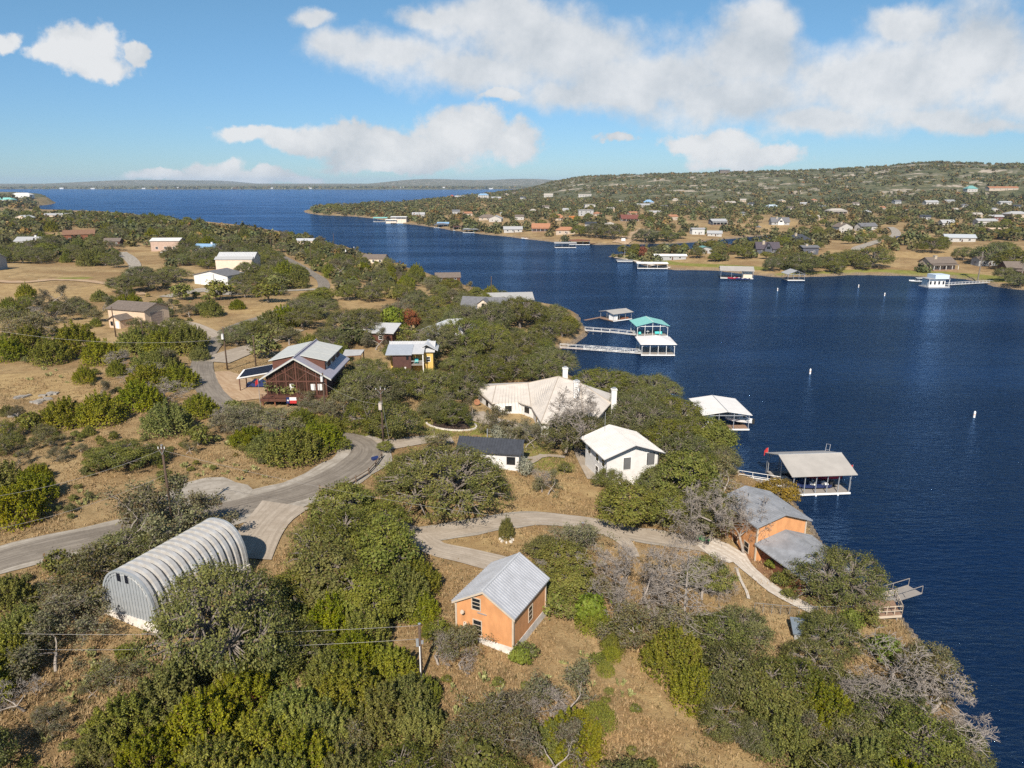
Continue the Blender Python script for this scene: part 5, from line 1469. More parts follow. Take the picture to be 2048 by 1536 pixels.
def gangway(name, label, p, q, zp, zq, w=1.3, truss=False, deckm=M_DECK, railm=M_WHITE, group='gangways to the boat docks', rails=True):
    p, q = Vector((p[0], p[1], zp)), Vector((q[0], q[1], zq))
    mid = (p + q) / 2
    t = thing(name, label, 'gangway', (mid.x, mid.y, min(zp, zq)), 0, group)
    o = Vector(t.location)
    d = q - p; L = d.length; u = d.normalized()
    n = Vector((-u.y, u.x, 0)).normalized() * (w / 2)
    up_ = Vector((0, 0, 1))
    nb = max(2, int(L / 1.6))
    for k in range(nb):
        a = p.lerp(q, k / nb + .004) - o; b = p.lerp(q, (k + 1) / nb - .004) - o
        MB().slab([a - n, b - n, b + n, a + n], .12).build('deck_panel', deckm, t)
    if rails:
        for s in (-1, 1):
            a, b = p - o + n * s, q - o + n * s
            MB().bar(a + up_ * 1.02, b + up_ * 1.02, .045, 4).build('handrail', railm, t)
            MB().bar(a + up_ * .06, b + up_ * .06, .06, 4).build('bottom_chord', railm, t)
            m = max(2, int(L / 2.2))
            for k in range(m + 1):
                c = a.lerp(b, k / m)
                MB().bar(c - up_ * (.1), c + up_ * 1.02, .04, 4).build('rail_post', railm, t)
                if truss and k < m:
                    e = a.lerp(b, (k + 1) / m)
                    lo, hi2 = (c, e) if k % 2 == 0 else (e, c)
                    MB().bar(lo + up_ * .08, hi2 + up_ * 1.0, .045, 4).build('diagonal', railm, t)
    for k in range(1, max(2, int(L / 6)) + 1):
        c = p.lerp(q, k / (max(2, int(L / 6)) + 1)) - o
        if c.z + o.z < 3:
            MB().bar(c - up_ * (c.z + o.z + .8), c - up_ * .1, .09, 6).build('pile', M_STEEL, t)
    return t

def boat(name, label, loc, yaw, L, W_, hullm, seatm=M_WHITE, kind='runabout', z=.35, group=None, canopy=None):
    t = thing(name, label, 'boat', (loc[0], loc[1], z), R(yaw), group)
    sec = [(-.5, .86, .0), (-.3, .96, .0), (0, 1.0, .0), (.22, .9, .04), (.38, .62, .12), (.5, .05, .30)]
    m = MB(); vs = []
    for (f, b, r_) in sec:
        hw = W_ / 2 * b
        vs += [(-hw, f * L, .75 + r_), (-hw * .8, f * L, .2 + r_), (0, f * L, -.1 + r_ * 1.6), (hw * .8, f * L, .2 + r_), (hw, f * L, .75 + r_), (hw * .78, f * L, .70 + r_), (hw * .7, f * L, .34 + r_), (-hw * .7, f * L, .34 + r_), (-hw * .78, f * L, .70 + r_)]
    fs = []
    for i in range(5):
        for j in range(9):
            fs.append((i * 9 + j, i * 9 + (j + 1) % 9, (i + 1) * 9 + (j + 1) % 9, (i + 1) * 9 + j))
    fs.append(tuple(range(8, -1, -1))); fs.append(tuple(45 + i for i in range(9)))
    m.add(vs, fs).build('hull', hullm, t)
    MB().box((0, L * .14, 1.02), (W_ * .72, .06, .42), 0, (-.5, 'X')).build('windshield', M_GLASS, t)
    for x in (-.24, .24):
        MB().bx(x * W_ - .26, x * W_ + .26, -.25, .25, .36, .72).bx(x * W_ - .26, x * W_ + .26, -.34, -.25, .72, 1.15).build('seat', seatm, t)
    MB().bx(-W_ * .3, W_ * .3, -L * .42, -L * .30, .36, .82).build('bench', seatm, t)
    MB().bx(-.26, .26, -L * .5 - .5, -L * .5, -.1, .95).build('outboard', M_RUBBER, t)
    if canopy:
        MB().slab([(-W_ * .46, -L * .3, 2.0), (W_ * .46, -L * .3, 2.0), (W_ * .46, L * .12, 2.05), (-W_ * .46, L * .12, 2.05)], .06).build('canopy', canopy, t)
        for sx2 in (-1, 1):
            for yy in (-.28, .1):
                MB().bar((sx2 * W_ * .42, yy * L, .7), (sx2 * W_ * .42, yy * L, 1.96), .025, 4).build('canopy_pole', M_STEEL, t)
    return t

def flag(name, label, foot, h, cloth, z0=0, fw=.9, fh=.6, pole=M_STEEL, group=None, droop=True):
    t = thing(name, label, 'flag', (foot[0], foot[1], z0), 0, group)
    MB().cyl((0, 0), .045, -.3, h, 6, .03).build('pole', pole, t)
    m = MB()
    n = 6
    vs = []
    for i in range(n + 1):
        f = i / n
        y = .10 * math.sin(f * 5)
        for zz in (0, 1):
            vs.append((-f * fw * (.55 if droop else 1), y, h - .1 - (1 - zz) * fh - (f * f * fh * .5 if droop else 0)))
    m.add(vs, [(2 * i, 2 * i + 2, 2 * i + 3, 2 * i + 1) for i in range(n)])
    o = m.build('cloth', cloth, t)
    return t

# near docks, nearest first
dB = dock('boat_dock', 'boat dock with the beige gable roof, deck panels in front and red flags', (50.9, 113.4), 4.6, 10.0, 9.8, 3.9, 1.55, 'x', M_BEIGE, M_DECK, slip=(2.0, .9), mark='beige-roofed boat dock', nposts=6, ov=.6)
for x in (-.9, 2.9):
    MB().bx(x - .12, x + .12, -5.12, -5.08, -.25, .5).build('white_bumper', M_WHITE, dB)
MB().bx(-4.9, -3.2, -1.5, 1.2, .46, 1.1).build('storage_box', M_CREAMW, dB)
MB().bar((4.9, 4.0, 3.9), (5.6, 5.0, 5.3), .028).bar((5.4, 3.6, 3.9), (6.1, 4.6, 5.3), .028).bar((5.6, 5.0, 5.3), (6.1, 4.6, 5.3), .028).bar((5.2, 4.4, 4.5), (5.7, 4.0, 4.5), .028).build('slide_frame', M_STEEL, dB)
boat('ski_boat', 'red and white ski boat lifted under the beige dock roof', (53.4, 113.4), 94, 6.2, 2.2, M_HULLR, M_HULLW, z=1.0, group=None)
boat('pontoon_boat', 'dark hulled boat in the front slip of the beige dock', (50.6, 110.6), 94, 6.0, 2.2, M_NAVY, M_HULLW, z=.6)
flag('dock_flag', 'red flag on the left front corner pole of the beige dock', world(1534, 925, 2)[:2], 4.9, M_RED, 0, 1.3, 1.0)
flag('dock_flag', 'red flag on the right corner pole of the beige dock', world(1702, 962, 1.6)[:2], 4.6, M_RED, 0, 1.2, 1.0)
dA = dock('boat_dock', 'boat dock with a cream gable roof, white shed and two white boats', (44.8, 146.2), 0, 9.7, 11.2, 3.5, .75, 'y', M_DOCKW, M_DECKB, slip=(2.8, .7), mark='cream-roofed dock with the shed', nposts=4, ov=.35)
MB().bx(-4.7, -2.2, -4.3, 3.8, .46, 3.2).build('storage_shed', M_GREYW, dA)
MB().bx(-4.4, -2.5, -4.36, -4.31, .5, 2.9).build('shed_door', M_STUCCO, dA)
boat('white_runabout', 'white runabout in the right slip of the cream dock', (48.2, 143.4), 68, 5.6, 1.9, M_HULLW, M_HULLW, z=1.1)
boat('white_skiff', 'white skiff behind the other boat under the cream dock roof', (47.4, 146.6), 68, 5.4, 1.8, M_HULLW, M_HULLW, z=1.1)
cv = thing('covered_jetski', 'jet ski under a blue canvas cover on the cream dock', 'jet ski', (44.0, 141.6, .46), R(20))
m = MB()
for k, (y, hw, zt) in enumerate([(-1.2, .35, .55), (-.5, .5, .85), (.2, .5, 1.05), (.8, .4, .8), (1.3, .1, .45)]):
    pass
sec = [(-1.2, .4, .6), (-.5, .52, .85), (.2, .5, 1.05), (.8, .38, .8), (1.35, .08, .5)]
vs = []
for y, hw, zt in sec: vs += [(-hw, y, 0.05), (-hw * .9, y, zt * .6), (0, y, zt), (hw * .9, y, zt * .6), (hw, y, 0.05)]
fs = [(i * 5 + j, i * 5 + (j + 1) % 5, (i + 1) * 5 + (j + 1) % 5, (i + 1) * 5 + j) for i in range(4) for j in range(5)] + [(4, 3, 2, 1, 0), (20, 21, 22, 23, 24)]
m.add(vs, fs).build('cover', M_CANVAS, cv)
MB().bx(-.25, .25, -1.3, 1.0, 0, .08).build('cradle', M_STEEL, cv)
d3 = dock('boat_dock', 'boat dock with a pale cream hipped roof at the end of the truss gangway', (43.9, 212.6), -1, 10, 10.4, 3.7, 1.5, 'hip', M_DOCKW, M_DECK, railm=M_WHITE, slip=None, mark='pale hip-roofed dock', nposts=5)
d4 = dock('boat_dock', 'boat dock with a turquoise gable roof and patio seats', (47.0, 239.5), 3, 10.6, 10.0, 3.9, 1.3, 'y', M_TEAL, M_DECK, railm=M_WHITE, slip=None, mark='turquoise-roofed dock', nposts=5)
for nm, lb, x, y, m_ in (('deck_chair', 'turquoise chair at the left front of the turquoise dock', 43.4, 236.6, M_TEALF), ('deck_bench', 'turquoise bench at the right front of the turquoise dock', 49.8, 236.8, M_TEALF), ('deck_table', 'tall white table with an umbrella pole on the turquoise dock', 46.2, 237.4, M_HULLW)):
    c_ = thing(nm, lb, nm.split('_')[1], (x, y, .46))
    wd = 2.4 if nm == 'deck_bench' else .9
    if nm != 'deck_table':
        MB().bx(-wd / 2, wd / 2, -.4, .4, .3, .45).build('seat', m_, c_)
        MB().bx(-wd / 2, wd / 2, .35, .45, .45, 1.05).build('backrest', m_, c_)
        for sx2 in (-1, 1): MB().bx(sx2 * wd * .42 - .05, sx2 * wd * .42 + .05, -.35, .35, 0, .3).build('leg', m_, c_)
    else:
        MB().cyl((0, 0), .6, .95, 1.0, 12).build('table_top', m_, c_)
        MB().cyl((0, 0), .05, 0, 2.4, 6).build('umbrella_pole', m_, c_)
d5 = dock('boat_dock', 'small tan-roofed dock with a white hut and brown deck set at an angle', (39.6, 267.3), 33, 9.2, 7.6, 3.0, .7, 'x', M_BEIGE, M_DECKB, slip=None, mark='tan-roofed dock with the white hut', nposts=4)
MB().bx(-4.2, -2.0, -3.3, -.8, .47, 2.9).build('hut', M_WHITE, d5)
MB().bx(-3.9, -2.9, -3.36, -3.31, .5, 2.4).build('hut_door', M_STUCCO, d5)
MB().bx(.5, 3.8, -2.8, -2.2, .46, .95).build('bench', M_RUST, d5)

gangway('gangway', 'white gangway with crossed truss sides leading to the pale hip-roofed dock', world(1168, 699, .8)[:2], (38.9, 209.4), 1.0, .5, 1.6, True)
gangway('gangway', 'rusty railed walkway from the bay shore to the white truss gangway', world(1120, 697, 1.0)[:2], world(1168, 699, .8)[:2], 1.4, 1.0, 1.4, False, M_DECKB)
gangway('gangway', 'white railed gangway leading out to the turquoise-roofed dock', world(1220, 664, .8)[:2], (41.9, 236.5), .9, .5, 1.5, False)
gangway('gangway', 'short shore ramp before the gangway of the turquoise dock', world(1170, 662, 1.2)[:2], world(1219, 664.5, .8)[:2], 1.5, .9, 1.4, False)
gangway('gangway', 'low brown plank walk to the tan-roofed dock with the white hut', world(1170, 640, .8)[:2], world(1212, 632, .5)[:2], .8, .5, 1.2, False, M_DECKB, rails=False)
gangway('gangway', 'short railed gangway to the cream dock beside the oak canopy', world(1352, 818, 1.0)[:2], (40.1, 146.5), 1.2, .5, 1.2, False)
gangway('gangway', 'railed grey gangway behind the golden tree leading to the beige dock', world(1476, 955, 1.0)[:2], (46.2, 111.9), 1.0, .5, 1.7, False)
gangway('pier', 'short grey railed pier sticking out past the oak by the lake house', world(1765, 1200, .6)[:2], world(1830, 1180, .6)[:2], .7, .7, 1.9, False, M_DECK, M_DECK, group=None)

# raised deck over the bank
def lake_deck():
    z = 2.6
    c = [world(1742, 1232, z), world(1804, 1228, z), world(1788, 1196, z), world(1728, 1204, z)]
    o = sum(c, Vector()) / 4
    t = thing('lookout_deck', 'raised timber deck with pale railings over the bank by the lake house', 'deck', (o.x, o.y, 0))
    q = [p - Vector((o.x, o.y, 0)) for p in c]
    u, v = q[1] - q[0], q[3] - q[0]
    n = 14
    for k in range(n):
        a, b = q[0] + v * (k / n + .004), q[0] + v * ((k + 1) / n - .008)
        MB().slab([a, a + u, b + u, b], .1).build('deck_board', M_DECKB, t)
    MB().slab([q[0] - v.normalized() * .08 + Vector((0, 0, -.11)), q[1] - v.normalized() * .08 + Vector((0, 0, -.11)), q[1] + Vector((0, 0, -.11)), q[0] + Vector((0, 0, -.11))], .28).build('rim_board', M_TRIMT, t)
    for a, b in ((0, 1), (1, 2), (2, 3)):
        for zz in (.45, 1.05):
            MB().bar(q[a] + Vector((0, 0, zz)), q[b] + Vector((0, 0, zz)), .05, 4).build('rail', M_TRIMT, t)
        k_ = 4
        for i in range(k_ + 1):
            p = q[a].lerp(q[b], i / k_)
            MB().bar(p, p + Vector((0, 0, 1.1)), .06, 4).build('rail_post', M_TRIMT, t)
    for f, g_ in ((.1, .15), (.9, .15), (.9, .8), (.5, .15)):
        p = q[0] + u * f + v * g_
        MB().bar((p.x, p.y, -1.5), (p.x, p.y, z - .1), .08, 6).build('support_post', M_STEEL, t)
    FOOT.append((o.x, o.y, 2.2))
    lm('raised lookout deck', o.x, o.y, z)
lake_deck()

# buoys
for (px, py, lb) in ((1620, 748, 'white marker buoy alone in mid channel off the tan roof'), (1948, 835, 'white marker buoy nearest the right side of the lake'), (1717, 575, 'white buoy off the lawn shore, left of its taller neighbour'),
                     (1769, 592, 'tall white buoy off the lawn shore'), (1555, 582, 'white buoy off the spit boathouse'), (708, 497, 'tiny white buoy in the channel beyond the left trees'), (1450, 866, 'small white float ball beside the cream dock')):
    p = at(px, py)
    t = thing('marker_buoy', lb, 'buoy', (p[0], p[1], 0), 0, 'white marker buoys on the lake')
    k = .35 if py == 866 else 1.0
    MB().cyl((0, 0), .22 * k, -.4, 1.25 * k, 10).build('float', M_WHITE, t)
    MB().cyl((0, 0), .22 * k, 1.25 * k, 1.5 * k, 10, .10 * k).build('cap', M_WHITE, t)
    MB().cyl((0, 0), .225 * k, .6 * k, .75 * k, 10).build('band', mat('orange_band', (.6, .22, .05), .5, var=.03), t)

# opposite-bank docks
for lb, px, yaw, w, d, e, ri, ax, rf in [
    ('large cream-roofed boathouse with two boats inside below the spit trees', (1478, 558), -12, 17, 12, 4.4, 1.6, 'x', M_BEIGE),
    ('small grey gabled boathouse standing on piles right of the large one', (1592, 562), 0, 9, 9, 3.6, 1.8, 'y', M_GREYW),
    ('floating white dock with flat white roof beside the spit seawall', (1306, 538), -4, 18, 9, 3.2, .3, 'x', M_WHITE),
    ('black and white covered dock at the outer end of the long pier', (1131, 496), 0, 17, 12, 3.6, .5, 'x', M_GREYW),
    ('dark covered dock against the long pier nearer its bank', (1160, 490), -3, 17, 12, 3.4, .8, 'hip', M_RUST),
    ('white-sided dock with a pale roof off the point trees', (943, 466), -4, 17, 14, 3.8, .8, 'hip', M_GREYW),
    ('dark wooden dock with open posts left of the white-sided one', (922, 461), 0, 17, 12, 3.8, .6, 'x', M_BROWN),
    ('grey open dock under the point cottages', (882, 456), 0, 16, 10, 4.0, 1.2, 'hip', M_GREYR),
    ('teal-roofed dock farthest out at the point', (760, 444), 0, 18, 14, 5.0, 1.0, 'x', M_TEAL),
    ('tall white box boathouse next to the teal-roofed dock', (797, 447), 0, 20, 16, 8.0, .4, 'x', M_WHITE),
    ('low white dock between the teal one and the tall white box', (782, 447), 0, 14, 10, 4.5, .5, 'x', M_WHITE),
    ('floating dock with dark roof off the left point', (1250, 524), 0, 10, 5, .9, .05, 'x', M_GREYW)]:
    p = at(*px)
    t = dock('far_dock', lb, (p[0], p[1] + d / 2), yaw, w, d, e, ri, ax, rf, M_DECK, group='docks of the opposite bank', n_panel=4, railm=M_STEEL if rf is not M_WHITE else M_WHITE, nposts=4)
    if 'tall white box' in lb or 'large cream' in lb:
        hw = w / 2
        MB().bx(hw - 5 if 'large' in lb else -hw + .3, hw - .3, -d * .35, d * .45, .46, e - .05).build('storage_wall', M_CREAMW, t)
    lm(lb.split(' ')[0] + ' ' + lb.split(' ')[1] + ' dock across the water', p[0], p[1], 2)
p = at(1470, 562); boat('red_boat', 'red and white boat inside the large cream boathouse across the lake', (p[0], p[1] + 2), 90, 7, 2.4, M_HULLR, M_HULLW, z=.8)
p = at(1487, 563); boat('blue_boat', 'dark blue boat beside the red one in the cream boathouse', (p[0], p[1] + 2), 90, 7, 2.4, M_NAVY, M_HULLW, z=.6)
p = at(1050, 478); boat('moored_boat', 'small white boat moored off the terracotta house bank', (p[0], p[1]), 80, 7, 2.4, M_HULLW, M_RED, z=.1)
gangway('pier', 'long dark pier running from the far bank to two covered docks', at(1205, 488), at(1172, 489.5), 1.0, .8, 2.4, False, M_DECKB, M_BROWN, group=None)

# houseboat off the right-hand lawn
p = at(1868, 574)
hb = thing('houseboat', 'white boxy houseboat with a flat roof moored off the right-hand lawn', 'houseboat', (p[0], p[1], 0), R(4))
MB().bx(-5.5, 5.5, -4, 4, -.3, .5).build('hull', M_GREYW, hb)
MB().bx(-4.6, 3.8, -2.5, 3.2, .5, 4.3).build('cabin', M_STUCCO, hb)
MB().bx(-2.2, 5.0, -3.2, 3.4, 4.33, 6.4).build('upper_panel', mat('pale_blue_panel', (.52, .60, .68), .6, var=.04), hb)
MB().bx(-5.6, 5.6, -3.6, 3.6, 4.32, 4.5).build('roof', M_GREYW, hb)
for x in (-3.8, -1.6, .6, 2.8):
    MB().bx(x - .45, x + .45, -2.56, -2.48, 1.6, 3.2).build('window', M_GLASS, hb)
for x in (-5.2, 5.2):
    MB().bx(x - .08, x + .08, -3.5, -3.34, .5, 4.32).build('post', M_WHITE, hb)
MB().bx(-5.5, 5.5, -4.0, -3.95, .9, 1.0).build('rail', M_WHITE, hb)
lm('white houseboat', p[0], p[1], 2)
gangway('gangway', 'long low pale gangway from the lawn to the houseboat', at(1982, 567), at(1892, 572), .6, .6, 1.6, False, M_DECK, M_WHITE)
p = at(1842, 566)
boat('white_cruiser', 'white cruiser with canopy moored left of the houseboat', (p[0], p[1] + 3), 84, 9, 3, M_HULLW, M_HULLW, z=.2, canopy=M_WHITE)

# flags on the far banks
flag('spit_flag', 'white flag on a tall pole at the tip of the spit', hit(1249, 515)[:2], 13, M_WHITE, ground(*hit(1249, 515)[:2]), 2.6, 1.7, M_WHITE, droop=False)
p = hit(522, 822)
flag('house_flag', 'red and white flag on a slender pole in front of the brown house', p[:2], 6.0, M_RED, p[2], .9, .9, M_STEEL)

# ------------------------------------------------------------------ utility poles and wires
POLES = {}
def pole(key, label, base, h, arm=0, trans=None, meter=False, guy=None, lean=0):
    p = hit(*base) if len(base) == 2 else np.array(base)
    t = thing('utility_pole', label, 'utility pole', tuple(p), 0, 'wooden utility poles')
    MB().cyl((0, 0), .17, -1, h, 10, .12).build('shaft', M_POLE, t, True)
    MB().cyl((0, 0), .135, h, h + .05, 10).build('pole_cap', M_STEEL, t)
    if arm:
        MB().bx(-arm / 2, arm / 2, -.2, -.1, h - .5, h - .38).build('crossarm', M_POLE, t)
        for x in (-arm * .45, 0, arm * .45):
            MB().cyl((x, -.15), .05, h - .38, h - .12, 8).build('insulator', M_STUCCO, t)
        MB().bar((-arm * .35, -.16, h - .45), (0, -.16, h - 1.1), .025).bar((arm * .35, -.16, h - .45), (0, -.16, h - 1.1), .025).build('arm_brace', M_STEEL, t)
    if trans:
        z, r_, hh, mm = trans
        o = MB().cyl((-.1, -.17 - r_), r_, z, z + hh, 14).build('transformer', mm, t, False)
        MB().cyl((-.1, -.17 - r_), r_ * 1.06, z + hh, z + hh + .06, 14).build('lid', mm, o)
        MB().cyl((-.22, -.17 - r_), .05, z + hh + .06, z + hh + .35, 8).cyl((.05, -.17 - r_), .05, z + hh + .06, z + hh + .35, 8).build('bushing', M_GREYW, o)
    if meter:
        MB().bx(-.32, -.08, -.26, -.12, h * .62, h * .62 + .75).build('meter_box', M_STEEL, t)
        MB().cyl((-.02, -.22), .055, -.5, h * .62, 8).build('conduit', M_WHITE, t)
        MB().bx(.12, .32, -.2, -.05, h * .66, h * .66 + .3).build('bracket', M_STEEL, t)
    POLES[key] = Vector((p[0], p[1], p[2] + h))
    if guy:
        g = hit(*guy)
        m = MB().bar(POLES[key] - Vector((0, 0, 1.2)), Vector((g[0], g[1], g[2])), .02, 4)
        w = thing('guy_wire', 'steel guy wire staying the pole with the orange-rusted transformer', 'wire', (0, 0, 0))
        m.build('wire', M_STEEL, w)
    lm('pole', *p) if False else None
    return t
M_TRN = mat('weathered_transformer', (.55, .47, .40), .6, var=.15)
pole('A', 'tall brown pole with a white cap bracket beside the road bend and hut', (347, 1058), 10.6, .8)
pole('B', 'utility pole with transformer standing in the big oak by the lawn', (767, 892), 10.0, 1.6, (6.4, .3, 1.0, M_TRN), guy=(781, 893))
pole('C', 'dark pole with a white box on top before the brown timber house', (652, 842), 8.8, 0, (7.3, .22, .8, M_STUCCO))
pole('D', 'leaning dark pole with white and dark boxes beside the road fork', (455, 740), 9.5, 0, (7.0, .26, 1.0, M_STUCCO))
pole('E', 'thin dark pole in front of the sloping house drive', (512, 732), 7.0)
pole('F', 'foreground pole with grey meter box, white conduit and two wires', (843, 1357), 5.6, 0, None, True)
pole('G', 'short pole with a big white transformer inside the driveway loop', (1164, 1104), 3.9, 0, (1.9, .30, .95, M_STUCCO))
pole('H', 'leaning brown pole at the left corner of the tan workshop', (232, 674), 8.0)
pole('I', 'thin pole rising from junipers before the tan workshop', (289, 692), 6.2)
for k, (b, h, lb) in enumerate([((623, 532), 11, 'distant pole left of the road beyond the barn'), ((694, 533), 10, 'distant pole with white box right of the far road'), ((745, 596), 8, 'pole on the clearing above the round oak'),
                                ((798, 646), 8, 'pole beside the white-roofed outbuilding'), ((983, 612), 11, 'thin pole behind the charcoal-roofed house'), ((543, 505), 9, 'thin pole in scrub left of the distant road'), ((668, 490), 9, 'small pole near the open lake edge')]):
    pole('far%d' % k, lb, b, h, 0, (h - 2.2, .3, 1.1, M_STUCCO) if k == 1 else None)

def wire(label, p, q, sag, r=.014):
    p, q = Vector(p), Vector(q)
    t = thing('power_line', label, 'power line', tuple(p))
    n = 22
    m = MB()
    pts = [p.lerp(q, i / n) - Vector((0, 0, sag * 4 * (i / n) * (1 - i / n))) - p for i in range(n + 1)]
    for a, b in zip(pts, pts[1:]): m.bar(a, b, r, 4, cap=False)
    m.build('wire', mat('bare_cable', (.42, .39, .36), .5, .2, var=.05), t)
F_ = POLES['F']
wire('upper pale wire running from the foreground pole out of the picture', F_ - Vector((0, 0, .15)), world(-60, 1265, 13.2), .5)
wire('lower pale wire running from the meter box of the foreground pole', F_ - Vector((0, 0, 1.5)), world(-60, 1297, 12.4), .5)
A_ = POLES['A']
wire('wire from the tall brown pole toward the left meadow', A_ - Vector((0, 0, .5)), world(-60, 1000, 19.5), .8)
wire('second wire from the tall brown pole toward the left meadow', A_ - Vector((0, 0, 3.6)), world(-60, 1068, 17.0), .8)
wire('wire from the tall brown pole over the drive to the loop pole', A_ - Vector((0, 0, .6)), POLES['G'] - Vector((0, 0, .3)), 1.2, .012)
wire('wire from the road fork pole to the left edge', POLES['D'] - Vector((0, 0, 2.6)), world(-60, 652, 20.0), 2.0, .022)
wire('wire between the lawn pole and the brown house pole', POLES['B'] - Vector((0, 0, 2.9)), POLES['C'] - Vector((0, 0, 1.8)), .8, .014)
wire('wire between the brown house pole and the thin pole at its drive', POLES['C'] - Vector((0, 0, 1.2)), POLES['E'] - Vector((0, 0, .3)), .8, .014)

# ------------------------------------------------------------------ fences and small things
# chain link fence by the lake house
def chain_fence():
    pix = [(1508, 1225), (1560, 1230), (1615, 1232), (1670, 1232), (1705, 1230)]
    pts = [hit(*p) for p in pix]
    o = pts[0]
    t = thing('chain_fence', 'low chain-link fence crossing below the flagstone path', 'fence', tuple(o))
    ms = mat('fence_steel', (.30, .30, .29), .5, .4, var=.05)
    L = []
    for a, b in zip(pts, pts[1:]):
        n = 3
        for k in range(n): L.append(Vector(a) + (Vector(b) - Vector(a)) * (k / n))
    L.append(Vector(pts[-1]))
    L = [Vector((p.x, p.y, ground(p.x, p.y))) - Vector(o) for p in L]
    for p in L: MB().bar(p - Vector((0, 0, .3)), p + Vector((0, 0, 1.25)), .035, 6).build('post', ms, t)
    for a, b in zip(L, L[1:]):
        MB().bar(a + Vector((0, 0, 1.22)), b + Vector((0, 0, 1.22)), .028, 5).build('top_rail', ms, t)
    m = MB()
    for a, b in zip(L, L[1:]):
        n = max(3, int((b - a).length / .22))
        for k in range(n):
            p, q = a.lerp(b, k / n), a.lerp(b, (k + 1) / n)
            h = Vector((0, 0, 1.2))
            m.bar(p + Vector((0, 0, .05)), q + h, .006, 3, cap=False); m.bar(q + Vector((0, 0, .05)), p + h, .006, 3, cap=False)
    w = m.build('wire_mesh', ms, t); w['kind'] = 'stuff'
chain_fence()
# weathered log rail fence at the bend
def log_fence():
    pix = [(640, 985), (668, 990), (690, 978), (712, 966), (738, 950), (752, 935), (764, 918)]
    pts = [Vector(hit(*p)) for p in pix]
    t = thing('log_fence', 'weathered split-rail log fence along the outside of the road bend', 'fence', tuple(pts[0]))
    ml = mat('weathered_log', (.235, .17, .12), .9, var=.2, streak=(1, 1, 1), bump=.3)
    L = [p - pts[0] for p in pts]
    for p in L: MB().bar(p - Vector((0, 0, .3)), p + Vector((0, 0, 1.15)), .12, 7, .10).build('post', ml, t)
    for a, b in zip(L, L[1:]):
        for z in (.4, .85):
            MB().bar(a + Vector((0, 0, z)), b + Vector((0, 0, z + .05)), .09, 7, .075).build('rail', ml, t)
log_fence()
# stone gate pillars at the fork
for px, py, lb, w_, h_ in ((553, 653, 'taller cream stone gate pillar by the road fork', 1.5, 3.6), (533, 652, 'lower cream stone gate pillar by the road fork', 2.4, 2.4)):
    p = hit(px, py)
    t = thing('gate_pillar', lb, 'gate pillar', tuple(p), R(10), 'stone gate pillars')
    MB().bx(-w_ / 2, w_ / 2, -.6, .6, -.5, h_).build('shaft', M_CREAMW, t)
    MB().bx(-w_ / 2 - .12, w_ / 2 + .12, -.72, .72, h_, h_ + .2).build('cap_stone', M_CONCW, t)
# rocks ringing the small tree
p0 = hit(1013, 1080)
for k in range(8):
    a = k / 8 * 6.283
    x, y = p0[0] + .75 * math.cos(a), p0[1] + .75 * math.sin(a)
    t = thing('ring_stone', 'pale stone on the ' + ('right', 'far right', 'far', 'far left', 'left', 'near left', 'near', 'near right')[k] + ' side of the ring round the small loop tree', 'stone', (x, y, ground(x, y)), a, 'ring of pale stones round the small tree')
    s = random.uniform(.2, .34)
    MB().add([(-s, -s * .7, -.1), (s, -s * .6, -.1), (s * .8, s * .7, -.1), (-s * .9, s * .6, -.1), (-s * .6, -s * .5, s * .9), (s * .6, -s * .4, s * .8), (s * .5, s * .4, s), (-s * .6, s * .3, s * .75)],
             [(0, 3, 2, 1), (4, 5, 6, 7), (0, 1, 5, 4), (1, 2, 6, 5), (2, 3, 7, 6), (3, 0, 4, 7)]).build('rock', M_FLAGS if False else mat('pale_rock', (.62, .57, .50), .9, var=.12, bump=.3), t)
# stone edging of the mulch bed, one stone at a time
ed = thing('bed_edging', 'curved edging of pale stones round the dark mulch bed on the lawn', 'edging', tuple(hit(905, 855)))
g0 = Vector(ed.location)
stm = mat('pale_rock', (.62, .57, .50), .9)
for k in range(34):
    f = k / 33
    a = -2.9 + f * 3.3
    c = hit(903, 850)
    x, y = c[0] + 4.6 * math.cos(a), c[1] + 3.2 * math.sin(a)
    MB().box((x - g0.x, y - g0.y, ground(x, y) - g0.z + .1), (.46, .26, .3), a + 1.57).build('edging_stone', stm, ed)
# culvert drum and vehicles
p = hit(750, 921)
t = thing('barrel', 'dark blue barrel lying at the end of the road bend', 'barrel', tuple(p), R(40))
MB().bar((-.5, 0, .35), (.5, 0, .35), .33, 14).build('drum', M_NAVY, t)
MB().bar((-.3, 0, .35), (-.24, 0, .35), .36, 14).bar((.24, 0, .35), (.3, 0, .35), .36, 14).build('hoop', M_NAVY, t)

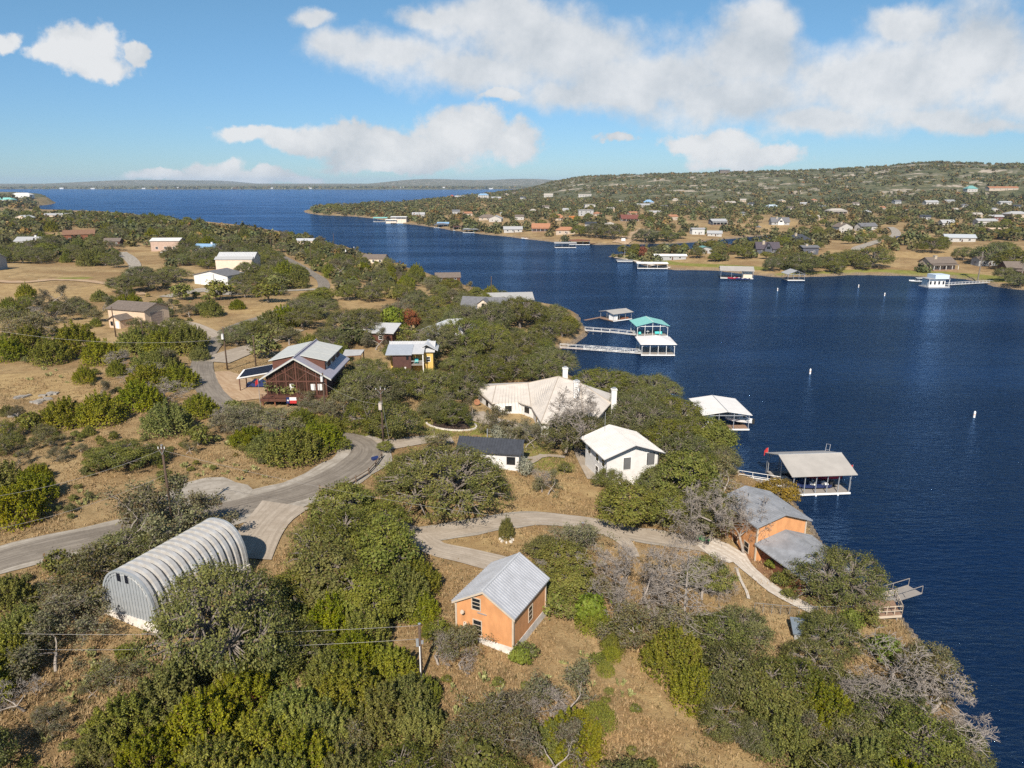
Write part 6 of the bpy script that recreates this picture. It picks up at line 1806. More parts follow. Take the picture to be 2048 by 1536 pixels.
def car(label, base, yaw, colm, L=4.6, W_=1.85, H=1.5, truck=False, group='parked cars'):
    p = hit(*base) if len(base) == 2 else base
    t = thing('parked_car', label, 'car', tuple(p), R(yaw), group)
    pr = [(-L / 2, .35), (-L / 2, .85), (-L * .44, .95), (-L * .34, 1.0), (-L * .22, H), (L * .12, H), (L * .26, 1.0), (L * .45, .88), (L / 2, .7), (L / 2, .35)]
    if truck: pr = [(-L / 2, .45), (-L / 2, 1.05), (-L * .12, 1.05), (-L * .08, H + .2), (L * .14, H + .2), (L * .24, 1.1), (L * .46, 1.0), (L / 2, .8), (L / 2, .45)]
    n = len(pr)
    MB().add([(x, -W_ / 2, z) for x, z in pr] + [(x, W_ / 2, z) for x, z in pr], [tuple(range(n)), tuple(range(2 * n - 1, n - 1, -1))] + [(i, i + n, (i + 1) % n + n, (i + 1) % n) for i in range(n)]).build('body', colm, t)
    MB().bx(-L * .2, L * .12, -W_ / 2 - .012, W_ / 2 + .012, 1.05, H - .1).build('side_window', M_GLASS, t)
    for x in (-L * .31, L * .31):
        for y in (-1, 1):
            MB().bar((x, y * W_ / 2 - .1 * y, .33), (x, y * (W_ / 2 + .02), .33), .33, 12).build('wheel', M_RUBBER, t)
    return t
cp_ = (CP.x, CP.y, ground(CP.x, CP.y))
car('blue car parked in the shade under the black carport roof', cp_, 8, M_NAVY)
car('white car half hidden in scrub right of the blue solar roof', (466, 495), 5, M_HULLW)
car('white pickup before the pinkish house', (332, 507), 60, M_HULLW, 5.4, 2, 1.6, True)
car('silver pickup beside the drive of the grey gabled lake manor', (1517, 455), 10, M_STEEL, 5.6, 2, 1.7, True)
car('dark car on the far bank road under the oaks', (1797, 476), 0, M_NAVY)
# garden machine in the shade near the lake house
p = hit(1407, 1085)
t = thing('garden_tractor', 'small green garden tractor at the foot of the grey-limbed oak', 'tractor', tuple(p), R(150))
gm = mat('tractor_green', (.01, .16, .04), .5, var=.05)
MB().bx(-.75, .15, -.4, .4, .35, .6).bx(.15, .95, -.28, .28, .4, .85).build('body', gm, t)
MB().bx(-.55, -.1, -.25, .25, .6, .75).bx(-.62, -.55, -.25, .25, .7, 1.1).build('seat', M_RUBBER, t)
MB().bar((.2, 0, .85), (.0, 0, 1.1), .02).bar((0, 0, 1.08), (0, 0, 1.12), .18, 10).build('steering_wheel', M_RUBBER, t)
for x, r_ in ((-.5, .36), (.65, .24)):
    for y in (-.48, .48): MB().bar((x, y - .09, r_), (x, y + .09, r_), r_, 12).build('wheel', M_RUBBER, t)
# blue-roofed low shed in the trees below the fence
house('garden_shed', 'low shed with a pale blue-grey roof in deep shade below the fence', 'shed', hit(1618, 1276), -12, 3.4, 2.0, 1.0, 'shed', .35, M_GREYW, mat('pale_blue_sheet', (.20, .24, .28), .5, .1, var=.08), anchor='c', ov=.2, mark='low blue-grey shed')
house('tool_shed', 'tiny shed with a white roof beside the grey-limbed oak', 'shed', hit(1440, 1062), -20, 2.2, 2.0, 2.0, 'shed', .3, M_RUST, M_GALVW, anchor='c', ov=.2, mark='tiny white-roofed shed')
# ------------------------------------------------------------------ plants: prototypes
def unit(v):
    return v / (np.linalg.norm(v, axis=-1, keepdims=True) + 1e-9)

def leaf_quads(c, nrm, size, g, aspect=0.62):
    """one diamond-shaped leaf spray at each centre"""
    n = len(c)
    t = unit(np.cross(nrm, unit(g.normal(size=(n, 3)))))
    b = np.cross(nrm, t)
    s = size[:, None]
    v = np.stack([c + t * s, c + b * s * aspect, c - t * s * 0.9, c - b * s * aspect], 1).reshape(-1, 3)
    f = np.arange(4 * n).reshape(n, 4)
    return v, f

def leaf_mat(name, dark, light, brown=(0.10, 0.065, 0.03), brown_amt=0.10, trans=0.12, ovar=0.35):
    m = bpy.data.materials.new(name); m.use_nodes = True
    nt = m.node_tree; b = nt.nodes['Principled BSDF']; out = nt.nodes['Material Output']
    b.inputs['Roughness'].default_value = 0.62
    b.inputs['Specular IOR Level'].default_value = 0.22
    g = nt.nodes.new('ShaderNodeNewGeometry')
    oi = nt.nodes.new('ShaderNodeObjectInfo')
    r = g.outputs['Random Per Island']
    c = mixrgb(nt, r, (*dark, 1), (*light, 1))
    c = mixrgb(nt, math_node(nt, 'GREATER_THAN', math_node(nt, 'FRACT', math_node(nt, 'MULTIPLY', r, 13.7)), 1 - brown_amt), c, (*brown, 1))
    tc_ = nt.nodes.new('ShaderNodeTexCoord')
    n1 = noise(nt, tc_.outputs['Object'], 0.45, 3, 0.6)
    c = mixrgb(nt, smooth(nt, n1.outputs[0], 0.35, 0.7, 0, 0.45), c, (light[0] * 1.25, light[1] * 1.08, light[2] * 0.9, 1))
    hs = nt.nodes.new('ShaderNodeHueSaturation')
    rv = oi.outputs['Random']
    nt.links.new(math_node(nt, 'MULTIPLY_ADD', rv, 0.030, 0.485), hs.inputs['Hue'])
    nt.links.new(math_node(nt, 'MULTIPLY_ADD', math_node(nt, 'FRACT', math_node(nt, 'MULTIPLY', rv, 7.3)), ovar, 1 - ovar * 0.5), hs.inputs['Saturation'])
    nt.links.new(math_node(nt, 'MULTIPLY_ADD', math_node(nt, 'FRACT', math_node(nt, 'MULTIPLY', rv, 3.9)), ovar * 1.2, 1 - ovar * 0.6), hs.inputs['Value'])
    nt.links.new(c, hs.inputs['Color'])
    nt.links.new(hs.outputs[0], b.inputs['Base Color'])
    tr = nt.nodes.new('ShaderNodeBsdfTranslucent'); nt.links.new(hs.outputs[0], tr.inputs['Color'])
    mx = nt.nodes.new('ShaderNodeMixShader'); mx.inputs[0].default_value = trans
    nt.links.new(b.outputs[0], mx.inputs[1]); nt.links.new(tr.outputs[0], mx.inputs[2]); nt.links.new(mx.outputs[0], out.inputs['Surface'])
    return m

L_OAK = leaf_mat('oak_leaves', (0.030, 0.040, 0.011), (0.165, 0.174, 0.046), brown_amt=.07)
L_JUN = leaf_mat('juniper_leaves', (0.036, 0.050, 0.007), (0.215, 0.220, 0.028), brown_amt=.06, ovar=.3)
L_MES = leaf_mat('mesquite_leaves', (0.078, 0.080, 0.036), (0.180, 0.172, 0.082), brown_amt=.2)
L_GOLD = leaf_mat('golden_leaves', (0.120, 0.098, 0.016), (0.27, 0.205, 0.030), brown_amt=.08, ovar=.15)
L_LIME = leaf_mat('yellow_green_leaves', (0.075, 0.088, 0.018), (0.185, 0.190, 0.042), brown_amt=.10, ovar=.2)
L_RUST = leaf_mat('rusty_leaves', (0.13, 0.040, 0.018), (0.27, 0.095, 0.045), brown_amt=.1, ovar=.2)
L_SAGE = leaf_mat('silver_leaves', (0.13, 0.14, 0.10), (0.27, 0.27, 0.21), brown_amt=.05, ovar=.1)
L_BRIGHT = leaf_mat('bright_leaves', (0.075, 0.100, 0.012), (0.170, 0.200, 0.030), brown_amt=.03, ovar=.15)
M_BARK = mat('oak_bark', (.225, .190, .158), .95, var=.2, scale=3, bump=.4)
M_GREYB = mat('bare_wood', (.33, .285, .245), .95, var=.16, scale=2, bump=.3)
M_JBARK = mat('juniper_bark', (.17, .115, .08), .95, var=.2, scale=3, bump=.3)

def branch_mesh(name, segs, material, sides=5):
    """tapered limbs: segs = (p, q, r0, r1)"""
    P = np.array([s[0] for s in segs], float); Q = np.array([s[1] for s in segs], float)
    r0 = np.array([s[2] for s in segs]); r1 = np.array([s[3] for s in segs])
    d = unit(Q - P)
    ref = np.where(np.abs(d[:, 2:3]) > .9, np.array([[1., 0, 0]]), np.array([[0, 0, 1.]]))
    a = unit(np.cross(d, ref)); b = np.cross(d, a)
    t = np.arange(sides) * 2 * np.pi / sides
    ring = a[:, None, :] * np.cos(t)[None, :, None] + b[:, None, :] * np.sin(t)[None, :, None]
    V = np.concatenate([P[:, None, :] + ring * r0[:, None, None], Q[:, None, :] + ring * r1[:, None, None]], 1)
    n = len(segs)
    k = np.arange(sides)
    base = np.stack([k, (k + 1) % sides, (k + 1) % sides + sides, k + sides], -1)
    F = (np.arange(n)[:, None, None] * 2 * sides + base[None]).reshape(-1, 4)
    return np_mesh(name, V.reshape(-1, 3), F, [material], smooth_=True)

def limb_path(p, q, g, n=4, wob=.12):
    p, q = np.array(p, float), np.array(q, float)
    pts = [p]
    L = np.linalg.norm(q - p)
    for i in range(1, n):
        f = i / n
        pts.append(p + (q - p) * f + g.normal(size=3) * wob * L * .35 + np.array((0, 0, .10 * L * math.sin(f * 3.14))))
    pts.append(q)
    return pts

def broad_proto(seed, leaves, bark, W_=9.0, H=6.4, nlobe=10, sub=40, per=66, leaf=(.06, .125), hb=.30, spread=.33, open_=0.0, limbs=2, sig=.30, name='crown'):
    g = np.random.default_rng(seed)
    lob = []
    for i in range(nlobe):
        a = i * 2.399 + g.uniform(-.4, .4)
        rr = W_ * spread * math.sqrt((i + .4) / nlobe)
        zc = H * (.80 - .36 * (rr / (W_ * spread)) ** 1.6) + g.normal() * .05 * H
        r = W_ * g.uniform(.17, .25)
        lob.append((np.array((rr * math.cos(a), rr * math.sin(a), zc)), np.array((r, r, r * g.uniform(.68, .9)))))
    C = []; Nn = []; S = []
    subs = []
    for i, (c, r) in enumerate(lob):
        d = unit(g.normal(size=(sub * 2, 3)))
        d = d[d[:, 2] > -.62][:sub]
        p = c + d * r * g.uniform(.78, 1.08, (len(d), 1))
        keep = np.ones(len(p), bool)
        for j, (c2, r2) in enumerate(lob):
            if j != i:
                keep &= (((p - c2) / r2) ** 2).sum(1) > .62
        keep &= g.uniform(size=len(p)) > open_
        keep &= p[:, 2] > H * hb * .8
        for q, dd in zip(p[keep], d[keep]):
            n = int(per * g.uniform(.5, 1.4))
            sg = sig * g.uniform(.7, 1.35)
            C.append(q + g.normal(size=(n, 3)) * np.array((sg, sg, sg * .7)))
            Nn.append(unit(dd * .95 + np.array((0, 0, .35)) + g.normal(size=(n, 3)) * .55))
            S.append(leaf[0] * .75 + (leaf[1] * 1.25 - leaf[0] * .75) * g.uniform(size=n) ** 1.7)
        subs.append((c, p[keep]))
    C = np.concatenate(C); Nn = np.concatenate(Nn); S = np.concatenate(S)
    v, f = leaf_quads(C, Nn, S, g)
    crown = np_mesh(name, v, f, [leaves])
    segs = []
    fork = np.array((g.normal() * .2, g.normal() * .2, H * .24))
    def run(pts, r0, r1):
        n = len(pts) - 1
        for i in range(n):
            segs.append((pts[i], pts[i + 1], r0 + (r1 - r0) * i / n, r0 + (r1 - r0) * (i + 1) / n))
    run(limb_path((0, 0, -.6), fork, g, 3, .06), W_ * .038, W_ * .03)
    for c, ps in subs:
        run(limb_path(fork, c * np.array((.92, .92, .96)), g, 4, .16), W_ * .022, W_ * .010)
        for q in ps[::max(1, len(ps) // (limbs * 4))]:
            run(limb_path(c * np.array((.92, .92, .96)), q, g, 2, .2), W_ * .009, W_ * .003)
    trunk = branch_mesh('trunk', segs, bark)
    return crown, trunk, W_, H

def plume_proto(seed, leaves, bark, W_=5.0, H=4.8, n=78, per=210, leaf=(.055, .115), tall=1.0):
    """juniper: many upright ragged plumes on a rounded mound"""
    g = np.random.default_rng(seed)
    C = []; Nn = []; S = []; segs = []
    for i in range(n):
        a = i * 2.399 + g.uniform(-.3, .3)
        rr = W_ * .5 * math.sqrt((i + .5) / n) * g.uniform(.85, 1.05)
        q = rr / (W_ * .5)
        top = H * (1 - .62 * q ** 1.7) * g.uniform(.80, 1.06)
        ln = g.uniform(1.0, 1.8) * tall * (1.1 - .3 * q)
        tip = np.array((rr * math.cos(a), rr * math.sin(a), top))
        out = np.array((math.cos(a), math.sin(a), 0))
        base = tip - np.array((0, 0, ln)) - out * .45 * q * ln
        m = int(per * g.uniform(.7, 1.25))
        t = g.uniform(0, 1, m) ** .8
        rad = (.30 * (1 - t) + .05) * g.uniform(.6, 1.15)
        off = g.normal(size=(m, 3)); off[:, 2] *= .35
        C.append(base + (tip - base) * t[:, None] + off * rad[:, None] * .78)
        Nn.append(unit(unit(off) * .7 + np.array((0, 0, .5)) + g.normal(size=(m, 3)) * .45))
        S.append(g.uniform(leaf[0], leaf[1], m) * (1.15 - .4 * t))
        if i % 4 == 0: segs.append((np.array((0, 0, .2)), base, W_ * .012, W_ * .004))
    # low skirt
    m = 900
    a = g.uniform(0, 6.283, m); rr = W_ * .5 * g.uniform(.75, 1.02, m)
    c = np.stack([rr * np.cos(a), rr * np.sin(a), g.uniform(.1, H * .34, m)], 1)
    C.append(c); Nn.append(unit(np.stack([np.cos(a), np.sin(a), np.full(m, .5)], 1) + g.normal(size=(m, 3)) * .5)); S.append(g.uniform(leaf[0], leaf[1] * 1.2, m))
    v, f = leaf_quads(np.concatenate(C), np.concatenate(Nn), np.concatenate(S), g, .55)
    crown = np_mesh('crown', v, f, [leaves])
    segs.append((np.array((0, 0, -.5)), np.array((0, 0, H * .6)), W_ * .035, W_ * .01))
    return crown, branch_mesh('trunk', segs, bark), W_, H

def bare_proto(seed, bark, W_=9.0, H=8.0, levels=5, conical=False, leaves=None, nleaf=0):
    g = np.random.default_rng(seed)
    segs = []; tips = []
    def grow(p, d, L, r, lv):
        n = 3 if lv < 3 else 2
        for i in range(n):
            d = unit(d + g.normal(size=3) * .17 + np.array((0, 0, .03)))
            q = p + d * L / n
            r2 = r * .84
            segs.append((p, q, r, r2)); p, r = q, r2
        tips.append(p)
        if lv >= levels: return
        k = 3 if lv < 2 else int(g.integers(2, 5))
        for _ in range(k):
            ax = unit(g.normal(size=3))
            nd = unit(d * .75 + ax * .85 + np.array((0, 0, .10)))
            grow(p, nd, L * g.uniform(.58, .80), r * .70, lv + 1)
            if lv >= 2 and g.uniform() < .6:
                grow(p - d * L * g.uniform(.2, .7), unit(d * .4 + unit(g.normal(size=3))), L * .5, r * .5, lv + 2)
    if conical:
        segs.append((np.array((0, 0, -.5)), np.array((0, 0, H)), .16, .02))
        for i in range(46):
            z = H * (.12 + .85 * i / 46); a = i * 2.399
            ln = W_ * .5 * (1 - z / H * .85) * g.uniform(.7, 1.1)
            d = unit(np.array((math.cos(a), math.sin(a), .28)))
            grow(np.array((0, 0, z)), d, ln * .55, .035 * (1 - z / H) + .015, levels - 2)
    else:
        grow(np.array((0, 0, -.4)), np.array((g.normal() * .1, g.normal() * .1, 1.)), H * .28, W_ * .030, 0)
    P = np.array([s[1] for s in segs])
    sx3 = W_ / max(np.percentile(np.abs(P[:, :2]), 97) * 2, .1); sz3 = H / max(P[:, 2].max(), .1)
    k = np.array((sx3, sx3, sz3))
    segs = [(a * k, b * k, max(r0, .016), max(r1, .012)) for a, b, r0, r1 in segs]
    thick = [s for s in segs if s[2] > W_ * .0052]; thin = [s for s in segs if s[2] <= W_ * .0052]
    trunk = branch_mesh('trunk', thick, bark, 6)
    tw = branch_mesh('twigs', [(a, b, max(r0, .018), max(r1, .013)) for a, b, r0, r1 in thin], bark, 3)
    if nleaf:
        T = np.array(tips) * k
        T = T[g.integers(0, len(T), nleaf)] + g.normal(size=(nleaf, 3)) * .22
        v, f = leaf_quads(T, unit(g.normal(size=(nleaf, 3)) + np.array((0, 0, .5))), g.uniform(.06, .14, nleaf), g)
        lf = np_mesh('crown', v, f, [leaves])
        return lf, trunk, W_, H, tw
    return tw, trunk, W_, H

def weep_proto(seed, leaves, bark):
    return broad_proto(seed, leaves, bark, W_=7, H=6.2, nlobe=11, sub=38, per=46, spread=.34, hb=.05, leaf=(.07, .15), sig=.26)

PROTO = {
    'Q': [broad_proto(141 + i, L_OAK, M_BARK, W_=14.0, H=7.2, nlobe=17 + 2 * i, sub=62, per=76, leaf=(.06, .125), spread=.36, open_=.08, sig=.34, limbs=3) for i in range(2)],
    'O': [broad_proto(11 + i, L_OAK, M_BARK, nlobe=10 + i % 4, H=4.7 + .4 * (i % 3), spread=.31 + .02 * (i % 3), open_=.06) for i in range(5)],
    'J': [plume_proto(31 + i, L_JUN, M_JBARK, H=3.5 + .4 * (i % 3), n=70 + 8 * (i % 3)) for i in range(5)],
    'Y': [broad_proto(51 + i, L_LIME, M_BARK, W_=7.5, H=5.6, nlobe=11, leaf=(.07, .14), hb=.08, sig=.27) for i in range(3)],
    'G': [weep_proto(61 + i, L_GOLD, M_BARK) for i in range(2)],
    'M': [bare_proto(71 + i, M_GREYB, W_=7, H=4.6, levels=5, leaves=L_MES, nleaf=5200) for i in range(3)],
    'B': [bare_proto(81 + i, M_GREYB, W_=8, H=7.0, levels=6) for i in range(3)],
    'C': [bare_proto(91, M_GREYB, W_=5.5, H=8.5, levels=4, conical=True)],
    'S': [broad_proto(101 + i, L_OAK if i % 2 else L_LIME, M_BARK, W_=2.6, H=1.7, nlobe=6, sub=20, per=22, leaf=(.06, .13), hb=0.02, spread=.27, sig=.17) for i in range(3)],
    'W': [broad_proto(111, L_SAGE, M_BARK, W_=2.8, H=1.9, nlobe=6, sub=20, per=26, leaf=(.05, .11), hb=0.02, spread=.27, sig=.17)],
    'R': [broad_proto(121 + i, L_RUST, M_BARK, W_=5, H=6.5, nlobe=8, sub=28, per=30, leaf=(.10, .19), hb=.08, spread=.22) for i in range(1)],
    'N': [broad_proto(131, L_BRIGHT, M_BARK, W_=3.4, H=2.9, nlobe=7, sub=22, per=26, leaf=(.09, .20), hb=.05, spread=.27, sig=.22)],
}
KIND = {   # object name, category, wording, group
    'O': ('live_oak_tree', 'tree', 'grey-green live oak', 'live oaks round the lake'),
    'J': ('juniper_tree', 'tree', 'yellow-green juniper', 'junipers on the dry slopes'),
    'Y': ('elm_tree', 'tree', 'olive-yellow leafy tree', 'olive-yellow trees near the houses'),
    'G': ('golden_tree', 'tree', 'golden-leaved tree', 'golden autumn trees'),
    'M': ('mesquite_tree', 'tree', 'thin grey-brown mesquite', 'mesquites in the scrub'),
    'B': ('bare_tree', 'tree', 'leafless grey tree', 'leafless trees'),
    'C': ('bare_cypress_tree', 'tree', 'leafless conical tree', 'leafless trees'),
    'S': ('shrub', 'shrub', 'low green shrub', 'low shrubs'),
    'W': ('silver_shrub', 'shrub', 'silvery round shrub', 'silvery shrubs by the cottage'),
    'R': ('rusty_tree', 'tree', 'rust-red tree', 'rust-red autumn trees'),
    'N': ('leafy_bush', 'shrub', 'bright green leafy bush', 'bright bushes by the lookout deck'),
}
# ------------------------------------------------------------------ plants: where they stand
TREES = []           # (kind, x, y, z, width m, height factor, px, py, width px)
def put(kind, x, y, wm, hf=1.0):
    z = ground(x, y)
    px, py, dep = scr(x, y, z)
    TREES.append([kind, x, y, z, wm, hf, px, py, wm * FPX / dep])

HAND = """
O 450 1345 290 1.5|J 250 1475 150|J 335 1430 150|J 405 1490 165|J 485 1415 150 .9|J 520 1520 165|J 590 1465 150|J 300 1545 150|J 430 1580 170|J 610 1560 160|J 205 1505 110 .8|J 550 1355 105
J 470 1345 110|J 380 1360 100|J 650 1500 150|J 560 1610 170|J 360 1640 180|J 690 1580 150|J 700 1420 150|J 765 1455 150|J 815 1425 120|J 710 1340 120|J 785 1360 110|J 840 1475 110|J 660 1370 110|J 620 1310 110
J 850 1400 70|O 805 1590 175|M 700 1520 120|R 520 1400 42 .6|S 545 1360 60|B 640 1420 90 .6|B 340 1395 100 .5|M 560 1300 130|O 600 1330 150 .9
J 15 1345 120|J 55 1280 110|J -40 1400 130|J 20 1210 100|M 110 1345 150|B 50 1420 130 .7|M 155 1265 140|S 190 1215 60|S 250 1320 50|M 230 1370 90|O -60 1560 180|O 60 1680 220|J 190 1660 170
M 235 1100 190|M 330 1110 180|M 175 1180 150|M 420 1065 140|M 290 1055 150|M 390 1120 130|S 120 1150 70|M 130 1220 110|O 260 1130 150 .8|M 340 1060 120
O 645 1152 160 1.1|O 690 1130 175 1.1|Y 765 1155 165|Y 650 1215 165|Y 725 1245 150|J 805 1215 125|J 835 1180 100|O 632 1190 95|Y 695 1065 140|O 645 1095 110|Y 760 1080 110|O 578 1228 105|Y 590 1235 130|J 790 1130 90
J 660 1275 120|J 590 1275 110|J 730 1290 110|J 840 1230 80|O 535 1265 110
J 1013 1075 34 1.9|Y 1120 1155 125 .8|Y 1140 1200 120 .8|M 1150 1110 110|Y 1090 1120 90 .7|S 1110 1230 70|S 1145 1235 60|B 1100 1180 90 .8
B 1245 1195 150|B 1305 1235 165|C 1365 1280 140 1.0|B 1235 1250 130|B 1330 1170 130|M 1270 1280 130|B 1405 1200 120|M 1340 1280 130|M 1200 1200 90
N 1180 1250 65 1.2|J 1185 1255 75|J 1225 1300 55|J 1222 1318 42|S 1205 1270 50|J 1250 1260 70
J 1345 1340 135|O 1425 1315 150|O 1465 1400 185 1.1|O 1525 1430 180 1.1|O 1585 1410 165|O 1440 1460 120 .8|O 1520 1490 120 .8|J 1565 1500 140|J 1640 1455 140|O 1620 1350 120|J 1390 1400 120|M 1660 1490 130|J 1600 1470 110
O 1480 1290 130|Y 1408 1185 100|M 1500 1490 80
B 1790 1430 280 .62|B 1700 1430 170 .6|B 1860 1430 180 .6|O 1780 1450 170 .8|O 1690 1400 140 .6|M 1830 1400 150|O 1835 1540 195|O 1900 1600 170|J 1725 1560 125 1.2|O 1690 1500 130|J 1660 1570 110|B 1850 1570 150 .7|O 1780 1510 160|J 1800 1600 130|O 1920 1520 110|O 1700 1640 200|M 1870 1360 110
O 1672 1200 190 1.05|O 1655 1185 90|N 1768 1318 70 .8|N 1700 1260 50|S 1650 1265 60|O 1660 1300 120|S 1740 1250 45|O 1630 1275 90|S 1560 1170 40|N 1545 1140 30|N 1590 1160 40|N 1625 1180 35|S 1575 1195 30
M 975 1490 140|M 1010 1465 120|O 930 1500 110 .7|M 1110 1450 160|B 1100 1430 130 .6|J 1145 1500 135|J 1195 1450 80|J 1110 1500 90|S 1060 1480 60|S 960 1560 110|M 1080 1560 160|B 880 1330 110 .6|M 915 1310 100|S 880 1280 60|S 1050 1320 55|N 1040 1330 45|S 935 1290 50|J 860 1270 40|B 925 1340 90 .4|S 1195 1330 40|J 1210 1345 40
O 1000 1610 150|M 900 1570 110|O 1250 1640 190|O 1400 1660 180|S 1290 1560 60
O 1155 905 145 1.1|B 1130 905 140 1.2|B 1175 890 120 1.1|Y 1248 1052 132 .9|O 1215 975 70 1.0|Y 1368 1010 135 1.1|Y 1330 1055 110 1.0|O 1425 1065 140 1.1|B 1415 1085 150 1.2|B 1488 1108 130 1.2|M 1350 1060 120|G 1550 1022 85 1.0|Y 1422 915 105|M 1440 1000 110|B 1370 1070 110|Y 1310 1000 90
O 1285 880 150|O 1345 860 130|O 1335 910 140|O 1250 845 120|O 1360 940 120|O 1300 830 110|O 1390 900 110|O 1195 800 125|O 1240 800 110|O 1310 800 100|O 1345 985 110|O 1400 960 100
O 890 1010 250 .85|O 830 960 120 .8|O 960 985 110 .8|O 800 985 100 .7|M 850 900 110 .6|M 1095 990 65|B 1085 985 60|W 1050 948 44|W 995 880 40|W 1018 882 40|M 1010 890 60|M 1050 895 60|M 1000 865 80 1.1|M 1055 880 65|O 905 850 85|O 875 842 70|M 940 842 60|Y 770 905 32|S 800 878 30|S 1130 945 30
O 790 875 115|O 735 865 105|O 720 800 115|O 760 815 110|M 690 830 110|M 655 845 90|M 620 835 80|S 570 800 70|M 600 815 70|S 640 800 50|O 492 836 78 .8|M 540 832 60 .6|S 470 828 45
O 735 770 105|O 800 795 115|O 860 800 120|O 915 800 115|O 960 770 110|O 1010 755 110|O 1070 765 110|O 1110 745 90|O 870 830 70|M 885 840 80
J 590 917 150 .85|J 640 893 120 .8|J 540 908 110 .8|J 500 888 95 .8|J 655 865 85 .7|J 605 858 95 .7|M 480 860 100|M 440 865 80|B 435 845 80 .5|S 690 900 35|M 560 865 100
O 250 935 155 .75|O 215 930 100 .8|O 300 925 100 .7|J 35 1040 120|J 70 1000 90|J 5 1000 110|O 15 905 85|O 5 880 90|J 75 960 70|S 400 890 60|M 100 890 80|S 330 965 40|S 60 865 60
J 130 850 115|J 205 845 115|J 280 815 110|J 335 865 120|J 300 780 110|J 400 830 90|B 290 765 85 .6|M 320 740 90|B 330 800 90 .6
J 170 765 52 1.1|J 105 725 95|J 155 705 100|J 205 725 95|J 60 705 90|J 235 750 50|B 230 735 70 .6|J 20 720 80|M 60 680 110|M 30 660 100|B 70 650 90 .6
J 270 705 90|J 325 705 100|J 375 705 95|J 325 745 95|J 360 775 95|J 295 740 80|J 390 690 70|O 350 670 80|J 400 720 50|M 270 665 60|O 300 680 80
O 475 690 80|O 500 680 85|O 530 670 70|J 540 655 70|S 530 715 65|J 570 650 80|S 555 680 50|O 605 655 95|O 640 635 100|O 610 630 90|M 580 690 70
J 425 632 55|J 405 625 45|J 475 618 40|S 440 600 60|S 365 600 50|O 498 578 82|O 535 575 85|O 550 590 60|O 490 595 60|S 535 605 60|J 595 575 60|S 560 580 50|O 300 580 85|O 345 565 80|O 250 585 85|O 280 560 70|M 100 610 70|M 120 640 90
O 705 675 110|O 735 665 95|R 822 668 42|N 785 670 50 1.3|Y 850 665 40|O 850 640 60|S 700 690 60|J 620 700 60|O 665 700 80|J 680 720 60|M 750 700 60|S 730 690 40|S 820 690 50
O 930 665 85 1.3|O 985 668 95 1.3|O 1040 655 100 1.2|O 960 690 90 1.1|O 905 672 70 1.2|O 870 712 100 1.25|O 925 705 105 1.3|O 975 712 100 1.2|O 850 735 85 1.1
"""
for item in HAND.replace('\n', '|').split('|'):
    q = item.split()
    if len(q) < 4: continue
    px, py, wpx = float(q[1]), float(q[2]), float(q[3])
    p = hit(px, py)
    dep = scr(*p)[2]
    wm_ = wpx * dep / FPX
    hf_ = float(q[4]) if len(q) > 4 else 1.0
    if px < 700 and py < 980 and q[0] in 'JOM': wm_ *= .86; hf_ *= .9
    put(q[0], p[0], p[1], wm_, hf_)

def inside(poly, x, y):
    return sdist(np.array(poly), np.asarray(x, float), np.asarray(y, float)) > 0

def blocked(x, y, rad):
    """too near a building, a road or a drive"""
    for fx, fy, fr in FOOT:
        if (x - fx) ** 2 + (y - fy) ** 2 < (fr + rad * .55) ** 2: return True
    for xy, hw in CLEAR + NOPLANT:
        d2 = (xy[:, 0] - x) ** 2 + (xy[:, 1] - y) ** 2
        k = int(np.argmin(d2))
        if d2[k] < (hw[k] + rad * .6 + .3) ** 2: return True
    return False

OPEN = [[at(*p, 11) for p in poly] for poly in [
    [(430, 600), (560, 592), (640, 590), (600, 640), (500, 655), (400, 652), (380, 620)],
    [(0, 540), (110, 535), (250, 545), (260, 580), (160, 625), (0, 600)],
    [(350, 545), (460, 545), (480, 590), (350, 600)],
    [(0, 720), (130, 745), (200, 790), (140, 845), (0, 830)],
    [(640, 600), (790, 590), (790, 640), (650, 650)],
    [(455, 640), (590, 640), (600, 720), (440, 740)],
    [(240, 500), (330, 500), (340, 545), (240, 560)],
    [(400, 560), (640, 560), (640, 600), (400, 600)],
    [(85, 470), (190, 470), (190, 490), (85, 490)],
]]
GRID = {}
def gadd(x, y, r):
    GRID.setdefault((int(x // 12), int(y // 12)), []).append((x, y, r))
for t in TREES: gadd(t[1], t[2], t[4] * .5)
def crowded(x, y, r, k=.72):
    i, j = int(x // 12), int(y // 12)
    for a in (-1, 0, 1):
        for b in (-1, 0, 1):
            for (u, v, s) in GRID.get((i + a, j + b), ()):
                if (x - u) ** 2 + (y - v) ** 2 < ((r + s) * k) ** 2: return True
    return False

def fill(poly_px, n, mix, wr, zref=11.0, k=.72, keep=None, smax=None):
    poly = [tuple(at(*p, zref)) for p in poly_px]
    P = np.array(poly)
    lo, hi2 = P.min(0), P.max(0)
    X = rng.uniform(lo[0], hi2[0], n); Y = rng.uniform(lo[1], hi2[1], n)
    ok = inside(poly, X, Y) & (hgt(X, Y) > 0.7)
    for o in OPEN: ok &= ~inside(o, X, Y)
    if keep is not None: ok &= keep(X, Y)
    X, Y = X[ok], Y[ok]
    kinds = list(mix); pr = np.array([mix[q] for q in kinds], float); pr /= pr.sum()
    for x, y in zip(X, Y):
        kd = kinds[rng.choice(len(kinds), p=pr)]
        w = rng.uniform(*wr) * (.45 if kd == 'S' else 1.0)
        if crowded(x, y, w / 2, k) or blocked(x, y, w / 2): continue
        put(kd, x, y, w, rng.uniform(.85, 1.15)); gadd(x, y, w / 2)

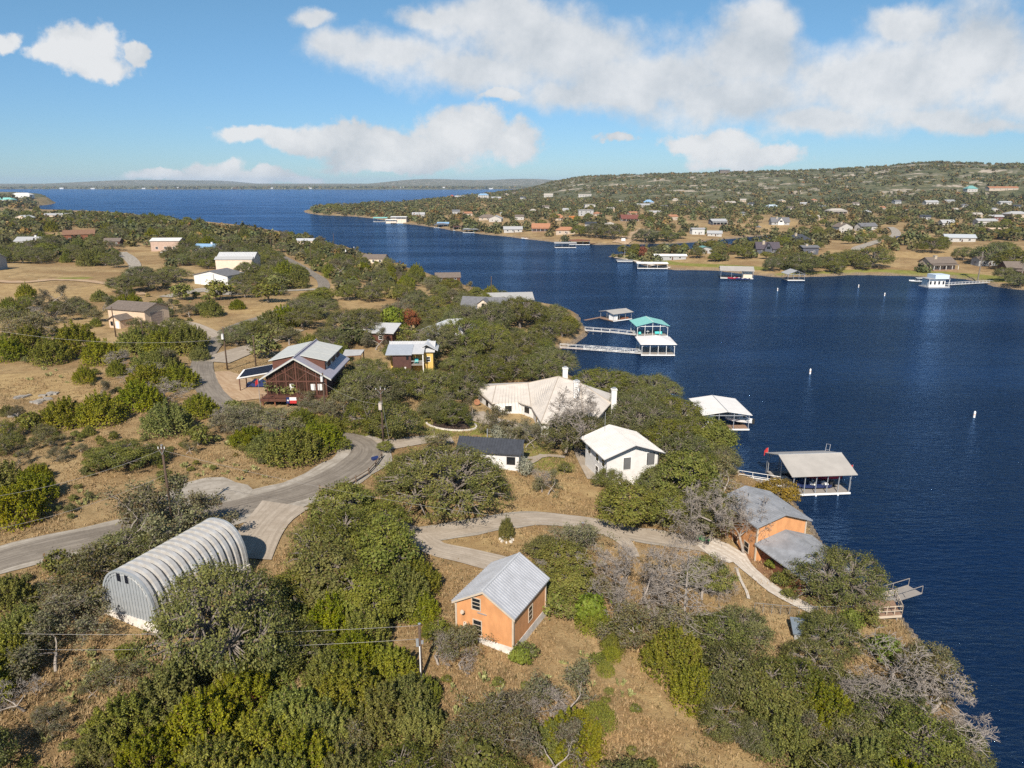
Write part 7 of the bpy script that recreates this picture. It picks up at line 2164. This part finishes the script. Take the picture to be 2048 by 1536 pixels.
# near point and shore
fill([(830, 760), (840, 690), (900, 640), (1000, 600), (1150, 628), (1172, 660), (1100, 720), (1120, 745)], 900, {'O': 8, 'Y': 1}, (6, 10), 6)
fill([(1180, 800), (1300, 790), (1400, 860), (1480, 940), (1420, 960), (1330, 900), (1240, 820)], 300, {'O': 6, 'Y': 2}, (5, 8), 3)
fill([(1900, 1360), (1980, 1560), (1800, 1700), (1700, 1400)], 120, {'O': 3, 'J': 1}, (5, 7), 2)
# the far side of the point and the long left shore
fill([(640, 690), (600, 560), (560, 470), (640, 480), (760, 515), (900, 560), (1010, 595), (1000, 640), (880, 660), (800, 720)], 2600, {'O': 6, 'J': 2, 'M': 2, 'Y': 1, 'S': 2}, (5, 9.5), 8)
fill([(0, 432), (200, 430), (300, 440), (420, 452), (560, 464), (640, 490), (640, 560), (400, 545), (0, 560)], 5200, {'O': 9, 'J': 2, 'M': 1, 'Y': .6}, (7, 12), 12, keep=lambda x, y: undul(x, y, 60) > -.62)
fill([(0, 560), (420, 560), (420, 640), (200, 660), (0, 700)], 260, {'O': 3, 'J': 4, 'M': 2, 'S': 3}, (4, 8), 11.5)
fill([(0, 640), (215, 650), (260, 700), (430, 760), (430, 860), (100, 880), (0, 900)], 500, {'J': 3, 'M': 3, 'S': 6}, (2.2, 4.5), 11, k=1.0)
fill([(0, 880), (300, 880), (640, 880), (620, 930), (300, 960), (150, 1060), (0, 1080)], 160, {'S': 5, 'M': 1}, (2, 3.6), 10)
fill([(0, 1150), (220, 1200), (200, 1536), (0, 1600)], 60, {'S': 5, 'M': 2}, (2, 3.5), 10)
fill([(860, 1360), (1300, 1360), (1330, 1600), (860, 1600)], 40, {'S': 4}, (1.6, 2.8), 7)

fill([(0, 468), (430, 488), (640, 520), (640, 560), (400, 545), (0, 548)], 1500, {'O': 9, 'J': 3, 'M': 1, 'Y': .6}, (6, 11), 12)
fill([(-60, 396), (60, 397), (108, 405), (60, 413), (-60, 414)], 1500, {'O': 1}, (11, 20), 14)
# opposite bank
fill([(610, 424), (700, 433), (860, 452), (1000, 470), (1000, 462), (860, 438), (760, 420), (640, 414)], 1800, {'O': 8, 'Y': 1}, (9, 15), 3)
def openness(x, y):
    return undul(x, y, 95) + .5 * undul(x, y, 37)
fill([(1240, 508), (1340, 505), (1500, 487), (1585, 475), (1640, 470), (1660, 552), (1560, 554), (1430, 540), (1330, 535)], 1500, {'O': 7, 'Y': 3}, (7, 12), 2, keep=lambda x, y: openness(x, y) > -.10)
fill([(1640, 470), (2060, 440), (2150, 560), (1990, 572), (1900, 555), (1660, 552)], 2600, {'O': 10, 'Y': 1}, (8, 13), 5, keep=lambda x, y: openness(x, y) > .02)
fill([(612, 424), (700, 432), (850, 451), (1000, 473), (1200, 490), (1380, 486), (1560, 470), (1640, 470), (2060, 440), (2060, 415), (1300, 412), (900, 405), (700, 412)], 9000, {'O': 10, 'Y': 1}, (8, 13), 6, keep=lambda x, y: openness(x, y) > -.08)
p = hit(1285, 522); put('R', p[0], p[1], 6.5, 1.25)
for px, py, w in ((1265, 520, 8), (1315, 525, 8), (1240, 515, 4), (1228, 514, 4)):
    p = hit(px, py); put('O', p[0], p[1], w, 1.0)
for px, py, w in ((1225, 478, 28), (1195, 474, 24), (1160, 472, 20), (1330, 482, 20), (1290, 484, 24), (1740, 535, 24), (1700, 530, 20), (1860, 505, 20), (1610, 545, 22), (1980, 530, 26), (2030, 540, 24)):
    p = hit(px, py); put('O', p[0], p[1], w, .8)
# palms at the right-hand lawn
for px, py, hh, lb in ((1955, 563, 17, 'tall thin palm tree at the right-hand lawn near the grey garage'), (2040, 566, 11, 'shorter palm tree before the dark timber lodge at the right edge')):
    p = hit(px, py)
    t = thing('palm_tree', lb, 'palm tree', tuple(p), 0, 'palms on the opposite lawn')
    segs = [(np.array((0, 0, -.5 + hh * i / 6)), np.array((.1 * i, 0, hh * (i + 1) / 6)), .34 - .02 * i, .32 - .02 * i) for i in range(6)]
    link('trunk', branch_mesh('trunk', segs, M_BARK, 7), t)
    m = MB()
    for k in range(26):
        a = k * 2.4; e = .9 - 1.5 * (k / 26)
        d = Vector((math.cos(a) * math.cos(e), math.sin(a) * math.cos(e), math.sin(e)))
        side = Vector((-math.sin(a), math.cos(a), 0)) * .32
        o = Vector((.5, 0, hh))
        p1, p2 = o + d * 1.4, o + d * 2.5 - Vector((0, 0, .9))
        m.add([o, p1 - side, p1 + side, p2], [(0, 1, 3), (0, 3, 2), (1, 2, 3)])
    m.build('crown', L_OAK, t)

# ------------------------------------------------------------------ plants: individuals and woodland
TREES.sort(key=lambda t: -t[8])
used = {}
ORD = ['nearest', 'second nearest', 'third nearest', 'fourth nearest', 'fifth nearest', 'sixth nearest', 'seventh nearest', 'eighth nearest', 'ninth nearest', 'tenth nearest', 'eleventh nearest', 'twelfth nearest']
TENS = ['', '', 'twenty', 'thirty', 'forty', 'fifty', 'sixty', 'seventy', 'eighty', 'ninety']
ONES = ['', 'first', 'second', 'third', 'fourth', 'fifth', 'sixth', 'seventh', 'eighth', 'ninth', 'tenth', 'eleventh', 'twelfth', 'thirteenth', 'fourteenth', 'fifteenth', 'sixteenth', 'seventeenth', 'eighteenth', 'nineteenth']
TENTH = ['', '', 'twentieth', 'thirtieth', 'fortieth', 'fiftieth', 'sixtieth', 'seventieth', 'eightieth', 'ninetieth']
def ordinal(n):
    if n == 1: return 'nearest'
    if n < 20: return ONES[n] + ' nearest'
    if n < 100: return (TENTH[n // 10] if n % 10 == 0 else TENS[n // 10] + '-' + ONES[n % 10]) + ' nearest'
    return 'hundred and ' + (ordinal(n - 100) if n > 101 else 'first nearest')
inframe = lambda t: -120 < t[6] < 2170 and t[7] - t[8] < 1536
LIMIT = {'O': 300, 'J': 260, 'S': 200, 'M': 160, 'Y': 150}
single, mass = [], []
for t in TREES:
    n = used.get(t[0], 0)
    far = math.hypot(t[1], t[2])
    if n < LIMIT.get(t[0], 60) and t[8] > 13:
        used[t[0]] = n + 1; single.append(t)
    else:
        mass.append(t)
# wording: each plant by the landmark it stands nearest to in view
wl = {}
for i, t in enumerate(single):
    top = t[7] - t[8] * .35
    best = min(LMARK, key=lambda l: math.hypot(t[6] - l[1], (top - l[2]) * 1.6))
    dx, dy_ = t[6] - best[1], (t[7] - best[2])
    if abs(dx) > abs(dy_) * 1.3: side = 'right of' if dx > 0 else 'left of'
    else: side = 'in front of' if dy_ > 0 else 'behind'
    wl.setdefault((KIND[t[0]][2], side, best[0]), []).append((math.hypot(dx, dy_ * 1.6), i))
LABEL = {}
for (what, side, mark), lst in wl.items():
    lst.sort()
    for r_, (_, i) in enumerate(lst):
        LABEL[i] = f'{what} {side} the {mark}' if len(lst) == 1 else f'{ordinal(r_ + 1)} {what} {side} the {mark}'
cnt = {}
for i, t in enumerate(single):
    kd, x, y, z, w, hf, px, py, wp = t
    pr = PROTO[kd]
    c = cnt.get(kd, 0); cnt[kd] = c + 1
    P_ = pr[(c * 5 + int(abs(x) * 7)) % len(pr)]
    if kd == 'O' and w > 10.8 and y < 400: P_ = PROTO['Q'][c % 2]; hf *= .92
    s = w / P_[2]
    nm, ct_, wd, gp = KIND[kd]
    tr_ = thing(nm, LABEL[i], ct_, (x, y, z - .05), rng.uniform(0, 6.283), gp)
    tr_.scale = (s, s, s * hf)
    link('crown' if kd not in 'BC' else 'twigs', P_[0], tr_)
    link('trunk', P_[1], tr_)
    if len(P_) > 4: link('twigs', P_[4], tr_)

def woodland(name, lst, nq, lo_hi=(.11, .19), gain=1.0, spread=1.0):
    """trees too small to tell apart, merged: leafy clumps of a few faces on each crown"""
    if not lst: return
    g = np.random.default_rng(5)
    T = np.array([[t[1], t[2], t[3], t[4], t[5]] for t in lst])
    n = len(T)
    d = unit(g.normal(size=(n, nq, 3)) + np.array((0, 0, .35)))
    d[..., 2] = np.abs(d[..., 2]) * .95 - .05
    rr = g.uniform(.55, 1.0, (n, nq, 1))
    lob = 1 + .22 * np.sin(np.arctan2(d[..., 1], d[..., 0]) * g.integers(2, 5, (n, 1)) + g.uniform(0, 6, (n, 1)))
    c = d * rr * lob[..., None] * T[:, None, 3:4] * np.array((.46, .46, .58))
    c[..., 2] *= T[:, None, 4]
    c += T[:, None, :3] + np.array((0, 0, 1)) * (T[:, None, 3:4] * .10)
    nr = unit(d * .8 + g.normal(size=d.shape) * .55 + np.array((0, 0, .25)))
    size = g.uniform(*lo_hi, (n, nq)) * T[:, None, 3]
    v, f = leaf_quads(c.reshape(-1, 3), nr.reshape(-1, 3), size.reshape(-1), g, .9)
    m = bpy.data.materials.get('woodland_leaves')
    if m is None:
        m = leaf_mat('woodland_leaves', (0.050, 0.060, 0.024), (0.135, 0.142, 0.060), brown_amt=.1, ovar=0)
        nt = m.node_tree
        b = nt.nodes['Principled BSDF']
        a = nt.nodes.new('ShaderNodeAttribute'); a.attribute_name = 'tone'
        src = b.inputs['Base Color'].links[0].from_socket
        o = mixrgb(nt, 1.0, src, a.outputs['Color'], 'MULTIPLY')
        nt.links.new(o, b.inputs['Base Color'])
    me = np_mesh(name, v, f, [m])
    tone = np.ones((n, 4)); base = (1 + (g.uniform(.62, 1.35, n) - 1) * spread) * gain
    tone[:, 0] = base * g.uniform(.9, 1.25, n); tone[:, 1] = base; tone[:, 2] = base * g.uniform(.8, 1.1, n)
    br = g.uniform(size=n) < .10
    tone[br, 0] *= 1.55; tone[br, 1] *= 1.15
    ca = me.color_attributes.new('tone', 'FLOAT_COLOR', 'POINT')
    ca.data.foreach_set('color', np.repeat(tone.astype(np.float32), nq * 4, 0).ravel())
    tag(link(name, me), kind='stuff')
nearm = [t for t in mass if math.hypot(t[1], t[2]) < 700]
farm = [t for t in mass if math.hypot(t[1], t[2]) >= 700]
woodland('far_woodland', nearm, 130, (.07, .13))
woodland('far_woodland', farm, 90, (.08, .13))
# brush on the hills, by noise
def hill_brush():
    n = 60000
    X = rng.uniform(-700, 3200, n); Y = rng.uniform(950, 3600, n)
    px, py, dep = scr(X, Y, np.full(n, 20.0))
    ok = (px > 560) & (px < 2150)
    X, Y = X[ok], Y[ok]
    ok = inside(opp_poly, X, Y); X, Y = X[ok], Y[ok]
    Z = hgt(X, Y)
    r = np.hypot(X, Y)
    keep = (Z > 5) & (openness(X * .5, Y * .5) + .4 * undul(X, Y, 23) > rng.uniform(-.45, .45, len(X)))
    keep &= rng.uniform(size=len(X)) < np.clip(1600 / r, .35, 1)
    X, Y, Z = X[keep], Y[keep], Z[keep]
    lst = []
    for x, y, z in zip(X, Y, Z):
        b_ = False
        for fx, fy, fr in FOOT:
            if abs(x - fx) < fr + 9 and -(fr + 22) < y - fy < fr + 5: b_ = True; break
        if not b_: lst.append((0, x, y, z, rng.uniform(7, 13), rng.uniform(.6, 1.0)))
    print('hill brush', len(lst))
    woodland('hill_brush', lst, 33, (.11, .18), 1.05, .45)
hill_brush()
print('singles', len(single), used, 'mass', len(nearm), len(farm))

# far shore: scattered trees and pale houses six kilometres off
lst = []
for k in range(900):
    x = rng.uniform(-4600, 1700); y = rng.uniform(6080, 6700)
    z = ground(x, y)
    if z > 1.5: lst.append((0, x, y, z, rng.uniform(14, 34), .5))
woodland('far_shore_trees', lst, 14, (.22, .34))
for k in range(14):
    x = -3900 + k * 370 + rng.uniform(-60, 60)
    y = 6230
    while ground(x, y) < 2 and y < 6700: y += 12
    t = thing('far_shore_house', (ordinal(k + 1).replace(' nearest', '').replace('nearest', 'first') + ' tiny pale house counted from the west along the far shore'), 'house', (x, y, ground(x, y)), 0, 'houses on the far shore')
    w = rng.uniform(16, 34)
    MB().bx(-w / 2, w / 2, -6, 6, -3, 5).build('wall', M_STUCCO, t)
    roof_mesh(w, 12, 5, 4, 'x', 1).build('roof', M_GREYW if k % 3 else M_GALVW, t)

# ------------------------------------------------------------------ prickly pears, rocks, dry grass
M_CACT = mat('prickly_pear_pad', (.30, .30, .11), .6, var=.22, scale=2)
def pear_mesh(seed):
    g = random.Random(seed)
    m = MB()
    def pad(p, d, s, lv):
        d = Vector(d).normalized(); a = d.orthogonal().normalized()
        a = Matrix.Rotation(g.uniform(0, 6.3), 3, d) @ a
        b = d.cross(a)
        n = 8; c = Vector(p) + d * s * .55
        rim = [c + (d * math.cos(t) * .56 + a * math.sin(t) * .42) * s for t in [i * 2 * math.pi / n for i in range(n)]]
        vs = rim + [c + b * s * .07, c - b * s * .07]
        m.add(vs, [(i, (i + 1) % n, n) for i in range(n)] + [((i + 1) % n, i, n + 1) for i in range(n)])
        if lv:
            for _ in range(g.randint(1, 3)):
                t = g.uniform(-1.1, 1.1)
                e = c + (d * math.cos(t) * .52 + a * math.sin(t) * .4) * s
                pad(e, d + a * math.sin(t) * .9 + Vector((g.uniform(-.4, .4), g.uniform(-.4, .4), .2)), s * g.uniform(.75, .95), lv - 1)
    for k in range(8):
        a = g.uniform(0, 6.28); r = g.uniform(.05, .5)
        pad((r * math.cos(a), r * math.sin(a), -.03), (math.cos(a) * .6, math.sin(a) * .6, 1), g.uniform(.30, .42), 2)
    me = bpy.data.meshes.new('pads'); me.from_pydata(m.v, [], m.f); me.materials.append(M_CACT); me.update()
    return me
PEAR = [pear_mesh(s) for s in range(4)]
pear_px = [(970, 1362), (985, 1374), (1005, 1390), (1090, 1362), (1032, 1402), (922, 1402), (914, 1432), (1182, 1372), (1240, 1370), (1252, 1392), (1126, 1328), (1168, 1312), (985, 1400), (1060, 1415), (905, 1380), (1095, 1395),
           (207, 1245), (228, 1262), (250, 1282), (240, 1300), (182, 1312), (132, 1380), (148, 1405), (200, 1335), (215, 1290), (262, 1300), (190, 1330), (160, 1370), (110, 1430), (125, 1500), (170, 1520), (90, 1480),
           (432, 962), (452, 948), (472, 932), (492, 946), (402, 952), (415, 935), (440, 925), (370, 935), (510, 940), (350, 955), (385, 970), (530, 955), (165, 1010), (175, 990), (190, 1000), (160, 985), (480, 960),
           (112, 742), (122, 756), (135, 766), (98, 752), (300, 712), (60, 760), (90, 740), (200, 700), (215, 690), (260, 680), (620, 870), (470, 880), (455, 890), (480, 895), (745, 950), (755, 960), (782, 945),
           (1395, 1480), (1420, 1500), (1500, 1520), (1350, 1420), (1375, 1445), (1330, 1390), (1310, 1420), (600, 600), (400, 610), (445, 615), (380, 605), (425, 600), (1180, 1180), (1205, 1130), (810, 1180), (700, 1000)]
wl = {}
PE = []
for q in pear_px:
    p = hit(*q)
    if blocked(p[0], p[1], .3): continue
    i = len(PE); PE.append(p)
    best = min(LMARK, key=lambda l: math.hypot(q[0] - l[1], (q[1] - l[2])))
    dx, dy_ = q[0] - best[1], q[1] - best[2]
    side = ('right of' if dx > 0 else 'left of') if abs(dx) > abs(dy_) * 1.3 else ('in front of' if dy_ > 0 else 'behind')
    wl.setdefault((side, best[0]), []).append((math.hypot(dx, dy_), i))
for (side, mark), lst in wl.items():
    lst.sort()
    for r_, (_, i) in enumerate(lst):
        p = PE[i]
        t = thing('prickly_pear', f'{ordinal(r_ + 1)} clump of pale prickly pear {side} the {mark}', 'cactus', tuple(p), rng.uniform(0, 6.28), 'clumps of prickly pear')
        s = rng.uniform(.38, .8); t.scale = (s, s, s)
        link('pads', PEAR[i % 4], t)['kind'] = 'stuff'

def rock(px, py, s, lb):
    p = hit(px, py)
    g = random.Random(int(px))
    t = thing('limestone_ledge', lb, 'rock', tuple(p), g.uniform(0, 6), 'limestone ledges in the scrub')
    m = MB()
    for k in range(7):
        a = g.uniform(0, 6.28); r = g.uniform(0, 1.3) * s
        m.box((r * math.cos(a), r * math.sin(a) * .5, .06), (g.uniform(.5, 1.3) * s, g.uniform(.3, .8) * s, g.uniform(.3, .6)), g.uniform(0, 3), (g.uniform(-.2, .2), 'X'))
    m.build('rock', mat('grey_limestone', (.33, .30, .26), .95, var=.2, scale=2, bump=.4), t)
rock(45, 795, 1.5, 'grey broken ledge at the left end of the open tan meadow')
rock(80, 802, 1.6, 'grey broken ledge in the middle of the open tan meadow')
rock(25, 828, 1.6, 'pale flat ledge at the left picture edge below the meadow')
rock(100, 790, 1.2, 'small grey ledge at the upper end of the open tan meadow')
rock(160, 700, 1.2, 'small grey ledge among the junipers beyond the meadow')

def dry_grass():
    n = 230000
    th = rng.uniform(-.72, .72, n); r = 24 + 150 * rng.uniform(0, 1, n) ** 1.5
    X = np.sin(th) * r; Y = np.cos(th) * r
    dens = undul(X, Y, 17) + .6 * undul(X, Y, 6.5)
    ok = dens > rng.uniform(-1.0, .6, n)
    X, Y = X[ok], Y[ok]
    Z = hgt(X, Y)
    ok = Z > .9
    for xy, hw in CLEAR:
        for i in range(0, len(xy), 3):
            ok &= (X - xy[i, 0]) ** 2 + (Y - xy[i, 1]) ** 2 > (hw[i] + .35) ** 2
    for (x, y, f) in FOOT:
        ok &= (X - x) ** 2 + (Y - y) ** 2 > (f * .55) ** 2
    X, Y, Z = X[ok], Y[ok], Z[ok]
    X, Y, Z = X[:90000], Y[:90000], Z[:90000]
    n = len(X)
    k = 4
    a = rng.uniform(0, 6.283, (n, k)); h = rng.uniform(.12, .38, (n, k)); w = rng.uniform(.035, .085, (n, k)); lean = rng.uniform(.05, .35, (n, k))
    bx_, by_ = X[:, None] + rng.normal(0, .14, (n, k)), Y[:, None] + rng.normal(0, .14, (n, k))
    z0 = (Z - .03)[:, None] + np.zeros((n, k))
    ca_, sa = np.cos(a), np.sin(a)
    V = np.stack([np.stack([bx_ - sa * w, by_ + ca_ * w, z0], -1), np.stack([bx_ + sa * w, by_ - ca_ * w, z0], -1), np.stack([bx_ + ca_ * lean, by_ + sa * lean, z0 + h], -1)], 2).reshape(-1, 3)
    F = np.arange(len(V)).reshape(-1, 3)
    m = leaf_mat('dry_grass', (.185, .126, .060), (.43, .325, .170), (.09, .085, .03), .18, .25, 0)
    me = np_mesh('dry_grass', V, F, [m])
    tag(link('dry_grass', me), kind='stuff')
dry_grass()

print('TRIS', sum(sum(len(p.vertices) - 2 for p in m.polygons) for m in bpy.data.meshes))
